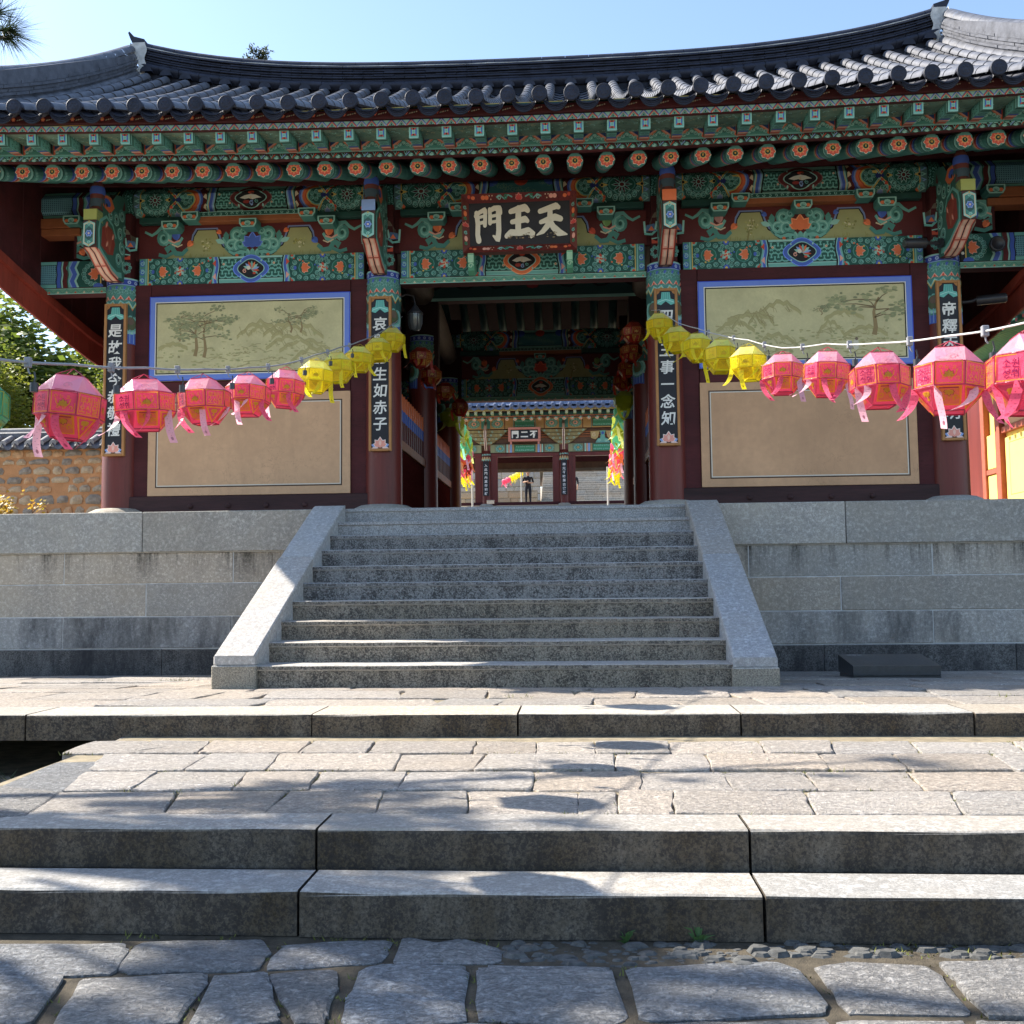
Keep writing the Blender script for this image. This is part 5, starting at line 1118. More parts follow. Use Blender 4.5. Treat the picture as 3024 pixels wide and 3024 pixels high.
bk = MB(); bk.grid(lambda u, v: (-6.85+13.7*u, YM+(22.4-YM)*v, roofz(-6.85+13.7*u, YM-(YM-YE)*v)-.02), 40, 14); put('rear_tile_slope', bk.mesh('rear_tile_slope', TILE), gate)
# main ridge: round base tiles, stacked flat tiles, a row of round caps
rbz = lambda x: 9.05+rz(x)
def ridge_piece(mb, x0, x1, y0, y1, z0, z1, zf, gap=.004, jit=.006):
    d = random.uniform(-jit, jit); e = random.uniform(-.004, .004)
    mb.raw([(x, y, zf(x)+z+e*(z == z1)) for x in (x0+gap, x1-gap) for y, z in ((y0+d, z0), (y0+d-.004, z0+(z1-z0)*.3), (y0+d+.004, z1), (y1, z1), (y1, z0))], [(0, 1, 6, 5), (1, 2, 7, 6), (2, 3, 8, 7), (3, 4, 9, 8), (0, 4, 3, 2, 1), (5, 6, 7, 8, 9)])
nseg = 38
core = MB()
for i in range(nseg):
    xa, xb = -6.6+13.2*i/nseg, -6.6+13.2*(i+1)/nseg
    core.raw([(x, y, rbz(x)+z) for x in (xa, xb) for y, z in ((16.40, -.25), (16.40, .5), (16.62, .5), (16.62, -.25))], [(0, 1, 5, 4), (1, 2, 6, 5), (2, 3, 7, 6)])
put('ridge_core', core.mesh('ridge_core', TILE_DK), gate)
for x in cols:                                            # closing tiles between the rows, half-round pieces
    if abs(x) < 6.5:
        mb_ = meshes.get('closer')
        if not mb_:
            mb = MB(); mb.sm = True; mb.grid(lambda u, v: (.10*cos(PI*u), -.05+.1*v, .10*sin(PI*u)), 8, 1); mb.sm = False; mb.poly([(.10*cos(PI*i/8), -.05, .10*sin(PI*i/8)) for i in range(9)]); mb_ = meshes['closer'] = recalc(mb.mesh('ridge_closing_tile', TILE_DK))
        put('ridge_closing_tile', mb_, gate, (x, 16.30, rbz(x)-.02))
for lay in range(8):
    nn = nseg if lay < 7 else 34; off = .5*(lay % 2)
    for i in range(-1, nn+1):
        a, b = -6.62+13.24*(i+off)/nn, -6.62+13.24*(i+1+off)/nn; a, b = max(a, -6.62), min(b, 6.62)
        if b-a < .06: continue
        xm = (a+b)/2; sl_ = (rbz(b)-rbz(a))/(b-a); mb = MB(); zf = lambda x: rbz(xm)+sl_*(x-xm)
        if lay == 0:
            mb.sm = True; q = random.uniform(-.006, .006); mb.grid(lambda u, v: (a+.004+(b-a-.008)*v, 16.37+q-.075*sin(PI*u), zf(a+(b-a)*v)+.02+.16*u), 6, 1); nm = 'ridge_base_tile'
        elif lay < 7: ridge_piece(mb, a, b, 16.365-.004*lay+(.012 if lay % 2 else 0), 16.64, .185+.042*(lay-1), .185+.042*(lay-1)+.030, zf); nm = 'ridge_tile'
        else:
            mb.sm = True; mb.grid(lambda u, v: (a+.003+(b-a-.006)*v, 16.5-.13*cos(PI*u), zf(a+(b-a)*v)+.44+.13*sin(PI*u)), 8, 1); nm = 'ridge_cap_tile'
        put(nm, recalc(mb.mesh(nm, TILE_DK)), gate)
ml = MB()
for i in range(nseg):
    xa, xb = -6.6+13.2*i/nseg, -6.6+13.2*(i+1)/nseg; w1, w2 = (.010+.006*sin(i*2.3), .010+.006*sin(i*2.3+2.3))
    ml.raw([(x, y, rbz(x)+z) for x, w in ((xa, w1), (xb, w2)) for y, z in ((16.352, .436), (16.352, .436+w), (16.45, .436+w), (16.45, .436))], [(0, 1, 5, 4), (1, 2, 6, 5), (3, 0, 4, 7)])
put('lime_bed', ml.mesh('lime_bed', LIME), gate)
for s in (-1, 1):
    # upswept end tile and the lime plug under it
    mb = MB(); z0 = rbz(6.62); pr = [(s*6.56, z0+.40), (s*6.74, z0+.46), (s*6.80, z0+.58), (s*6.845, z0+.70), (s*6.82, z0+.72), (s*6.74, z0+.63), (s*6.56, z0+.575)]; mb.prism(pr, 16.38, 16.62, 'y'); put('ridge_end_tile', recalc(mb.mesh('ridge_end_tile', TILE_DK)), gate)
    mb = MB(); r = random.Random(3)
    def lime(u, v): z = z0-.32+.80*v; w = .10+.035*sin(v*9)+.025*sin(v*23+1)+.05*v*v; return (s*(6.50+w*(.0+1.6*u)-.05*sin(v*17)*(1-u)*.4), 16.31-.05*u*(1-v), z)
    mb.grid(lime, 5, 18); mb.grid(lambda u, v: (s*(6.60+.20*sin(v*2.2)), 16.30+.36*u, z0-.32+.80*v), 3, 10); put('lime_plug', recalc(mb.mesh('lime_plug', LIME)), gate)
    # descending ridge along the gable
    X0 = s*6.80; dz = lambda y: roofz(6.6, y)+.10; nd = 17
    for lay in range(7):
        for i in range(nd+1):
            off = .5*(lay % 2); a = 10.9+5.3*(i-off)/nd; b = a+5.3/nd; a, b = max(10.9, a), min(b, 16.30)
            if b-a < .06: continue
            mb = MB(); ya, yb = a+.004, b-.004; w = .172+(.016 if lay % 2 else -.012)+random.uniform(-.006, .006); nm = 'descending_ridge_tile'
            if lay == 6:
                mb.sm = True; mb.grid(lambda u, v: (X0-.13*cos(PI*u), ya+(yb-ya)*v, dz(ya+(yb-ya)*v)+.42+.115*sin(PI*u)), 8, 1); nm = 'descending_ridge_cap'
            elif lay == 5:
                mb.sm = True; mb.grid(lambda u, v: (X0-.15*cos(PI*u), ya+(yb-ya)*v, dz(ya+(yb-ya)*v)+.32+.09*sin(PI*u)), 8, 1)
            elif lay == 0:
                mb.sm = True; mb.grid(lambda u, v: (X0-(.17+.05)*cos(PI*u), ya+(yb-ya)*v, dz(ya+(yb-ya)*v)-.02+.16*sin(PI*u)), 8, 1)
            else:
                z0_, z1_ = .12+.054*(lay-1), .12+.054*(lay-1)+.040; e = random.uniform(-.004, .004)
                mb.raw([(X0+t*w, y, dz(y)+z+e) for y in (ya, yb) for t, z in ((-1, z0_), (-1, z1_), (1, z1_), (1, z0_))], [(0, 1, 5, 4), (1, 2, 6, 5), (2, 3, 7, 6), (3, 0, 4, 7), (0, 3, 2, 1), (4, 5, 6, 7)])
            put(nm, recalc(mb.mesh(nm, TILE)), gate)
    mb = MB(); mb.raw([(X0+t*.15, y, dz(y)+z) for y in (10.95, 16.2) for t, z in ((-1, -.1), (-1, .36), (1, .36), (1, -.1))], [(0, 1, 5, 4), (1, 2, 6, 5), (2, 3, 7, 6), (0, 3, 2, 1)]); put('descending_ridge_core', recalc(mb.mesh('descending_ridge_core', TILE)), gate)
    # bargeboard and the wind board of upright planks under it
    mb = MB(); zb = lambda y: roofz(6.7, y if y < YM else 2*YM-y)-.06; n = 24
    for i in range(n):
        a, b = 10.8+11.4*i/n, 10.8+11.4*(i+1)/n
        mb.raw([(s*x, y, zb(y)+z) for y in (a, b) for x, z in ((6.70, 0), (6.75, 0), (6.75, -.32), (6.70, -.32))], [(0, 1, 5, 4), (1, 2, 6, 5), (2, 3, 7, 6), (3, 0, 4, 7)])
    put('bargeboard', recalc(mb.mesh('bargeboard', REDWOOD)), gate)
    lowz = lambda y: (lambda d: 4.12+.012*d*d+(.035*d*d if d > 3.6 else 0)*0+(.0 if d < 2 else .085*(d-2)))(abs(y-YM))
    np_ = 24; y0_, y1_ = 11.2, 2*YM-11.2
    for i in range(np_):
        a, b = y0_+(y1_-y0_)*i/np_+.004, y0_+(y1_-y0_)*(i+1)/np_-.004; ta, tb = min(zb(a), 9)-.1, min(zb(b), 9)-.1; x = s*(6.46+random.uniform(-.003, .003))
        q6 = [(0, 1, 2, 3), (7, 6, 5, 4), (0, 4, 5, 1), (1, 5, 6, 2), (2, 6, 7, 3), (3, 7, 4, 0)]
        mb = MB(); mb.raw([(x+t, y, z) for t in (0, .03) for y, z in ((a, lowz(a)+.06), (b, lowz(b)+.06), (b, tb), (a, ta))], q6); put('wind_board_plank', recalc(mb.mesh('wind_board_plank', MAROON_D)), gate)
        x -= s*.035; mb = MB(); mb.raw([(x+t, y, z) for t in (0, .03) for y, z in ((a-.002, lowz(a)), (b+.002, lowz(b)), (b+.002, lowz(b)+.36), (a-.002, lowz(a)+.36))], q6); put('wind_board_skirt', recalc(mb.mesh('wind_board_skirt', REDWOOD)), gate)
    mb = MB(); n = 20
    for i in range(n):
        a, b = y0_+(y1_-y0_)*i/n, y0_+(y1_-y0_)*(i+1)/n; k = .30
        mb.raw([(s*6.405-s*.03+t, y, lowz(y)+z) for y in (a, b) for t, z in ((-.03, k), (.03, k), (.03, k+.11), (-.03, k+.11))], [(0, 1, 5, 4), (1, 2, 6, 5), (2, 3, 7, 6), (3, 0, 4, 7)])
    put('wind_board_batten', recalc(mb.mesh('wind_board_batten', REDWOOD)), gate)
# ------------------------------------------------------------------ boards hung on the gate
BRUSH = {   # brush characters of the name board, digitised as strokes: (points, widths) in a unit square
 '天': [([(.14, .80), (.40, .87), (.66, .94), (.74, .90)], [.13, .15, .17, .12]), ([(.16, .50), (.40, .57), (.62, .63), (.80, .58)], [.11, .15, .18, .15]),
       ([(.47, .86), (.46, .62), (.38, .40), (.22, .24), (.02, .14)], [.14, .16, .16, .13, .03]), ([(.45, .56), (.56, .36), (.74, .20), (1.0, .14)], [.12, .17, .20, .04])],
 '王': [([(.20, .82), (.45, .88), (.70, .92), (.80, .84)], [.13, .17, .19, .14]), ([(.24, .53), (.46, .56), (.70, .60), (.78, .55)], [.12, .15, .17, .12]),
       ([(.48, .90), (.46, .6), (.45, .25)], [.17, .18, .18]), ([(.04, .14), (.2, .24), (.50, .22), (.80, .27), (.97, .18), (.9, .10)], [.13, .17, .16, .19, .15, .08])],
 '門': [([(.10, .80), (.14, .5), (.12, .2), (.15, .04)], [.14, .15, .15, .17]), ([(.06, .72), (.2, .82), (.40, .90), (.42, .80)], [.10, .11, .12, .10]), ([(.40, .86), (.40, .70), (.38, .46)], [.12, .12, .12]),
       ([(.15, .68), (.38, .72)], [.08, .08]), ([(.15, .52), (.38, .55)], [.09, .09]), ([(.56, .90), (.57, .72), (.56, .52)], [.11, .12, .12]), ([(.56, .86), (.72, .93), (.90, .92), (.92, .8)], [.12, .13, .16, .14]),
       ([(.87, .88), (.86, .6), (.86, .3), (.82, .06), (.66, .16)], [.16, .16, .16, .17, .05]), ([(.58, .70), (.84, .74)], [.08, .08]), ([(.58, .54), (.84, .57)], [.08, .08])]}
def brush(p, ch, x, y, w, h, c, l=1):
    for pts, ws in BRUSH[ch]:
        P = []                                         # smooth the stroke
        for i in range(len(pts)-1):
            for k in range(6):
                t = k/6; P.append((pts[i][0]+(pts[i+1][0]-pts[i][0])*t, pts[i][1]+(pts[i+1][1]-pts[i][1])*t, ws[i]+(ws[i+1]-ws[i])*t))
        P.append(pts[-1]+(ws[-1],))
        L, Q = [], []
        for i, (a, b, ww) in enumerate(P):
            o, q = P[max(i-1, 0)], P[min(i+1, len(P)-1)]; dx, dy = q[0]-o[0], q[1]-o[1]; d = math.hypot(dx, dy) or 1; ww *= .55
            L.append((x+(a-dy/d*ww)*w, y+(b+dx/d*ww)*h)); Q.append((x+(a+dy/d*ww)*w, y+(b-dx/d*ww)*h))
        for i in range(len(P)-1): p.poly([L[i], Q[i], Q[i+1], L[i+1]], c, l)
        for (a, b, ww) in (P[0], P[-1]): p.ell(x+a*w, y+b*h, ww*.55*w, ww*.55*h, c, l, 10)
BLACKB = plain('black_lacquer', (.014, .014, .020), .5, .3, 6, .05)
nb = thing('name_board', 'wide carved name board with three pale brush characters over the middle passage', 'name board', (0, 12.55, 5.0))
T = .27; tf = lambda u, v, h: (u, 12.62-v*T-h, 5.0+v*.97)        # leans out at the top
def tbox(mb, x0, x1, v0, v1, h0, h1, col=None):
    vs = [tf(x, v, h) for h in (h0, h1) for v in (v0, v1) for x in (x0, x1)]; mb.raw(vs, [(0, 1, 3, 2), (4, 6, 7, 5), (0, 4, 5, 1), (2, 3, 7, 6), (0, 2, 6, 4), (1, 5, 7, 3)], col)
mb = MB(); tbox(mb, -.63, .63, .10, .62, -.02, .02); put('board', recalc(mb.mesh('board', BLACKB)), nb)
for q in (((-.715, 0), (.715, 0), (.63, .10), (-.63, .10)), ((-.715, .70), (.715, .70), (.63, .615), (-.63, .615)), ((-.715, 0), (-.715, .70), (-.63, .615), (-.63, .10)), ((.715, 0), (.715, .70), (.63, .615), (.63, .10))):
    mb = MB(); (a, b, c, d) = q
    vs = [tf(*a, .10), tf(*b, .10), tf(*c, .022), tf(*d, .022), tf(*a, -.02), tf(*b, -.02), tf(*c, -.02), tf(*d, -.02)]
    mb.raw(vs, [(0, 1, 2, 3), (4, 5, 6, 7), (0, 1, 5, 4), (1, 2, 6, 5), (2, 3, 7, 6), (3, 0, 4, 7)]); fr = put('frame_board', recalc(mb.mesh('frame_board', MAROON)), nb)
p = Paint()
def fh(u, v):      # height of the sloping frame
    e = max(min((abs(u)-.63)/.085, 1), min((.10-v)/.10, 1), min((v-.615)/.085, 1), 0); return .022+.078*e
for y, rng in ((.05, 1), (.66, 1)):
    lotus(p, 0, y-.02, .05, (.60, .07, .06), 2, PINK)
    for s in (-1, 1):
        p.stroke([(s*.08, y), (s*.13, y+.02), (s*.18, y-.015), (s*.23, y+.02), (s*.28, y)], .014, TEAL, 1); p.curl(s*.16, y, .026, 1, (.03, .22, .12), 2, .012); p.curl(s*.24, y, .024, 2, TEALL, 2, .010)
        for k in range(2): p.ell(s*(.40+.045*k), y, .027, .022, ORNG if s*(.1 if y > .3 else -.1) < 0 else PINK, 2, 8)
        for k in range(3): p.ell(s*(.33+.018*k), y+.016*(-1)**k, .007, .007, CREAM, 2, 6)
        p.ell(s*.57, y, .026, .018, ORNG, 2, 8); p.ell(s*.62, y+.01, .02, .018, RED, 3, 8)
for s in (-1, 1):
    lotus(p, s*.672, .33, .045, (.60, .07, .06), 2, PINK, PI/2); 
    for v in (.18, .48): p.ell(s*.672, v, .02, .035, ORNG if v > .3 else PINK, 2, 8); p.curl(s*.672, v+.07, .022, 1, TEAL, 2, .012); p.curl(s*.672, v-.06, .02, 1, (.03, .22, .12), 2, .012)
paint_obj('painted_frame', p, lambda u, v, h: tf(u, v, fh(u, v)+h+.004), nb)
p = Paint()
for ch, x in (('門', -.57), ('王', -.18), ('天', .205)): brush(p, ch, x, .145, .36 if ch != '天' else .385, .43, (.74, .68, .54), 2)
r_ = random.Random(4)
for k in range(26): p.ell(r_.uniform(-.15, .5), r_.uniform(.17, .24), r_.uniform(.006, .02), r_.uniform(.003, .008), (.30, .23, .14), 3, 6)
mb = MB(); p.onto(mb, lambda u, v, h: tf(u, v, .024+h*3)); put('brush_characters', mb.mesh('brush_characters', MATS['flat_paint']), nb)
for s in (-1, 1):
    mb = MB(); mb.prism([(12.62, 5.04), (12.54, 4.99), (12.56, 4.90), (12.62, 4.80), (12.70, 4.76), (12.80, 4.80), (12.90, 4.84), (12.90, 4.92), (12.80, 4.98)], s*.62-.04, s*.62+.04, 'x', col=(.10, .33, .20)); q = Paint(); q.curl(0, .06, .035, 0, LGRN, 2); q.rect(-.035, .1, .035, .26, LGRN, 1); mb2 = mb; q.onto(mb2, on_front(s*.62, 12.545, 4.78))
    put('bracket_foot', recalc(mb2.mesh('bracket_foot', PAINT)), nb)
# vertical couplet boards on the four posts
def couplet(x, text, label):
    t = thing('couplet_board', label, 'plaque', (x, 12.81, 2.555), group='couplet boards on the gate posts')
    w, z0, z1 = .147, 2.555, 4.56
    mb = MB(); mb.box(x-w+.02, x+w-.02, 12.815, 12.845, z0+.02, z1-.02); put('board', mb.mesh('board', BLACKB), t)
    fm_ = MATS.get('couplet_frame') or plain('couplet_frame', (.42, .20, .07), .6, .2, 5, .1)
    for a in ((x-w, x-w+.034, z0, z1), (x+w-.034, x+w, z0, z1), (x-w+.034, x+w-.034, z0, z0+.034), (x-w+.034, x+w-.034, z1-.034, z1)):
        mb = MB(); mb.box(a[0], a[1], 12.798, 12.85, a[2], a[3], .006); put('frame_strip', mb.mesh('frame_strip', fm_), t)
    p = Paint(); y1 = z1-z0
    p.poly([(-.105, y1-.15), (-.11, y1-.20), (-.06, y1-.215), (0, y1-.165), (.06, y1-.215), (.11, y1-.20), (.105, y1-.15), (.06, y1-.135), (.05, y1-.05), (-.05, y1-.05), (-.06, y1-.135)], (.16, .50, .44), 1)
    for k in range(4): p.rect(-.04+.024*k, y1-.14, -.032+.024*k, y1-.055, (.07, .30, .28), 2)
    p.stroke([(-.10, y1-.18), (-.05, y1-.16), (0, y1-.145), (.05, y1-.16), (.10, y1-.18)], .010, (.4, .72, .66), 2)
    for s in (-1, 1): p.poly([(s*.112, y1-.035), (s*.112, y1-.08), (s*.085, y1-.06), (s*.07, y1-.035)], (.42, .20, .07), 2)
    lotus(p, 0, .065, .098, (.80, .34, .27), 2, (.88, .76, .70)); p.petal(0, .065, .08, .035, PI/2, (.86, .55, .45), 5)
    for s in (-1, 1): p.petal(s*.02, .06, .10, .05, .25 if s > 0 else PI-.25, BLUEL, 1); p.petal(s*.02, .045, .10, .035, -.12 if s > 0 else PI+.12, (.8, .6, .55), 2)
    n = len(text); top, bot = y1-.25, .24; st_ = (top-bot)/n
    for i, ch in enumerate(text):
        for P in text_polys(ch, .185 if ch != '一' else .17, .018): p.poly([(u+.10*v, top-st_*(i+.5)+v) for u, v in P], (.78, .77, .72), 1)
    mb = MB(); p.onto(mb, on_front(x, 12.815, z0)); put('lettering', mb.mesh('lettering', MATS['flat_paint']), t)
couplet(-5.31, '是故我今恭敬禮', 'tall black couplet board with white characters on the outermost left post')
couplet(-1.822, '哀愍衆生如赤子', 'tall black couplet board on the post left of the passage')
couplet(1.822, '四天王事一念知', 'tall black couplet board on the post right of the passage')
couplet(5.305, '帝釋天王慧鑑明', 'tall black couplet board with white characters on the outermost right post')
# lamps and cameras
wl_ = thing('wall_lamp', 'old glass lantern lamp under the beam beside the left passage post', 'lamp', (-1.55, 13.35, 4.5))
mb = MB(); X0, Y0, Z0 = -1.46, 13.40, 4.32
mb.lathe([(.0, .30), (.03, .27), (.06, .22), (.105, .17), (.11, .155), (0, .155)], 12); mb.v = [(x+X0, y+Y0, z+Z0) for x, y, z in mb.v]; put('cap', mb.mesh('cap', STEEL), wl_)
mb = MB(); mb.lathe([(.095, .15), (.09, .02), (.06, -.06), (0, -.07)], 12); mb.v = [(x+X0, y+Y0, z+Z0) for x, y, z in mb.v]; put('glass', mb.mesh('glass', GLASS), wl_)
mb = MB()
for k in range(6): a = k*PI/3; mb.tube([(X0+.097*cos(a), Y0+.097*sin(a), Z0+.155), (X0+.092*cos(a), Y0+.092*sin(a), Z0+.02), (X0+.062*cos(a), Y0+.062*sin(a), Z0-.06)], .007, 5)
mb.tube([(X0, Y0, Z0+.29), (X0-.02, Y0, Z0+.40), (X0-.12, Y0-.03, Z0+.42), (X0-.24, Y0-.1, Z0+.34)], .012, 6); put('cage', mb.mesh('cage', STEEL), wl_)
for nm, lab, bx, d, ln in (('security_camera', 'grey bullet camera on the post head, pointing left, by the right bracket', (5.20, 12.70, 5.00), (-.75, -.10, -.02), .26), ('flood_lamp', 'black flood lamp on the dark side wall right of the outermost right board', (5.62, 13.4, 4.43), (.85, -.3, .0), .34)):
    t = thing(nm, lab, 'camera' if 'camera' in nm else 'lamp', bx); b = Vector(bx); d = Vector(d)
    mb = MB(); mb.tube([b, b+d*.2, b+d*.26+Vector((0, 0, .02))], .022, 8); mb.tube([b-d*.02, b+d*.03], .06, 10); put('arm', mb.mesh('arm', STEEL), t)
    mb = MB(); a = b+d*.26; e = a+d.normalized()*ln; mb.tube([a, e], .062, 12); put('housing', mb.mesh('housing', STEEL), t); mb = MB(); mb.tube([e, e+d.normalized()*.015], .05, 12); put('lens_glass', mb.mesh('lens_glass', GLASS), t)
t = thing('spot_lamp', 'round black spot lamp in front of the far right lintel end', 'lamp', (5.92, 12.8, 4.9)); mb = MB(); mb.lathe([(.05, -.06), (.085, -.04), (.10, .03), (.085, .05), (.07, .03), (0, .03)], 16); mb.v = [(5.92+x, 12.82-z, 5.0+y) for x, y, z in mb.v]; put('housing', recalc(mb.mesh('housing', STEEL)), t); mb = MB(); mb.tube([(5.92, 12.85, 5.0), (5.92, 12.98, 5.05)], .025, 8); put('arm', mb.mesh('arm', STEEL), t)
# ------------------------------------------------------------------ paper lanterns on their cables
LCOL = {'pink': ((.86, .13, .24), (.88, .50, .60), (.85, .46, .05)), 'yellow': ((.95, .80, .03), (.95, .92, .30), (.78, .58, .03)), 'red': ((.36, .028, .014), (.33, .04, .02), (.62, .38, .08)),
        'green': ((.20, .62, .38), (.30, .70, .52), (.55, .52, .10)), 'olive': ((.42, .50, .05), (.55, .60, .20), (.20, .24, .03)), 'orange': ((.90, .26, .08), (.92, .45, .20), (.75, .55, .1))}
FT = {}
for s_ in ('부처님', '오신날', '소원', '성취'): FT[s_] = text_polys(s_, .042, .012, 1)
SC_ = .150; ZB = (.095, .055, -.05, -.145)            # top square, belt, bottom square
def ring8(r, z): return [Vector((r*cos(PI/8+k*PI/4), r*sin(PI/8+k*PI/4), z)) for k in range(8)]
def lantern_mesh(key, seed, simple=False):
    c, ctop, gold = LCOL[key]; r = random.Random(seed); mb = MB(); R8 = SC_/cos(PI/8)*.98
    A, B = ring8(R8, .052), ring8(R8, -.052); top = [Vector((.072*cos(PI/4+k*PI/2)*1.2, .072*sin(PI/4+k*PI/2)*1.2, .135)) for k in range(4)]
    bot = [Vector((.075*cos(PI/4+k*PI/2)*1.2, .075*sin(PI/4+k*PI/2)*1.2, -.148)) for k in range(4)]
    j = lambda v, k=.005: Vector((v.x+r.uniform(-k, k), v.y+r.uniform(-k, k), v.z+r.uniform(-k, k)))
    A = [j(v) for v in A]; B = [j(v) for v in B]
    faces = []
    for k in range(8): faces.append((B[k], B[(k+1) % 8], A[(k+1) % 8], A[k], 'belt', k))
    # vertices k=0 at 22.5deg, k=1 at 67.5deg: the pair shares the corner at 45deg
    for q in range(4):
        a, b, c_ = 2*q, 2*q+1, (2*q+2) % 8
        faces.append((A[a], A[b], top[q], None, 'tri_top', q)); faces.append((A[b], A[c_], top[(q+1) % 4], top[q], 'top', q))
        faces.append((B[b], B[a], bot[q], None, 'tri', q)); faces.append((B[c_], B[b], bot[q], bot[(q+1) % 4], 'low', q))
    faces.append((top[0], top[1], top[2], top[3], 'cap', 0))
    for (p0, p1, p2, p3, kind, k) in faces:
        pts = [p0, p1, p2] + ([p3] if p3 else []); col = ctop if kind in ('top', 'tri_top', 'cap') else c
        v = r.uniform(.86, 1.1); col = tuple(min(1, x*v) for x in col)
        if simple: mb.poly(pts, col); continue
        n = (p1-p0).cross(pts[-1]-p0).normalized(); U = (p1-p0).normalized(); V = n.cross(U); w = (p1-p0).length; o = (p0+p1)/2
        # foil is a little crumpled: split into a fan round a raised centre
        cen = sum(pts, Vector())/len(pts)+n*r.uniform(-.007, .003)
        for i in range(len(pts)): mb.poly([pts[i], pts[(i+1) % len(pts)], cen], tuple(min(1, x*r.uniform(.92, 1.08)) for x in col))
        P = Paint(); dark = tuple(x*.55 for x in c)
        if kind == 'belt':
            for e in ((-w/2+.004, .004, w/2-.004, .008), (-w/2+.004, .096, w/2-.004, .100), (-w/2+.004, .008, -w/2+.008, .096), (w/2-.008, .008, w/2-.004, .096)): P.rect(*e, gold, 1)
            if k % 4 == 2 or k % 4 == 3 and seed % 2:
                for s_, y in (('부처님', .068), ('오신날', .030)): 
                    for q in FT[s_]: P.poly([(x*.84, v_*1.0+y) for x, v_ in q], gold, 2)
            elif k % 4 == 0:
                for s_, y in (('소원', .068), ('성취', .030)):
                    for q in FT[s_]: P.poly([(x*.9, v_*.9+y) for x, v_ in q], gold if key != 'pink' else (.35, .02, .12), 2)
            elif k % 2:
                lotus(P, 0, .036, .026, gold, 2, dark)
                for q in range(6): P.curl(-.035+.014*q, .028 if q % 2 else .075, .009, q, gold, 2, .004, .9, 1, 5)
                for q in (-1, 1): P.stroke([(q*.012, .03), (q*.028, .045), (q*.034, .066)], .005, gold, 2)
            else:
                P.ring(0, .052, .03, .006, gold, 2, 12); P.ell(0, .052, .018, .018, gold, 2, 8)
        elif kind == 'low':
            P.poly([(-w/2+.006, .004), (w/2-.006, .004), (.048, .105), (-.048, .105)], gold if k % 2 == 0 else tuple(x_*.85+y_*.15 for x_, y_ in zip(c, gold)), 1); P.poly([(-w/2+.018, .011), (w/2-.018, .011), (.041, .098), (-.041, .098)], tuple(.55*x_+.45*y_ for x_, y_ in zip(c, gold)), 2); lotus(P, 0, .028, .026, gold, 3, dark);
            for q in range(7): P.curl(-.036+.012*q, .022+.05*((q*.618) % 1), .008, q, gold, 3, .004, .9, 1, 5)
            P.stroke([(-.04, .014), (.04, .014)], .005, dark, 3); 
            for s in (-1, 1): P.curl(s*.030, .065, .016, 1, gold, 3, .008, 1, s, 6)
        elif kind == 'tri':
            P.poly([(-w/2+.008, .006), (w/2-.008, .006), (0, .115)], gold if k % 2 else tuple(x*.8 for x in c), 1); P.poly([(-w/2+.022, .014), (w/2-.022, .014), (0, .098)], c, 2); lotus(P, 0, .025, .024, gold, 3, gold); P.ell(0, .06, .008, .008, gold, 3, 6)
        elif kind == 'top': P.stroke([(-w/2+.012, .008), (w/2-.012, .008)], .004, dark, 1); P.curl(0, .045, .022, 0, tuple(x*.8 for x in ctop), 1, .007)
        P.onto(mb, lambda u, v_, h: o+U*u+V*v_+n*(h+.0032), base=.0, step=.0006)
    return recalc(mb.mesh('paper_body', PAPER)) if simple else mb.mesh('paper_body', PAPER)
def lantern_frame(key):
    c = tuple(x*.62 for x in LCOL[key][0]); mb = MB(); R8 = SC_/cos(PI/8)
    A, B = ring8(R8, .052), ring8(R8, -.052)
    for k in range(8):
        for a, b in ((A[k], A[(k+1) % 8]), (B[k], B[(k+1) % 8]), (A[k], B[k])): mb.tube([a, b], .0028, 4, False, c)
    bt = [Vector((.09*cos(PI/4+k*PI/2), .09*sin(PI/4+k*PI/2), -.150)) for k in range(4)]; tp = [Vector((.0864*cos(PI/4+k*PI/2), .0864*sin(PI/4+k*PI/2), .136)) for k in range(4)]
    for k in range(4): mb.tube([bt[k], bt[(k+1) % 4]], .004, 4, False, c); mb.tube([tp[k], tp[(k+1) % 4]], .0025, 4, False, c); mb.tube([tp[k], (0, 0, .175)], .002, 4, False, c)
    return mb.mesh('wire_frame', PAPER)
def strip_mesh(key, ln, drift, seed):
    r = random.Random(seed); c, ct, gold = LCOL[key]; mb = MB(); n = 7; w = .019; base = ct if key != 'yellow' and seed % 3 else c
    f = lambda u, v: (w*(2*u-1)*cos(v*1.2*drift)+drift*ln*.55*v*v, .012*sin(v*5+seed)+w*(2*u-1)*sin(v*1.2*drift), -ln*v*(1-.18*abs(drift)*v))
    for i in range(n): mb.poly([f(0, i/n), f(1, i/n), f(1, (i+1)/n), f(0, (i+1)/n)], base)
    p = Paint(); d = tuple(x*.6 for x in base)
    for k in range(10): p.ell(.2+.6*((k*.618) % 1), .1+.075*k, .07, .012, d, 1, 5)
    p.ring(.5, .87, .16, .05, d, 1, 6, ry=.03)
    p.onto(mb, lambda u, v, h: (lambda q: (q[0], q[1]-.0012-h*.3, q[2]))(f(u, v)), vbr=[k/n for k in range(1, n)]); return mb.mesh('paper_strip', PAPER)
LM = {k: [lantern_mesh(k, s) for s in (1, 2, 5)] for k in ('pink', 'yellow', 'red', 'green')}; LS = {k: lantern_mesh(k, 3, True) for k in LCOL}
LF = {k: lantern_frame(k) for k in LCOL}; ST = {k: [strip_mesh(k, l, d, i) for i, (l, d) in enumerate(((.17, -.8), (.20, .25), (.15, -1.3), (.18, .7)))] for k in LCOL}
lc = 0
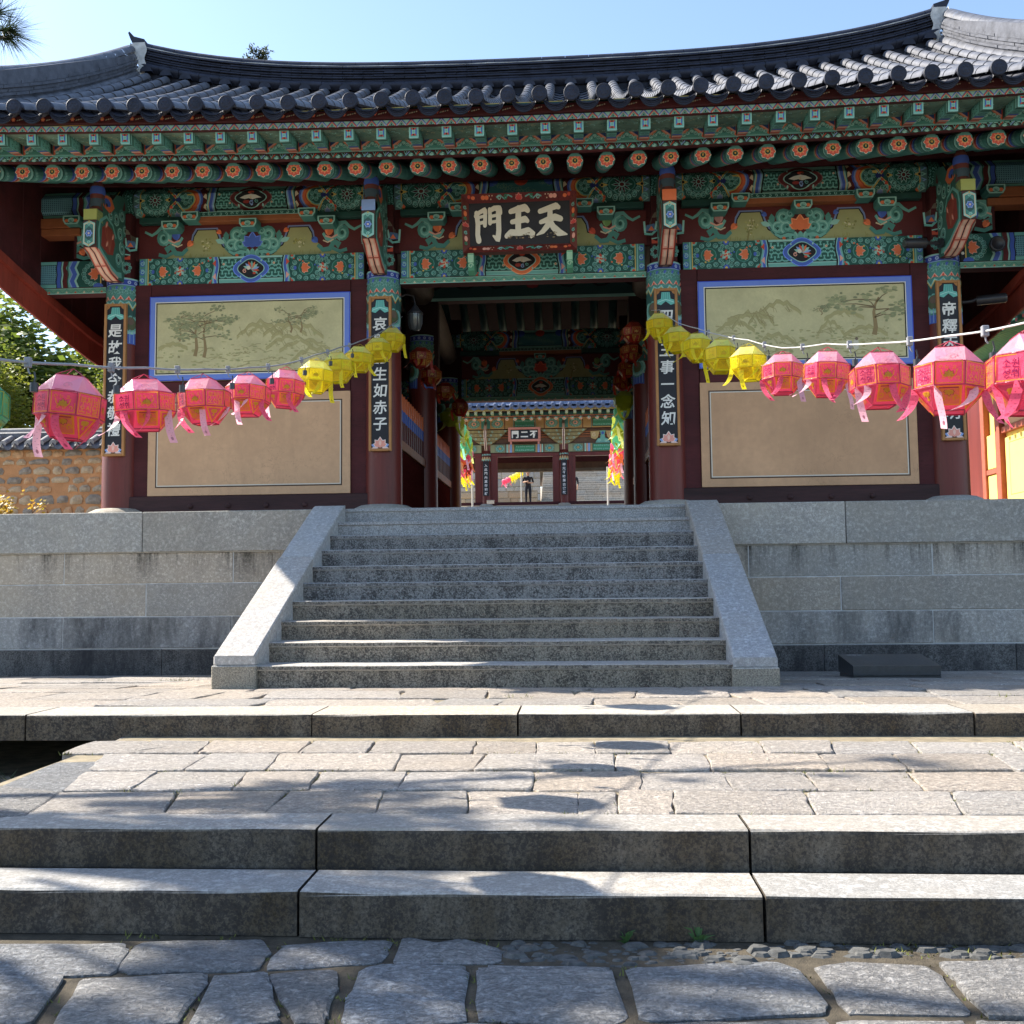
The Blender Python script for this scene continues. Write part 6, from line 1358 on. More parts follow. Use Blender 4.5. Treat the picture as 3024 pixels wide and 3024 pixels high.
def lantern(x, y, z, key, label, group, rot=0., far=False, tilt=(0, 0), k=1.):
    global lc
    lc += 1; r = random.Random(lc)
    t = thing('paper_lantern', label, 'lantern', (x, y, z), (tilt[0], tilt[1], rot), group)
    if far:
        put('paper_body', LS[key], t, local=True); t.scale = (k, k, k)
        for q in range(4): put('paper_strip', ST[key][(lc+q) % 4], t, (.12*cos(q*1.5-2.6), .12*sin(q*1.5-2.6), -.06), (0, 0, r.uniform(-.8, .8)), local=True, scale=(1.25, 1, 1.5))
        return t
    t.scale = (r.uniform(.96, 1.04), r.uniform(.96, 1.04), r.uniform(.93, 1.05))
    put('paper_body', LM[key][lc % 3], t, local=True); put('wire_frame', LF[key], t, local=True)
    for k in range(4):
        a = -2.9+.85*k+r.uniform(-.3, .3)-rot; put('paper_strip', ST[key][(lc+k) % 4], t, (.15*cos(a), .15*sin(a), -.05), (r.uniform(-.1, .1), 0, -rot+r.uniform(-.4, .4)), local=True)
    return t
ORD = ('first', 'second', 'third', 'fourth', 'fifth')
LEFT = [(-1.70, 4.6, 1.665, 'pink'), (-1.665, 5.35, 1.81, 'pink'), (-1.655, 6.2, 1.985, 'pink'), (-1.672, 7.1, 2.19, 'pink'), (-1.66, 8., 2.415, 'pink'), (-1.676, 9., 2.72, 'yellow'), (-1.70, 10., 3.02, 'yellow'), (-1.70, 11., 3.33, 'yellow'), (-1.685, 12., 3.67, 'yellow'), (-1.63, 12.65, 3.95, 'yellow')]
RIGHT = [(2.40, 4.0, 1.60, 'pink'), (2.345, 4.7, 1.72, 'pink'), (2.30, 5.6, 1.905, 'pink'), (2.316, 6.8, 2.19, 'pink'), (2.233, 7.8, 2.40, 'pink'), (2.118, 8.6, 2.66, 'yellow'), (2.015, 9.5, 2.93, 'yellow'), (1.93, 10.5, 3.25, 'yellow'), (1.823, 11.5, 3.58, 'yellow'), (1.70, 12.35, 3.96, 'yellow')]
for side, pts in (('left', LEFT), ('right', RIGHT)):
    np_k = {'pink': 0, 'yellow': 0}
    for x, y, z, k in pts:
        i = np_k[k]; np_k[k] += 1
        where = 'nearest the viewer' if i == 0 and k == 'pink' else 'nearest the gate' if i == 4 and k == 'yellow' else ORD[i]+' from the viewer'
        lantern(x, y, z, k, f'{k} paper lantern on the {side} cable, {where} of its five {k} ones', f'lanterns on the {side} cable', rot=random.uniform(-.25, .25)+(.2 if side == 'left' else -.2), tilt=(random.uniform(-.06, .06), random.uniform(-.08, .08)))
lantern(-1.885, 4.1, 1.59, 'green', 'pale green paper lantern cut by the left edge of the photo', 'lanterns on the left cable', .3)
def cable(name, label, pts, mat, r=.008, pegs=()):
    t = thing(name, label, 'cable', pts[0]); mb = MB(); P = []
    for a, b in zip(pts, pts[1:]):
        a, b = Vector(a), Vector(b); P += [a+(b-a)*k/6-Vector((0, 0, .007*sin(PI*k/6))) for k in range(6)]
    mb.tube(P+[pts[-1]], r, 7); put('cord', mb.mesh('cord', mat), t)
    for i, (x, y, z) in enumerate(pegs):
        if 'clip' not in meshes:
            m_ = MB(); m_.box(-.014, .014, -.012, .012, -.03, .016, .003); m_.tube([(0, 0, -.03), (.004, 0, -.05), (.012, 0, -.06)], .004, 5); meshes['clip'] = m_.mesh('clip', plain('clip_plastic', (.25, .25, .27), .5, .2, 9, 0)); m_ = MB(); m_.tube([(0, 0, 0), (0, 0, -.04)], .018, 8); m_.tube([(0, 0, .05), (.006, 0, .02), (0, 0, 0)], .004, 5); meshes['socket'] = m_.mesh('bulb_socket', STEEL)
        c = put('clip', meshes['clip'], t, (x, y, z)); put('bulb_socket', meshes['socket'], t, (x+.03, y, z-.10))
        m_ = 'hook'
        if m_ not in meshes: h = MB(); h.tube([(0, 0, -.05), (0, 0, 0), (.008, 0, .03), (.02, 0, .045), (.03, 0, .03), (.03, 0, .0)], .003, 5); meshes[m_] = h.mesh('hook', plain('hook_wire', (.4, .4, .4), .4, .2, 9, 0))
    return t
def cpts(L, dz): return [(x, y, z+dz) for x, y, z, k in L]
lp = [(-2.9, 2.4, 1.66)]+[(-1.84, 4.1, 1.79)]+cpts(LEFT, .20)+[(-1.62, 13.3, 4.42)]; rp = [(3.1, 1.6, 1.55)]+cpts(RIGHT, .20)+[(1.62, 13.3, 4.42)]
mids = lambda L: [tuple((a+b)/2 for a, b in zip(p, q)) for p, q in zip(L, L[1:])]
cable('lantern_cable', 'grey bulb cable that carries the left row of lanterns to the gate', lp, CABLE, .0065, mids(lp[1:-3])); cable('lantern_cable', 'pale bulb cable that carries the right row of lanterns to the gate', rp, CABLE_W, .0048, mids(rp[1:-3]))
# lanterns through the passage and the court behind
INL = [(790, 665, 13.9), (803, 692, 15.2), (818, 722, 16.8), (838, 752, 18.4)]; INR = [(1207, 618, 13.7), (1199, 650, 15.), (1190, 682, 16.6), (1181, 706, 18.)]
INL = [(-1.46, 13.9, 4.0), (-1.5, 15.2, 4.02), (-1.5, 16.8, 4.09), (-1.43, 18.4, 4.10)]; INR = [(1.46, 13.7, 4.22), (1.5, 15.0, 4.27), (1.52, 16.6, 4.37), (1.5, 18., 4.43)]
for side, L in (('left', INL), ('right', INR)):
    for i, (x, y, z) in enumerate(L): lantern(x, y, z, 'red', f'dark red foil lantern inside the passage along the {side} wall, {ORD[i]} from the front', f'red lanterns along the {side} passage wall', .2)
# ------------------------------------------------------------------ the court behind the gate and the second gate
COURT = granite('court_gravel', (.42, .38, .32), .3)
cg = MB(); prof_ = [(11.95, 1.69), (22, 1.69), (27, 2.3), (33, 3.1), (38, 3.72), (41.2, 4.12), (42, 4.2), (49, 4.78), (54.8, 4.93), (90, 9.0), (400, 40.)]
for (a, za), (b, zb) in zip(prof_, prof_[1:]): cg.poly([(-140, a, za), (140, a, za), (140, b, zb), (-140, b, zb)])
put('court_ground', cg.mesh('court_ground', COURT), kind='structure')
G2X, G2Y, G2Z = -1.41, 42.0, 4.22
g2 = thing('inner_gate', 'second painted gate seen through the passage, with two doorways and a small black name board', 'temple gate', (G2X, G2Y, G2Z))
cx2 = [G2X-4.82, G2X-1.605, G2X+1.605, G2X+4.82]
mb = MB(); mb.lathe([(.20, 0), (.19, 1.2), (.18, 2.25), (0, 2.25)], 16); C2 = mb.mesh('column', MAROON)
mb = MB(); mb.lathe([(.30, -.06), (.28, 0), (.22, .05), (0, .05)], 16); P2 = mb.mesh('plinth_stone', GR_CAP)
p = Paint(); p.rect(-.6, 0, .6, .40, (.36, .36, .20), 0)
for k in range(12): p.curl(-.55+.1*k, .28, .04, k, TEALL, 1, .02); p.ell(-.55+.1*k, .12, .04, .08, (.55, .38, .20), 1, 8); p.ell(-.5+.1*k, .06, .03, .05, TEAL, 2, 6)
mb = MB(); p.onto(mb, lambda u, v, h: ((.188+h)*sin(u/.19), -(.188+h)*cos(u/.19), 1.80+v)); CP2 = mb.mesh('painted_capital', PAINT)
for x in cx2:
    for y in (G2Y, G2Y+3.4):
        c = put('column', C2, g2, (x, y, G2Z)); put('painted_capital', CP2, c, local=True); put('plinth_stone', P2, g2, (x, y, G2Z))
def b2(name, a, mat, bev=.005): mb = MB(); mb.box(*a, bev); return put(name, mb.mesh(name, mat), g2)
SAND = (.50, .30, .12)
for i in range(3):
    xa, xb = cx2[i]+.19, cx2[i+1]-.19; xc = (xa+xb)/2; L = xb-xa
    for y in (G2Y-.1, G2Y+3.3):
        b = b2('lintel', (xa, xb, y, y+.2, 6.38, 6.72), MAROON_D)
        if y < G2Y:
            k_ = ('g2beam',)
            def f():
                p = Paint(); h = L/2; p.rect(-h, 0, h, .34, (.22, .24, .14), 0); p.rect(-.42, .02, .42, .32, BLK, 1); p.rect(-.40, .04, .40, .30, (.06, .30, .17), 2)
                for k in range(20): p.curl(-.37+.039*k, .1+.14*(k % 2), .03, k, TEALL, 3, .012)
                for m in (-1, 1):
                    for x, w, c in ((.46, .05, SAND), (.53, .08, BLUEL), (.63, .04, PINK), (.70, .05, TEALL), (.77, .03, MAR)): p.rect(min(m*x, m*(x+w)), 0, max(m*x, m*(x+w)), .34, c, 2)
                    p.ell(m*1.02, .17, .19, .15, TEALD, 2, 14); curlring(p, m*1.02, .17, .15, .11, 9, .035, 3, TEALL); p.ell(m*1.02, .17, .06, .05, SAND, 5, 8); p.rect(min(m*1.25, m*1.42), .02, max(m*1.25, m*1.42), .32, (.3, .33, .18), 2)
                return p.cut(-h, h, 0, .34)
            put('painted_pattern', painted(k_, f, on_front(0, 0, 0)), b, (xc, y, 6.38))
    b2('frieze_board', (xa, xb, G2Y+.05, G2Y+.1, 6.72, 7.34), plain('brown_board', (.14, .075, .045), .6, .3, 4, .1) if 'brown_board' not in MATS else MATS['brown_board'])
    for y_ in (7.0, 7.1, 7.2): b2('frieze_rail', (xa+.3, xb-.3, G2Y-.0, G2Y+.06, y_, y_+.05), ORANGE_BOARD)
    b = b2('purlin', (cx2[i], cx2[i+1], G2Y-.15, G2Y+.2, 7.36, 7.80), MAROON_D)
    def f2():
        p = Paint(); h = 1.6; p.rect(-h, 0, h, .44, SAND, 0); p.rect(-.42, .05, .42, .40, BLK, 1); p.rect(-.40, .07, .40, .38, (.07, .30, .18), 2)
        for k in range(24): p.curl(-.37+.033*k, .13+.18*(k % 2), .03, k, TEALL, 3, .012)
        for m in (-1, 1):
            for x, w, c in ((.44, .03, (.12, .22, .20)), (.80, .03, MAR)): p.rect(min(m*x, m*(x+w)), 0, max(m*x, m*(x+w)), .44, c, 2)
            p.ell(m*1.12, .22, .26, .19, (.20, .30, .20), 2, 16); curlring(p, m*1.12, .22, .2, .14, 11, .045, 3, TEALL); p.ell(m*1.12, .22, .1, .08, PINK, 5, 10); p.ell(m*1.12, .22, .05, .04, TEALD, 6, 8); p.rect(min(m*1.42, m*1.58), .02, max(m*1.42, m*1.58), .42, TEALD, 2)
        return p
    put('painted_pattern', painted(('g2purl',), f2, on_front(0, 0, 0)), b, (xc, G2Y-.15, 7.36))
    # door posts, head and sill
    if i == 1 or True:
        for s, x in ((-1, xa), (1, xb)): b2('door_post', (min(x, x-s*.28), max(x, x-s*.28), G2Y-.02, G2Y+.14, 4.30, 6.34), MAROON)
        b2('door_head', (xa, xb, G2Y-.04, G2Y+.16, 6.22, 6.37), MAROON); b2('door_sill', (xa, xb, G2Y-.06, G2Y+.14, 4.22, 4.34), MAROON_D)
        b2('inner_head', (xa, xb, G2Y+3.3, G2Y+3.5, 5.96, 6.1), GREYWOOD); b2('rear_frieze', (xa, xb, G2Y+3.36, G2Y+3.44, 6.1, 7.6), MATS['brown_board'])
br2 = MB()
for (w0, w1, z0, z1, y) in ((.20, .42, 6.72, 6.86, -.45), (.42, .62, 6.88, 7.02, -.5), (.62, .80, 7.04, 7.18, -.4), (.80, .95, 7.2, 7.32, -.3)):
    br2.prism([(-w0, z0), (w0, z0), (w1, z1), (-w1, z1)], -.12, .12, 'y', col=(.34, .27, .12))
    q = Paint()
    for k in range(7): q.curl(-w0+2*w0*k/6, (z0+z1)/2, .05, k, (.45, .42, .20) if k % 2 else TEALL, 1, .02)
    q.onto(br2, on_front(0, -.12, 0))
br2.prism([(-.05, 6.40), (-.30, 6.62), (-.55, 6.95), (-.55, 7.25), (-.42, 7.5), (-.1, 7.7), (.1, 7.7), (.1, 6.4)], -.05, .05, 'x', col=(.50, .30, .22))
q = Paint(); q.rect(-.05, 0, -.02, 1, (.8, .66, .55), 0); q.rect(.02, 0, .05, 1, (.8, .66, .55), 0); q.rect(-.018, 0, .018, 1, MAR, 0); q.onto(br2, lambda u, v, h: (u, -.56-h, 6.95+.3*v)); q.onto(br2, lambda u, v, h: (u, -.05-.25*v-h, 6.40+.22*v-h)); q.onto(br2, lambda u, v, h: (u, -.30-.25*v-h, 6.62+.33*v-h))
BR2 = recalc(br2.mesh('carved_bracket', PAINT))
for x in cx2: put('carved_bracket', BR2, g2, (x, G2Y-.02, 0))
for xc in (G2X-3.21, G2X+3.21):
    mb = MB(); p = Paint(); p.poly([(-.30, 0), (.30, 0), (.22, .16), (.10, .2), (.08, .36), (.12, .50), (-.12, .50), (-.08, .36), (-.10, .2), (-.22, .16)], TEAL, 0); p.ell(0, .4, .06, .07, BLUE, 1, 8); p.curl(-.14, .08, .06, 0, TEALL, 1); p.curl(.14, .08, .06, 2, TEALL, 1)
    for s in (-1, 1): p.poly([(s*.12, .50), (s*.5, .48), (s*.48, .2), (s*.3, .14), (s*.2, .22)], (.55, .40, .18), 0); p.curl(s*.35, .33, .09, 1, CREAM, 1, .03)
    p.onto(mb, lambda u, v, h: (xc+u, G2Y-.03-h, 6.74+v)); put('lotus_board', mb.mesh('lotus_board', PAINT), g2)
# its eaves
mb = MB(); mb.tube([(0, 0, 0), (0, 1.8, .5)], .075, 10, True, TEALD); mb.poly([(.078*cos(k*PI/5), -.004, .078*sin(k*PI/5)) for k in range(10)], CREAM)
p = Paint()
for k in range(8): p.petal(0, 0, .07, .05, k*PI/4, (.62, .20, .12), 1)
p.ell(0, 0, .03, .03, TEALL, 3, 8); p.onto(mb, lambda u, v, h: (u, -.005-h, v)); R2 = mb.mesh('rafter', PAINT)
mb = MB(); mb.box(-.055, .055, 0, .5, -.06, .06, 0, None, (.22, .34, .16)); p = Paint(); p.rect(-.055, -.06, .055, .06, (.62, .60, .36), 0); p.rect(-.038, -.042, .038, .042, TEALD, 1); p.rect(-.018, -.02, .018, .02, CREAM, 2); p.onto(mb, lambda u, v, h: (u, -h, v)); F2 = mb.mesh('flying_rafter', PAINT)
BT = plain('blue_grey_tile', (.10, .125, .20), .5, .4, 7, .2)
mb = MB(); mb.lathe([(.085, 0), (.085, .03), (0, .03)], 12); mb.v = [(x, -z, y) for x, y, z in mb.v]; mb.sm = True; mb.grid(lambda u, v: (.082*cos(PI*u), .5*v, .082*sin(PI*u)+.2*v), 8, 1); D2 = recalc(mb.mesh('eave_end_tile', BT))
mb = MB(); n = 8
mb.raw([(-.14+.28*i/n, 0, .05-.07*(1-(2*i/n-1)**2)) for i in range(n+1)]+[(-.14+.28*i/n, -.02, -.02-.09*(1-(2*i/n-1)**2)) for i in range(n+1)], [(i, i+1, n+2+i, n+1+i) for i in range(n)]); mb.grid(lambda u, v: (-.14+.28*u, .5*v, .05-.07*(1-(2*u-1)**2)+.2*v), 6, 1); T2 = recalc(mb.mesh('eave_drip_tile', BT))
for i in range(-19, 20):
    x = G2X+.33*i; put('rafter', R2, g2, (x, 40.9, 7.62)); put('flying_rafter', F2, g2, (x+.1, 40.45, 7.80)); put('eave_end_tile', D2, g2, (x-.1, 40.2, 8.03)); put('eave_drip_tile', T2, g2, (x+.065, 40.2, 7.97))
for nm, a, m in (('eave_board', (G2X-6.6, G2X+6.6, 40.86, 40.94, 7.705, 7.735), plain('salmon_board', (.42, .16, .09), .6, .2, 4, .1)), ('gap_board', (G2X-6.6, G2X+6.6, 40.75, 40.8, 7.74, 7.86), DARKTEAL), ('upper_eave_board', (G2X-6.6, G2X+6.6, 40.38, 40.44, 7.865, 7.93), plain('ochre_board', (.36, .30, .12), .6, .3, 30, .1)), ('soffit', (G2X-6.6, G2X+6.6, 40.95, 43.6, 7.90, 7.95), MAROON)): b2(nm, a, m)
mb = MB(); mb.poly([(G2X-6.8, 40.25, 8.06), (G2X+6.8, 40.25, 8.06), (G2X+6.8, 43.7, 9.7), (G2X-6.8, 43.7, 9.7)]); mb.poly([(G2X-6.8, 47.1, 8.06), (G2X+6.8, 47.1, 8.06), (G2X+6.8, 43.7, 9.7), (G2X-6.8, 43.7, 9.7)]); put('tile_slope', mb.mesh('tile_slope', BT), g2)
n2 = thing('name_board', 'small black name board in a pink frame on the second gate', 'name board', (-1.4, 41.45, 6.8))
mb = MB(); mb.box(-1.98, -.82, 41.50, 41.54, 6.86, 7.28); put('board', mb.mesh('board', BLACKB), n2); pk = plain('pink_frame_paint', (.55, .22, .17), .6, .2, 5, 0)
for a in ((-2.06, -.74, 7.27, 7.36), (-2.06, -.74, 6.78, 6.87), (-2.06, -1.96, 6.87, 7.27), (-.84, -.74, 6.87, 7.27)): mb = MB(); mb.box(a[0], a[1], 41.44, 41.56, a[2], a[3], .01); put('frame_board', mb.mesh('frame_board', pk), n2)
for x in (-1.95, -.82): mb = MB(); mb.box(x-.04, x+.04, 41.45, 41.52, 6.66, 6.78, .01); put('foot', mb.mesh('foot', pk), n2)
p = Paint()
for ch, x in (('門', -1.78), ('二', -1.40), ('不', -1.03)):
    for P in text_polys(ch, .31, .045): p.poly([(u+x, v+7.07) for u, v in P], (.80, .80, .76), 1)
paint_obj('lettering', p, on_front(0, 41.50, 0), n2, mat=MATS['flat_paint'])
for x, tx, lb in ((cx2[1], '入此門內莫存知解', 'narrow black couplet board on the left door column of the second gate'), (cx2[2], '神光不昧萬古徽猷', 'narrow black couplet board on the right door column of the second gate')):
    t = thing('couplet_board', lb, 'plaque', (x, 41.78, 4.6), group='couplet boards on the second gate'); mb = MB(); mb.box(x-.125, x+.125, 41.77, 41.80, 4.60, 6.02, .004); put('board', mb.mesh('board', BLACKB), t); p = Paint()
    for i, ch in enumerate(tx):
        for P in text_polys(ch, .13, .022): p.poly([(u+x, 5.93-.165*(i+.5)+v) for u, v in P], (.75, .75, .75), 1)
    paint_obj('lettering', p, on_front(0, 41.77, 0), t, mat=MATS['flat_paint'])
# stairs and walls behind the second gate
fs = thing('stone_staircase', 'pale weathered stone stairs rising behind the second gate', 'staircase', (1.5, 55, 4.9)); GR_FAR = granite('far_granite', (.50, .47, .42), .3, stain=.4)
for i in range(19):
    x = -1.25
    while x < 6:
        w = random.uniform(1.0, 1.9); mb = MB(); mb.box(x, x+w-.012, 54.9+.34*i+random.uniform(-.01, .01), 55.4+.34*i, 4.75+.165*i, 4.93+.165*i, .012); put('step_block', mb.mesh('step_block', GR_FAR), fs); x += w
def rubble_wall(name, label, x0, x1, y, z0, z1, mat, depth, sx, sz, group=None):
    t = thing(name, label, 'wall', ((x0+x1)/2, y, z0)); mb = MB(); mb.box(x0, x1, y+.02, y+depth, z0, z1); put('core', mb.mesh('core', mat[1]), t); z = z0
    while z < z1-.05:
        h = min(sz*random.uniform(.75, 1.2), z1-z); x = x0
        while x < x1-.06:
            w = min(sx*random.uniform(.6, 1.5), x1-x); q = [(x+.012, z+.012), (x+w-.012, z+random.uniform(.008, .03)), (x+w-.015, z+h-.012), (x+.015, z+h-random.uniform(.01, .03))]
            me = stone_mesh(q, lambda v: 0, .08, .02, .01, 'wall_stone', mat[0], .015); put('wall_stone', me, t, (0, y+.0, 0), (PI/2, 0, 0)); x += w
        z += h
    return t
rubble_wall('stone_wall', 'low rubble retaining wall left of the far stairs, behind the person', -5.6, -1.35, 53.6, 4.9, 5.92, (granite('pale_rubble', (.48, .41, .31), .3), MORTAR), .4, .6, .34)
rubble_wall('stone_wall', 'higher grey block wall behind the low rubble wall left of the far stairs', -6.2, -1.3, 56.4, 5.6, 7.6, (granite('grey_block', (.52, .51, .49), .3), MORTAR), .4, .7, .42)
rubble_wall('stone_wall', 'rubble wall behind the left pole of the court', -7.6, -5.8, 47.5, 4.6, 5.9, (MATS['pale_rubble'], MORTAR), .4, .6, .4)
rubble_wall('stone_wall', 'rubble wall behind the right pole of the court', 3.2, 6.4, 48.5, 4.6, 5.6, (MATS['pale_rubble'], MORTAR), .4, .6, .4)
hl = thing('prayer_hall', 'distant dark red hall at the head of the far stairs', 'hall', (0, 66, 8))
mb = MB(); mb.box(-9, 9, 66, 72, 8.0, 11.5); put('wall', mb.mesh('wall', MAROON), hl); mb = MB(); mb.box(-10, 10, 65, 73, 8.02, 8.35, .02); put('stone_base', mb.mesh('stone_base', GR_CAP), hl)
mb = MB(); mb.prism([(63.5, 11.2), (69, 14), (74.5, 11.2)], -11, 11, 'x'); put('roof', recalc(mb.mesh('roof', BT)), hl); mb = MB(); mb.lathe([(.0, 9.9), (.5, 9.8), (1.2, 9.3), (1.3, 8.4), (1.3, 8.3)], 20, (-1.6, 64.)); tg = thing('stone_stupa', 'white rounded stone stupa at the head of the far stairs', 'stupa', (-1.6, 64, 8.3)); put('dome', mb.mesh('dome', LIME), tg); mb = MB(); mb.box(-3.2, 0, 62.6, 65.4, 7.9, 8.3, .02); put('base', mb.mesh('base', GR_CAP), tg)
# ---- two visitors in the second gate
def person(label, loc, rot, shirt, trousers, pose=0):
    t = thing('person', label, 'person', loc, (0, 0, rot)); sk = plain('skin', (.42, .24, .16), .6, .1, 20, 0) if 'skin' not in MATS else MATS['skin']
    J = {'pel': (0, 0, .92, .135), 'ch': (0, 0, 1.22, .15), 'nk': (0, .0, 1.42, .06), 'hd0': (0, -.02, 1.50, .075), 'hd1': (0, -.02, 1.60, .09), 'hd2': (0, -.015, 1.68, .06),
         'hl': (-.09, 0, .88, .10), 'kl': (-.10, -.01, .48, .068), 'al': (-.10, .02, .09, .045), 'tl': (-.11, -.13, .035, .038), 'hr': (.09, 0, .88, .10), 'kr': (.10, -.02, .48, .068), 'ar': (.11, .0, .09, .045), 'tr': (.13, -.15, .035, .038),
         'sl': (-.19, 0, 1.36, .062), 'el': (-.26, -.02, 1.10, .046), 'wl': (-.10, -.24, 1.12, .030), 'sr': (.19, 0, 1.36, .062), 'er': (.26, -.02, 1.09, .046), 'wr': (.06, -.25, 1.07, .030)}
    if pose: J['wl'] = (-.27, -.1, .85, .03); J['wr'] = (.27, -.1, .85, .03)
    E_ = [('pel', 'ch'), ('ch', 'nk'), ('nk', 'hd0'), ('hd0', 'hd1'), ('hd1', 'hd2'), ('pel', 'hl'), ('hl', 'kl'), ('kl', 'al'), ('al', 'tl'), ('pel', 'hr'), ('hr', 'kr'), ('kr', 'ar'), ('ar', 'tr'), ('ch', 'sl'), ('sl', 'el'), ('el', 'wl'), ('ch', 'sr'), ('sr', 'er'), ('er', 'wr')]
    for s, w in (('l', J['wl']), ('r', J['wr'])):        # palm and five fingers
        d = Vector((.055 if s == 'l' else -.055, -.05, 0)) if not pose else Vector((0, -.02, -.07)); side = Vector((0, 0, 1)) if not pose else Vector((0, 1, 0))
        J['p'+s] = tuple(Vector(w[:3])+d)+(.026,); E_.append(('w'+s, 'p'+s))
        for k in range(5):
            o = side*(.018*(k-2)); a = Vector(J['p'+s][:3])+o+d*.35; b = a+d*(.55 if k else .35)+(Vector((0, 0, .02)) if k == 4 and not pose else Vector())
            J['f'+s+str(k)] = tuple(a)+(.009,); J['g'+s+str(k)] = tuple(b)+(.007,); E_ += [('p'+s, 'f'+s+str(k)), ('f'+s+str(k), 'g'+s+str(k))]
    ks = list(J); me = bpy.data.meshes.new('body'); me.from_pydata([J[k][:3] for k in ks], [(ks.index(a), ks.index(b)) for a, b in E_], []); o = bpy.data.objects.new('body', me); COL.objects.link(o)
    sm = o.modifiers.new('s', 'SKIN'); 
    for k, v in zip(ks, me.skin_vertices[0].data): v.radius = (J[k][3], J[k][3]*(.72 if k in ('pel', 'ch') else 1))
    me.skin_vertices[0].data[0].use_root = True
    ss = o.modifiers.new('u', 'SUBSURF'); ss.levels = 2
    m2 = bpy.data.meshes.new_from_object(o.evaluated_get(bpy.context.evaluated_depsgraph_get())); bpy.data.objects.remove(o); m2.name = 'body'
    m2.materials.clear(); cloth = plain('shirt_%d' % pose, shirt, .9, .2, 20, 0); tr = plain('trousers_%d' % pose, trousers, .9, .2, 20, 0); shoe = plain('shoe_%d' % pose, (.02, .02, .02), .5, .1, 20, 0)
    for m in (sk, cloth, tr, shoe): m2.materials.append(m)
    for p in m2.polygons:
        c = p.center; arm = math.hypot(c.x-0, c.y) > .22 or c.y < -.14; p.material_index = 3 if c.z < .10 else 2 if c.z < .93 and not (arm and pose) else 0 if c.z > 1.415 or (arm and c.z < 1.17 and c.y < -.08) else 1; p.use_smooth = True
    put('body', m2, t, local=True)
    mb = MB(); mb.sm = True; mb.lathe([(.088, 1.585), (.102, 1.64), (.09, 1.70), (.05, 1.735), (0, 1.745)], 14, (0, -.005), 0 if False else -.55, PI+.55); mb.lathe([(.10, 1.655), (.092, 1.70), (.05, 1.737), (0, 1.747)], 14, (0, -.012)); put('hair', recalc(mb.mesh('hair', plain('hair_%d' % pose, (.012, .010, .010), .6, .2, 30, .1))), t, local=True)
    mb = MB(); mb.tube([(0, -.105, 1.60), (0, -.125, 1.575), (0, -.11, 1.565)], [.008, .014, .010], 6); put('nose', mb.mesh('nose', sk), t, local=True)
    for s in (-1, 1): mb = MB(); mb.tube([(s*.036, -.104, 1.607), (s*.036, -.110, 1.607)], .009, 8); put('eye', mb.mesh('eye', shoe), t, local=True); mb = MB(); mb.tube([(s*.092, -.01, 1.57), (s*.098, -.0, 1.615)], .014, 6); put('ear', mb.mesh('ear', sk), t, local=True)
    mb = MB(); mb.box(-.025, .025, -.112, -.100, 1.530, 1.540); put('mouth', mb.mesh('mouth', plain('lip_%d' % pose, (.25, .09, .08), .6, .1, 20, 0)), t, local=True)
    return t
person('person in dark shirt and trousers standing in the middle doorway of the second gate', (-1.67, 50.0, 4.87), .1, (.022, .020, .026), (.014, .016, .028))
person('person in dark clothes half hidden behind the right doorway column of the second gate', (.56, 50.6, 4.87), -.5, (.03, .03, .035), (.02, .02, .025), 1)
# ---- lanterns and poles in the court
GL = [(-1.78, 19.8, 4.15, 'olive'), (-1.83, 21, 4.22, 'olive'), (-1.95, 22.4, 4.33, 'green'), (-2.02, 23.7, 4.41, 'olive'), (-2.09, 25, 4.46, 'green'), (-2.2, 26.4, 4.53, 'olive')]
GR_ = [(1.62, 19.8, 4.40, 'olive'), (1.66, 21, 4.38, 'green'), (1.69, 22.4, 4.44, 'olive'), (1.72, 23.7, 4.50, 'olive'), (1.75, 25, 4.52, 'green'), (1.80, 26.4, 4.58, 'olive')]
for i in range(7): y = 28+.95*i; GL.append((-2.36-.10*i, y, 4.52+.02*(i % 2), ('pink', 'orange', 'red', 'pink', 'orange', 'yellow', 'yellow')[i])); GR_.append((1.82+.02*i, y, 4.64-.02*i, ('pink', 'orange', 'pink', 'orange', 'pink', 'yellow', 'yellow')[i]))
for side, L in (('left', GL), ('right', GR_)):
    seen, tot = {}, {}
    for q in L: tot[q[3]] = tot.get(q[3], 0)+1
    for i, (x, y, z, k) in enumerate(L):
        seen[k] = seen.get(k, 0)+1; nm = 'leaf green' if k == 'olive' else 'mint green' if k == 'green' else k
        lantern(x, y, z, k, f'{nm} lantern in the far {side} court row' + ('' if tot[k] == 1 else f', {ORD[seen[k]-1]} of that colour from the front'), f'far {side} row lanterns', random.uniform(-.5, .5), True, k=1.35)
for k_ in range(9):
    t_ = k_/8; c_ = 'pink' if k_ < 2 else 'yellow' if k_ < 7 else 'red'
    lantern(-2.95+.95*t_, 52+6.5*t_, 6.25+1.35*t_, c_, f'{c_} lantern in the distant row beside the far stairs, {ORD[k_ if k_ < 2 else k_-2 if k_ < 7 else k_-7]} {c_} one from the left', 'distant row lanterns', .3*k_, True)
for x, y, z0, z1, lab in ((-2.79, 34, 3.4, 4.75, 'slim white pole under the left lanterns of the court'), (1.72, 34, 3.4, 4.8, 'slim white pole under the right lanterns of the court'), (-2.03, 50.6, 4.85, 6.6, 'slim white pole beside the person in the doorway')):
    mb = MB(); mb.tube([(x, y, z0), (x, y, z1)], .03, 8); t = thing('lantern_pole', lab, 'pole', (x, y, z0)); put('shaft', mb.mesh('shaft', CABLE_W), t); mb = MB(); mb.lathe([(.12, z0+.0), (.12, z0+.06), (.04, z0+.09)], 12, (x, y)); put('foot', mb.mesh('foot', LIME), t)
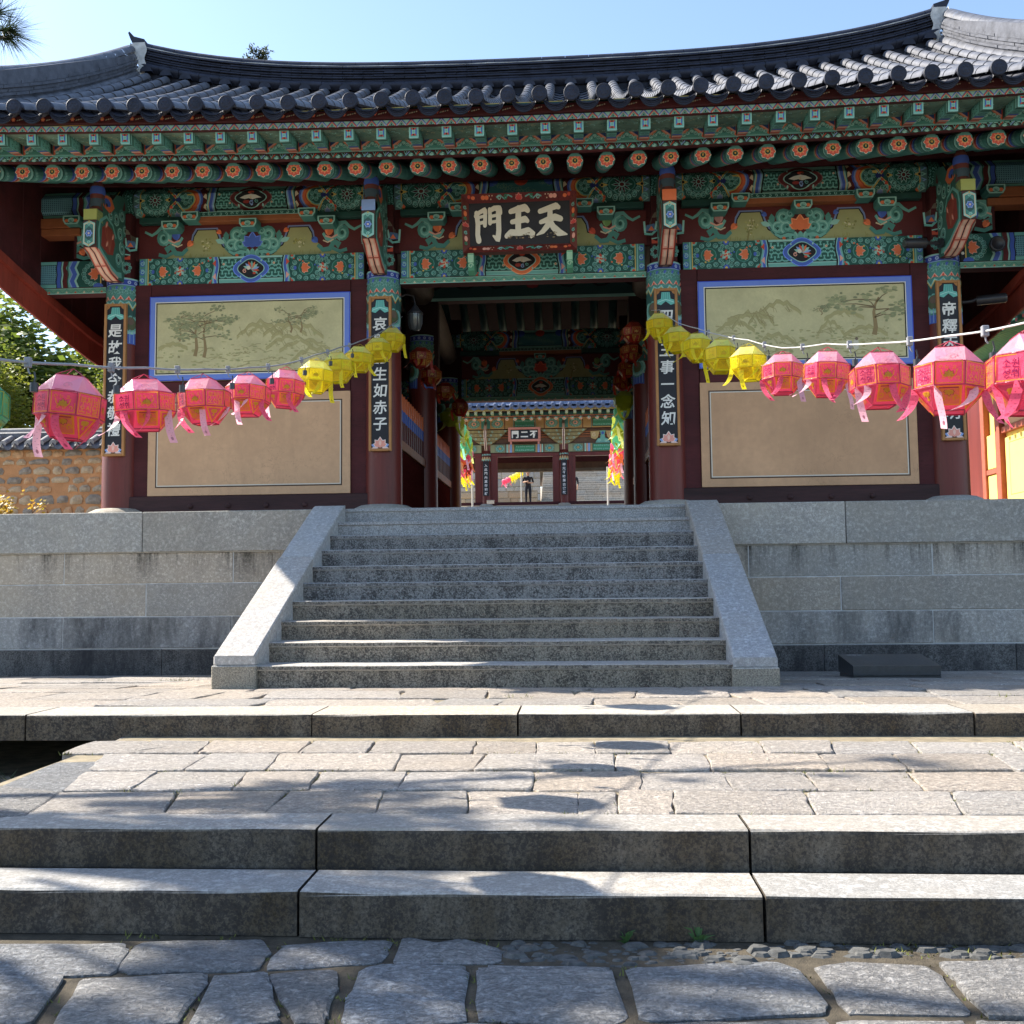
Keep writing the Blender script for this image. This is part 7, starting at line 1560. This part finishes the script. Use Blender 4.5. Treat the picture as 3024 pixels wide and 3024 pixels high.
mb = MB(); mb.box(-2.30, -2.06, 33.9, 33.95, 3.62, 3.72, .004); t = thing('box', 'small white box on the ground below the second gate', 'box', (-2.2, 33.9, 3.6)); put('shell', mb.mesh('shell', CABLE_W), t); mb = MB(); mb.box(-2.31, -2.05, 33.88, 33.96, 3.72, 3.735, .002); put('lid', mb.mesh('lid', CABLE), t)
# ------------------------------------------------------------------ left: tiled wall, trees; right: yellow hall
lw = thing('garden_wall', 'earth and stone wall with a small tiled roof left of the gate', 'wall', (-10, 20, 1.69)); CLAY = plain('orange_clay', (.50, .26, .12), .9, .25, 3, .5)
STN = [plain('wall_stone_a', (.50, .39, .26), .9, .3, 9, .4), plain('wall_stone_b', (.40, .33, .24), .9, .35, 9, .4), plain('wall_stone_c', (.54, .34, .19), .9, .3, 9, .4), plain('wall_stone_d', (.30, .265, .22), .9, .4, 9, .4)]
mb = MB(); mb.box(-24, -6.9, 20.04, 20.5, 1.69, 3.72); put('clay_core', mb.mesh('clay_core', CLAY), lw)
mb = MB(); mb.grid(lambda u, v: (-15+8.1*u, 20.04-.012*abs(sin(u*57+v*31))-.01, 1.69+2.03*v), 60, 16); put('clay_face', mb.mesh('clay_face', CLAY), lw)
z = 1.74; rowi = 0
while z < 3.62:
    h = random.uniform(.32, .40) if rowi == 0 else random.uniform(.13, .21); x = -12.6
    while x < -7.4:
        w = random.uniform(.45, .95) if rowi == 0 else random.uniform(.18, .42)
        if rowi == 0 or random.random() < .88:
            hh = h*random.uniform(.8, 1.05); ww = w*random.uniform(.88, 1.02); zz = z+random.uniform(0, h-hh); a = random.uniform(-.02, .02)
            q = [(x+.06*ww*random.random(), zz+.08*hh*random.random()), (x+ww*.5, zz-a), (x+ww*(1-.1*random.random()), zz+.2*hh*random.random()), (x+ww, zz+hh*random.uniform(.5, .8)), (x+ww*random.uniform(.55, .9), zz+hh), (x+ww*random.uniform(.1, .4), zz+hh*random.uniform(.9, 1)), (x, zz+hh*.55)]
            put('wall_stone', stone_mesh(q, lambda v: 0, .06, .022, .006, 'wall_stone', random.choice(STN if rowi else STN[:1]+STN[2:3]), .016), lw, (0, 20.0-random.uniform(0, .012), 0), (PI/2, 0, 0))
        x += w+random.uniform(.015, .05)
    z += h+random.uniform(.02, .045); rowi += 1
for i in range(24):
    x = -13.2+.26*i
    if 'wt' not in meshes:
        m_ = MB(); m_.sm = True; m_.grid(lambda u, v: (.075*cos(PI*u), .42*v, .075*sin(PI*u)+.20*v), 8, 1); m_.lathe([(.075, 0), (0, .004)], 12); k_ = len(m_.v); m_.v = [(x_, y_, z_) if j < k_-24 else (x_, -z_, y_) for j, (x_, y_, z_) in enumerate(m_.v)]; meshes['wt'] = recalc(m_.mesh('coping_cover_tile', TILE_L)); m_ = MB(); m_.sm = True; m_.grid(lambda u, v: (-.13+.26*u, .46*v-.02, -.07*(1-(2*u-1)**2)+.22*v+.02), 8, 1); m_.grid(lambda u, v: (-.13+.26*u, -.02-.015*v, -.07*(1-(2*u-1)**2)+.02-.07*v*(1-(2*u-1)**2)), 8, 1); meshes['wp'] = recalc(m_.mesh('coping_pan_tile', TILE))
    put('coping_cover_tile', meshes['wt'], lw, (x, 19.82, 3.80)); put('coping_pan_tile', meshes['wp'], lw, (x+.13, 19.83, 3.79))
mb = MB(); mb.box(-24, -6.9, 20.15, 20.40, 3.95, 4.10, .03); mb.box(-24, -6.9, 19.85, 20.7, 3.70, 3.76); put('coping_ridge', mb.mesh('coping_ridge', TILE), lw); mb = MB(); mb.tube([(-24, 20.27, 4.12), (-6.9, 20.27, 4.12)], .075, 10); put('coping_cap', mb.mesh('coping_cap', TILE_L), lw)
def leaf_mat(name, cols, rough=.5):
    t = NT(name); oi = t.n('NewGeometry').outputs['Random Per Island']; f = t.noise(t.pos(), .9, 3)
    c = t.mix(t.ramp(oi, 0, 1), cols[0], cols[1]); c = t.mix(t.ramp(f, .35, .65), c, cols[2], 'MIX'); t.fin(c, rough, .3)
    tr = t.n('BsdfTranslucent'); t.l(c, tr.inputs[0]); mx = t.n('MixShader', i_0=.5); t.l(t.b.outputs[0], mx.inputs[1]); t.l(tr.outputs[0], mx.inputs[2]); t.l(mx.outputs[0], t.o.inputs[0]); return t.m
BARK = plain('bark', (.055, .042, .032), .95, .5, 12, .6, grain=(1, 1, .2))
LEAFS = [leaf_mat('leaf_yellow_green', ((.21, .27, .03), (.37, .35, .045), (.12, .16, .02))), leaf_mat('leaf_green', ((.15, .22, .03), (.28, .31, .04), (.10, .14, .02)))]
def leafy_tree(x, y, z, h, rad, label, nl, mat, seed, trunk_r=.13, zlow=.3, group='trees behind the garden wall', name='leafy_tree', ls=.075):
    r = random.Random(seed); t = thing(name, label, 'tree', (x, y, z), group=group); mb = MB(); tips = []
    def limb(p, d, ln, rr, dep):
        P = [p]; q = p
        for k in range(4): d = (d+Vector((r.gauss(0, .16), r.gauss(0, .16), r.gauss(.02, .1)))).normalized(); q = q+d*ln/4; P.append(q)
        mb.tube(P, [rr*(1-.15*k) for k in range(5)], 7 if dep < 2 else 5)
        if dep >= 2: tips.append(P[2])
        tips.append(q)
        if dep < 3:
            for k in range(3 if dep else 5): a = r.uniform(0, 6.3); limb(P[r.choice((2, 3, 4))], (d*.5+Vector((cos(a)*.8, sin(a)*.8, r.uniform(.1, .7)))).normalized(), ln*r.uniform(.5, .75), rr*.5, dep+1)
    limb(Vector((x, y, z)), Vector((r.uniform(-.1, .1), r.uniform(-.1, .1), 1)), h*.42, trunk_r, 0)
    put('trunk', mb.mesh('trunk', BARK), t); mb = MB(); n = len(tips)
    for i in range(nl):
        c = tips[r.randrange(n)]; p = Vector((c.x+r.gauss(0, rad*.17), c.y+r.gauss(0, rad*.17), c.z+r.gauss(0, rad*.15)))
        if p.z < z+zlow: continue
        a, b = r.uniform(0, 6.3), r.uniform(-.9, .9); u = Vector((cos(a), sin(a), b*.5)).normalized(); v = u.orthogonal().normalized(); v = (v*cos(b)+u.cross(v)*sin(b)); s = ls*r.uniform(.6, 1.2)
        mb.raw([p-u*s, p+v*s*.5, p+u*s, p-v*s*.5], [(0, 1, 2, 3)])
    put('crown', mb.mesh('crown', mat), t)
leafy_tree(-13.6, 24.0, 1.7, 7.6, 2.4, 'yellow green leafy tree nearest the left edge behind the garden wall', 40000, LEAFS[0], 3, ls=.062)
leafy_tree(-11.0, 25.2, 1.7, 6.6, 2.0, 'yellow green leafy tree closest to the gate behind the garden wall', 36000, LEAFS[0], 8, ls=.062)
leafy_tree(-15.6, 28.0, 1.8, 9.5, 2.8, 'darker green tree rising behind the yellow green trees on the left', 17000, LEAFS[1], 11, .18, ls=.14)
leafy_tree(-12.8, 30.0, 2.8, 7.2, 2.4, 'darker green tree between the two yellow green trees on the left', 15000, LEAFS[1], 21, .15, ls=.14)
leafy_tree(-9.0, 31.0, 3.0, 7.5, 2.4, 'dark green tree mostly behind the left end of the gate', 10000, LEAFS[1], 5, .15, ls=.14)
sh = thing('shrub', 'small shrub with orange and green leaves at the left end of the platform', 'shrub', (-8.7, 16.0, 1.69)); r = random.Random(2); mb = MB(); lf = MB()
for k in range(14):
    a = r.uniform(0, 6.3); q = Vector((-8.75+.3*cos(a)*r.random(), 16+.3*sin(a)*r.random(), 1.69)); e = q+Vector((r.gauss(0, .22), r.gauss(0, .2), r.uniform(.25, .62))); mb.tube([q, (q+e)/2+Vector((.02, 0, .03)), e], .007, 5)
    for j in range(42): p = e+Vector((r.gauss(0, .09), r.gauss(0, .09), r.gauss(-.03, .10))); a = r.uniform(0, 6.3); u = Vector((cos(a), sin(a), r.uniform(-.5, .5)))*.032; v = u.orthogonal()*.6; lf.raw([p-u, p+v, p+u, p-v], [(0, 1, 2, 3)])
put('stems', mb.mesh('stems', BARK), sh); put('leaves', lf.mesh('leaves', leaf_mat('autumn_leaf', ((.42, .20, .03), (.26, .26, .03), (.45, .30, .04)))), sh)
# conifer tops over the roof
CONE = leaf_mat('conifer_green', ((.05, .075, .03), (.09, .11, .035), (.04, .05, .025)))
for x, y, z0, h, lab, sd in ((-13.7, 45, 5, 20.7, 'conifer whose top shows over the left half of the gate roof', 4), (-10.3, 46, 5, 19.9, 'slimmer conifer with only its tip over the gate roof, right of the taller one', 6)):
    r = random.Random(sd); t = thing('conifer_tree', lab, 'tree', (x, y, z0), group='conifers behind the gate'); mb = MB(); mb.tube([(x, y, z0), (x+.1, y, z0+h*.5), (x, y, z0+h)], [.3, .18, .03], 8); lf = MB()
    for k in range(90):
        u = (k/90)**.7; zz = z0+h*(.35+.65*u); ln = (1-u)*3.2+.35; a = k*2.4+r.uniform(-.4, .4); e = Vector((x+ln*cos(a), y+ln*sin(a), zz+ln*.25)); s = Vector((x, y, zz)); mb.tube([s, e], [.04*(1-u)+.01, .006], 4)
        for j in range(90): p = s+(e-s)*r.uniform(.35, 1.05)+Vector((r.gauss(0, .13), r.gauss(0, .13), r.gauss(.04, .10))); b = r.uniform(0, 6.3); w = Vector((cos(b), sin(b), r.uniform(-.2, .8)))*.11; v = w.orthogonal()*.22; lf.raw([p-w, p+v, p+w, p-v], [(0, 1, 2, 3)])
    put('trunk', mb.mesh('trunk', BARK), t); put('crown', lf.mesh('crown', CONE), t)
# the pine that stands left of the viewer: one branch enters the picture, its crown shades the front paving
NEED = leaf_mat('pine_needle', ((.03, .055, .022), (.06, .085, .03), (.025, .04, .02)))
pn = thing('pine_tree', 'pine whose long needled branch tip enters at the top left corner', 'tree', (-8.3, 6.6, -.45)); r = random.Random(9); mb = MB(); nd = MB()
tr = [Vector((-8.3, 6.6, -.45)), Vector((-8.1, 6.5, 2)), Vector((-7.9, 6.4, 4.2)), Vector((-7.6, 6.5, 6.2)), Vector((-7.6, 6.7, 8.0))]; mb.tube(tr, [.24, .2, .17, .12, .05], 10)
def spray(c, d, n, ln):
    d = Vector(d).normalized()
    for i in range(n):
        v = Vector((r.gauss(0, 1), r.gauss(0, 1), r.gauss(0, 1))).normalized()*.75+d*.65; v.normalize(); L = ln*r.uniform(.7, 1.1); s = v.orthogonal().normalized()*.0026; b = c-d*r.uniform(0, .10); e = b+v*L+Vector((0, 0, -.02)); nd.poly([b-s, b+s, e])
        q = v.cross(s); nd.poly([b-q, b+q, e])
def branch(p, e, rr, cl):
    p, e = Vector(p), Vector(e); m_ = (p+e)/2+Vector((0, 0, .12)); mb.tube([p, m_, e], [rr, rr*.7, rr*.3], 6)
    for k in range(cl):
        t_ = .35+.65*(k+1)/cl; b = p+(e-p)*t_+Vector((r.gauss(0, .14), r.gauss(0, .22), r.gauss(.02, .10)))*(1 if t_ < .98 else 0); mb.tube([p+(e-p)*max(0, t_-.12), b], [.012, .006], 4); spray(b, (e-p), 90, .19)
branch((-7.85, 6.4, 4.4), (-4.02, 8.0, 5.45), .05, 8); spray(Vector((-4.02, 8.0, 5.50)), (1, .1, -.1), 130, .34); spray(Vector((-4.06, 7.9, 5.62)), (.8, 0, .5), 90, .3)
for i in range(54):                        # the boughs that throw their shade on the lower steps
    gx, gy = (r.uniform(-.75, 1.25), r.uniform(2.5, 4.3)) if i < 46 else (r.uniform(-.55, .35), r.uniform(4.4, 4.8)); hh = r.uniform(4.9, 6.9); e = Vector((gx-1.13*hh, gy+.43*hh, hh-.35))
    if e.x > -4.9: continue
    s_ = tr[3] if hh > 5.8 else tr[2]; branch((s_.x+(e.x-s_.x)*.45, s_.y+(e.y-s_.y)*.45, e.z-.15), e, .03, 4)
put('trunk', mb.mesh('trunk', BARK), pn); put('crown', nd.mesh('crown', NEED), pn)
# yellow walled hall on the right
yh = thing('yellow_hall', 'yellow plastered hall with red posts and a deep eave at the right edge', 'hall', (10.5, 22, 2.2)); YX = 10.5
def yb(name, a, mat, bev=.008): mb = MB(); mb.box(*a, bev); return put(name, mb.mesh(name, mat), yh)
RP = plain('red_post_paint', (.34, .085, .05), .6, .2, 4, .1)
yb('wall', (YX+.06, YX+6, 14, 25.2, 1.7, 6.2), YELLOWWALL)
mb = MB(); mb.prism([(14.2, 2.75), (24.0, 2.40), (24.0, 4.12), (14.2, 4.22)], YX+.0, YX+.05, 'x'); put('plaster_panel', recalc(mb.mesh('plaster_panel', YELLOWWALL)), yh)
p = Paint(); 
for o, w in ((.10, .012),):
    for q in ((14.4+o, 2.7+o, 23.9-o, 2.7+o+w), (14.4+o, 4.10-o-w, 23.9-o, 4.10-o), (14.4+o, 2.7+o, 14.4+o+w, 4.1-o), (23.9-o-w, 2.7+o, 23.9-o, 4.1-o)): p.rect(*q, BLK, 1)
paint_obj('border_lines', p, lambda u, v, h: (YX-h, u, v), yh)
yb('rear_wall', (YX+.03, YX+5, 25.2, 32, 1.7, 6.2), MAROON)
yb('upper_panel', (YX+.0, YX+.055, 14.2, 24.0, 4.40, 5.30), BUFF)  # buff instead of yellow: the shade under the eave is put into the colour
for z0, z1 in ((4.24, 4.38), (5.32, 5.5), (2.1, 2.4)): yb('rail', (YX-.05, YX+.08, 14, 24.3, z0, z1), RP)
for y in (24.2, 19.2): yb('post', (YX-.10, YX+.14, y-.13, y+.13, 1.7, 6.0), RP)
for z0, z1 in ((2.4, 3.35), (3.5, 4.3)): yb('side_panel', (YX-.02, YX+.05, 24.5, 25.0, z0, z1), YELLOWWALL)
yb('side_post', (YX-.08, YX+.1, 25.0, 25.2, 1.7, 6.0), RP); yb('side_rail', (YX-.06, YX+.08, 24.3, 25.05, 3.36, 3.48), RP)
mb = MB(); mb.box(-.05, .05, -.05, .05, 0, .22, 0, None, SAND); p = Paint(); curlring(p, 0, .1, .03, .05, 6, .02, 1); p.onto(mb, lambda u, v, h: (-.05-h, u, v)); BB = mb.mesh('bracket_arm', PAINT)
for j in range(22): 
    for lv in range(2): put('bracket_arm', BB, yh, (YX-.12-.22*lv, 14.2+.45*j, 5.52+.24*lv))
for lv in range(3): yb('bracket_beam', (YX-.16-.24*lv, YX-.04-.24*lv, 14, 24.6, 5.46+.24*lv, 5.53+.24*lv), ORANGE_BOARD)
mb = MB(); mb.tube([(0, 0, 0), (1.9, 0, .55)], .065, 8, True, TEALD); p = Paint()
for k in range(6): p.petal(0, 0, .055, .04, k*PI/3, RED, 1)
p.onto(mb, lambda u, v, h: (-.002-h, u, v)); RY = mb.mesh('rafter', PAINT)
for j in range(36): put('rafter', RY, yh, (YX-1.75, 13.9+.3*j, 5.62))
yb('eave_soffit', (YX-1.7, YX+.3, 13.9, 24.9, 6.20, 6.24), MAROON_D)
mb = MB(); mb.sm = True; mb.lathe([(.08, 0), (.08, .4), (0, .4)], 10); mb.v = [(z, y, x) for x, y, z in mb.v]; YT = recalc(mb.mesh('eave_end_tile', TILE))
for j in range(38): put('eave_end_tile', YT, yh, (YX-1.95, 13.9+.3*j, 6.02))
mb = MB(); mb.prism([(YX-1.9, 6.0), (YX-1.9, 6.08), (YX+3.2, 8.6), (YX+8.2, 6.0)], 13.8, 25.2, 'y'); put('roof', recalc(mb.mesh('roof', TILE)), yh)
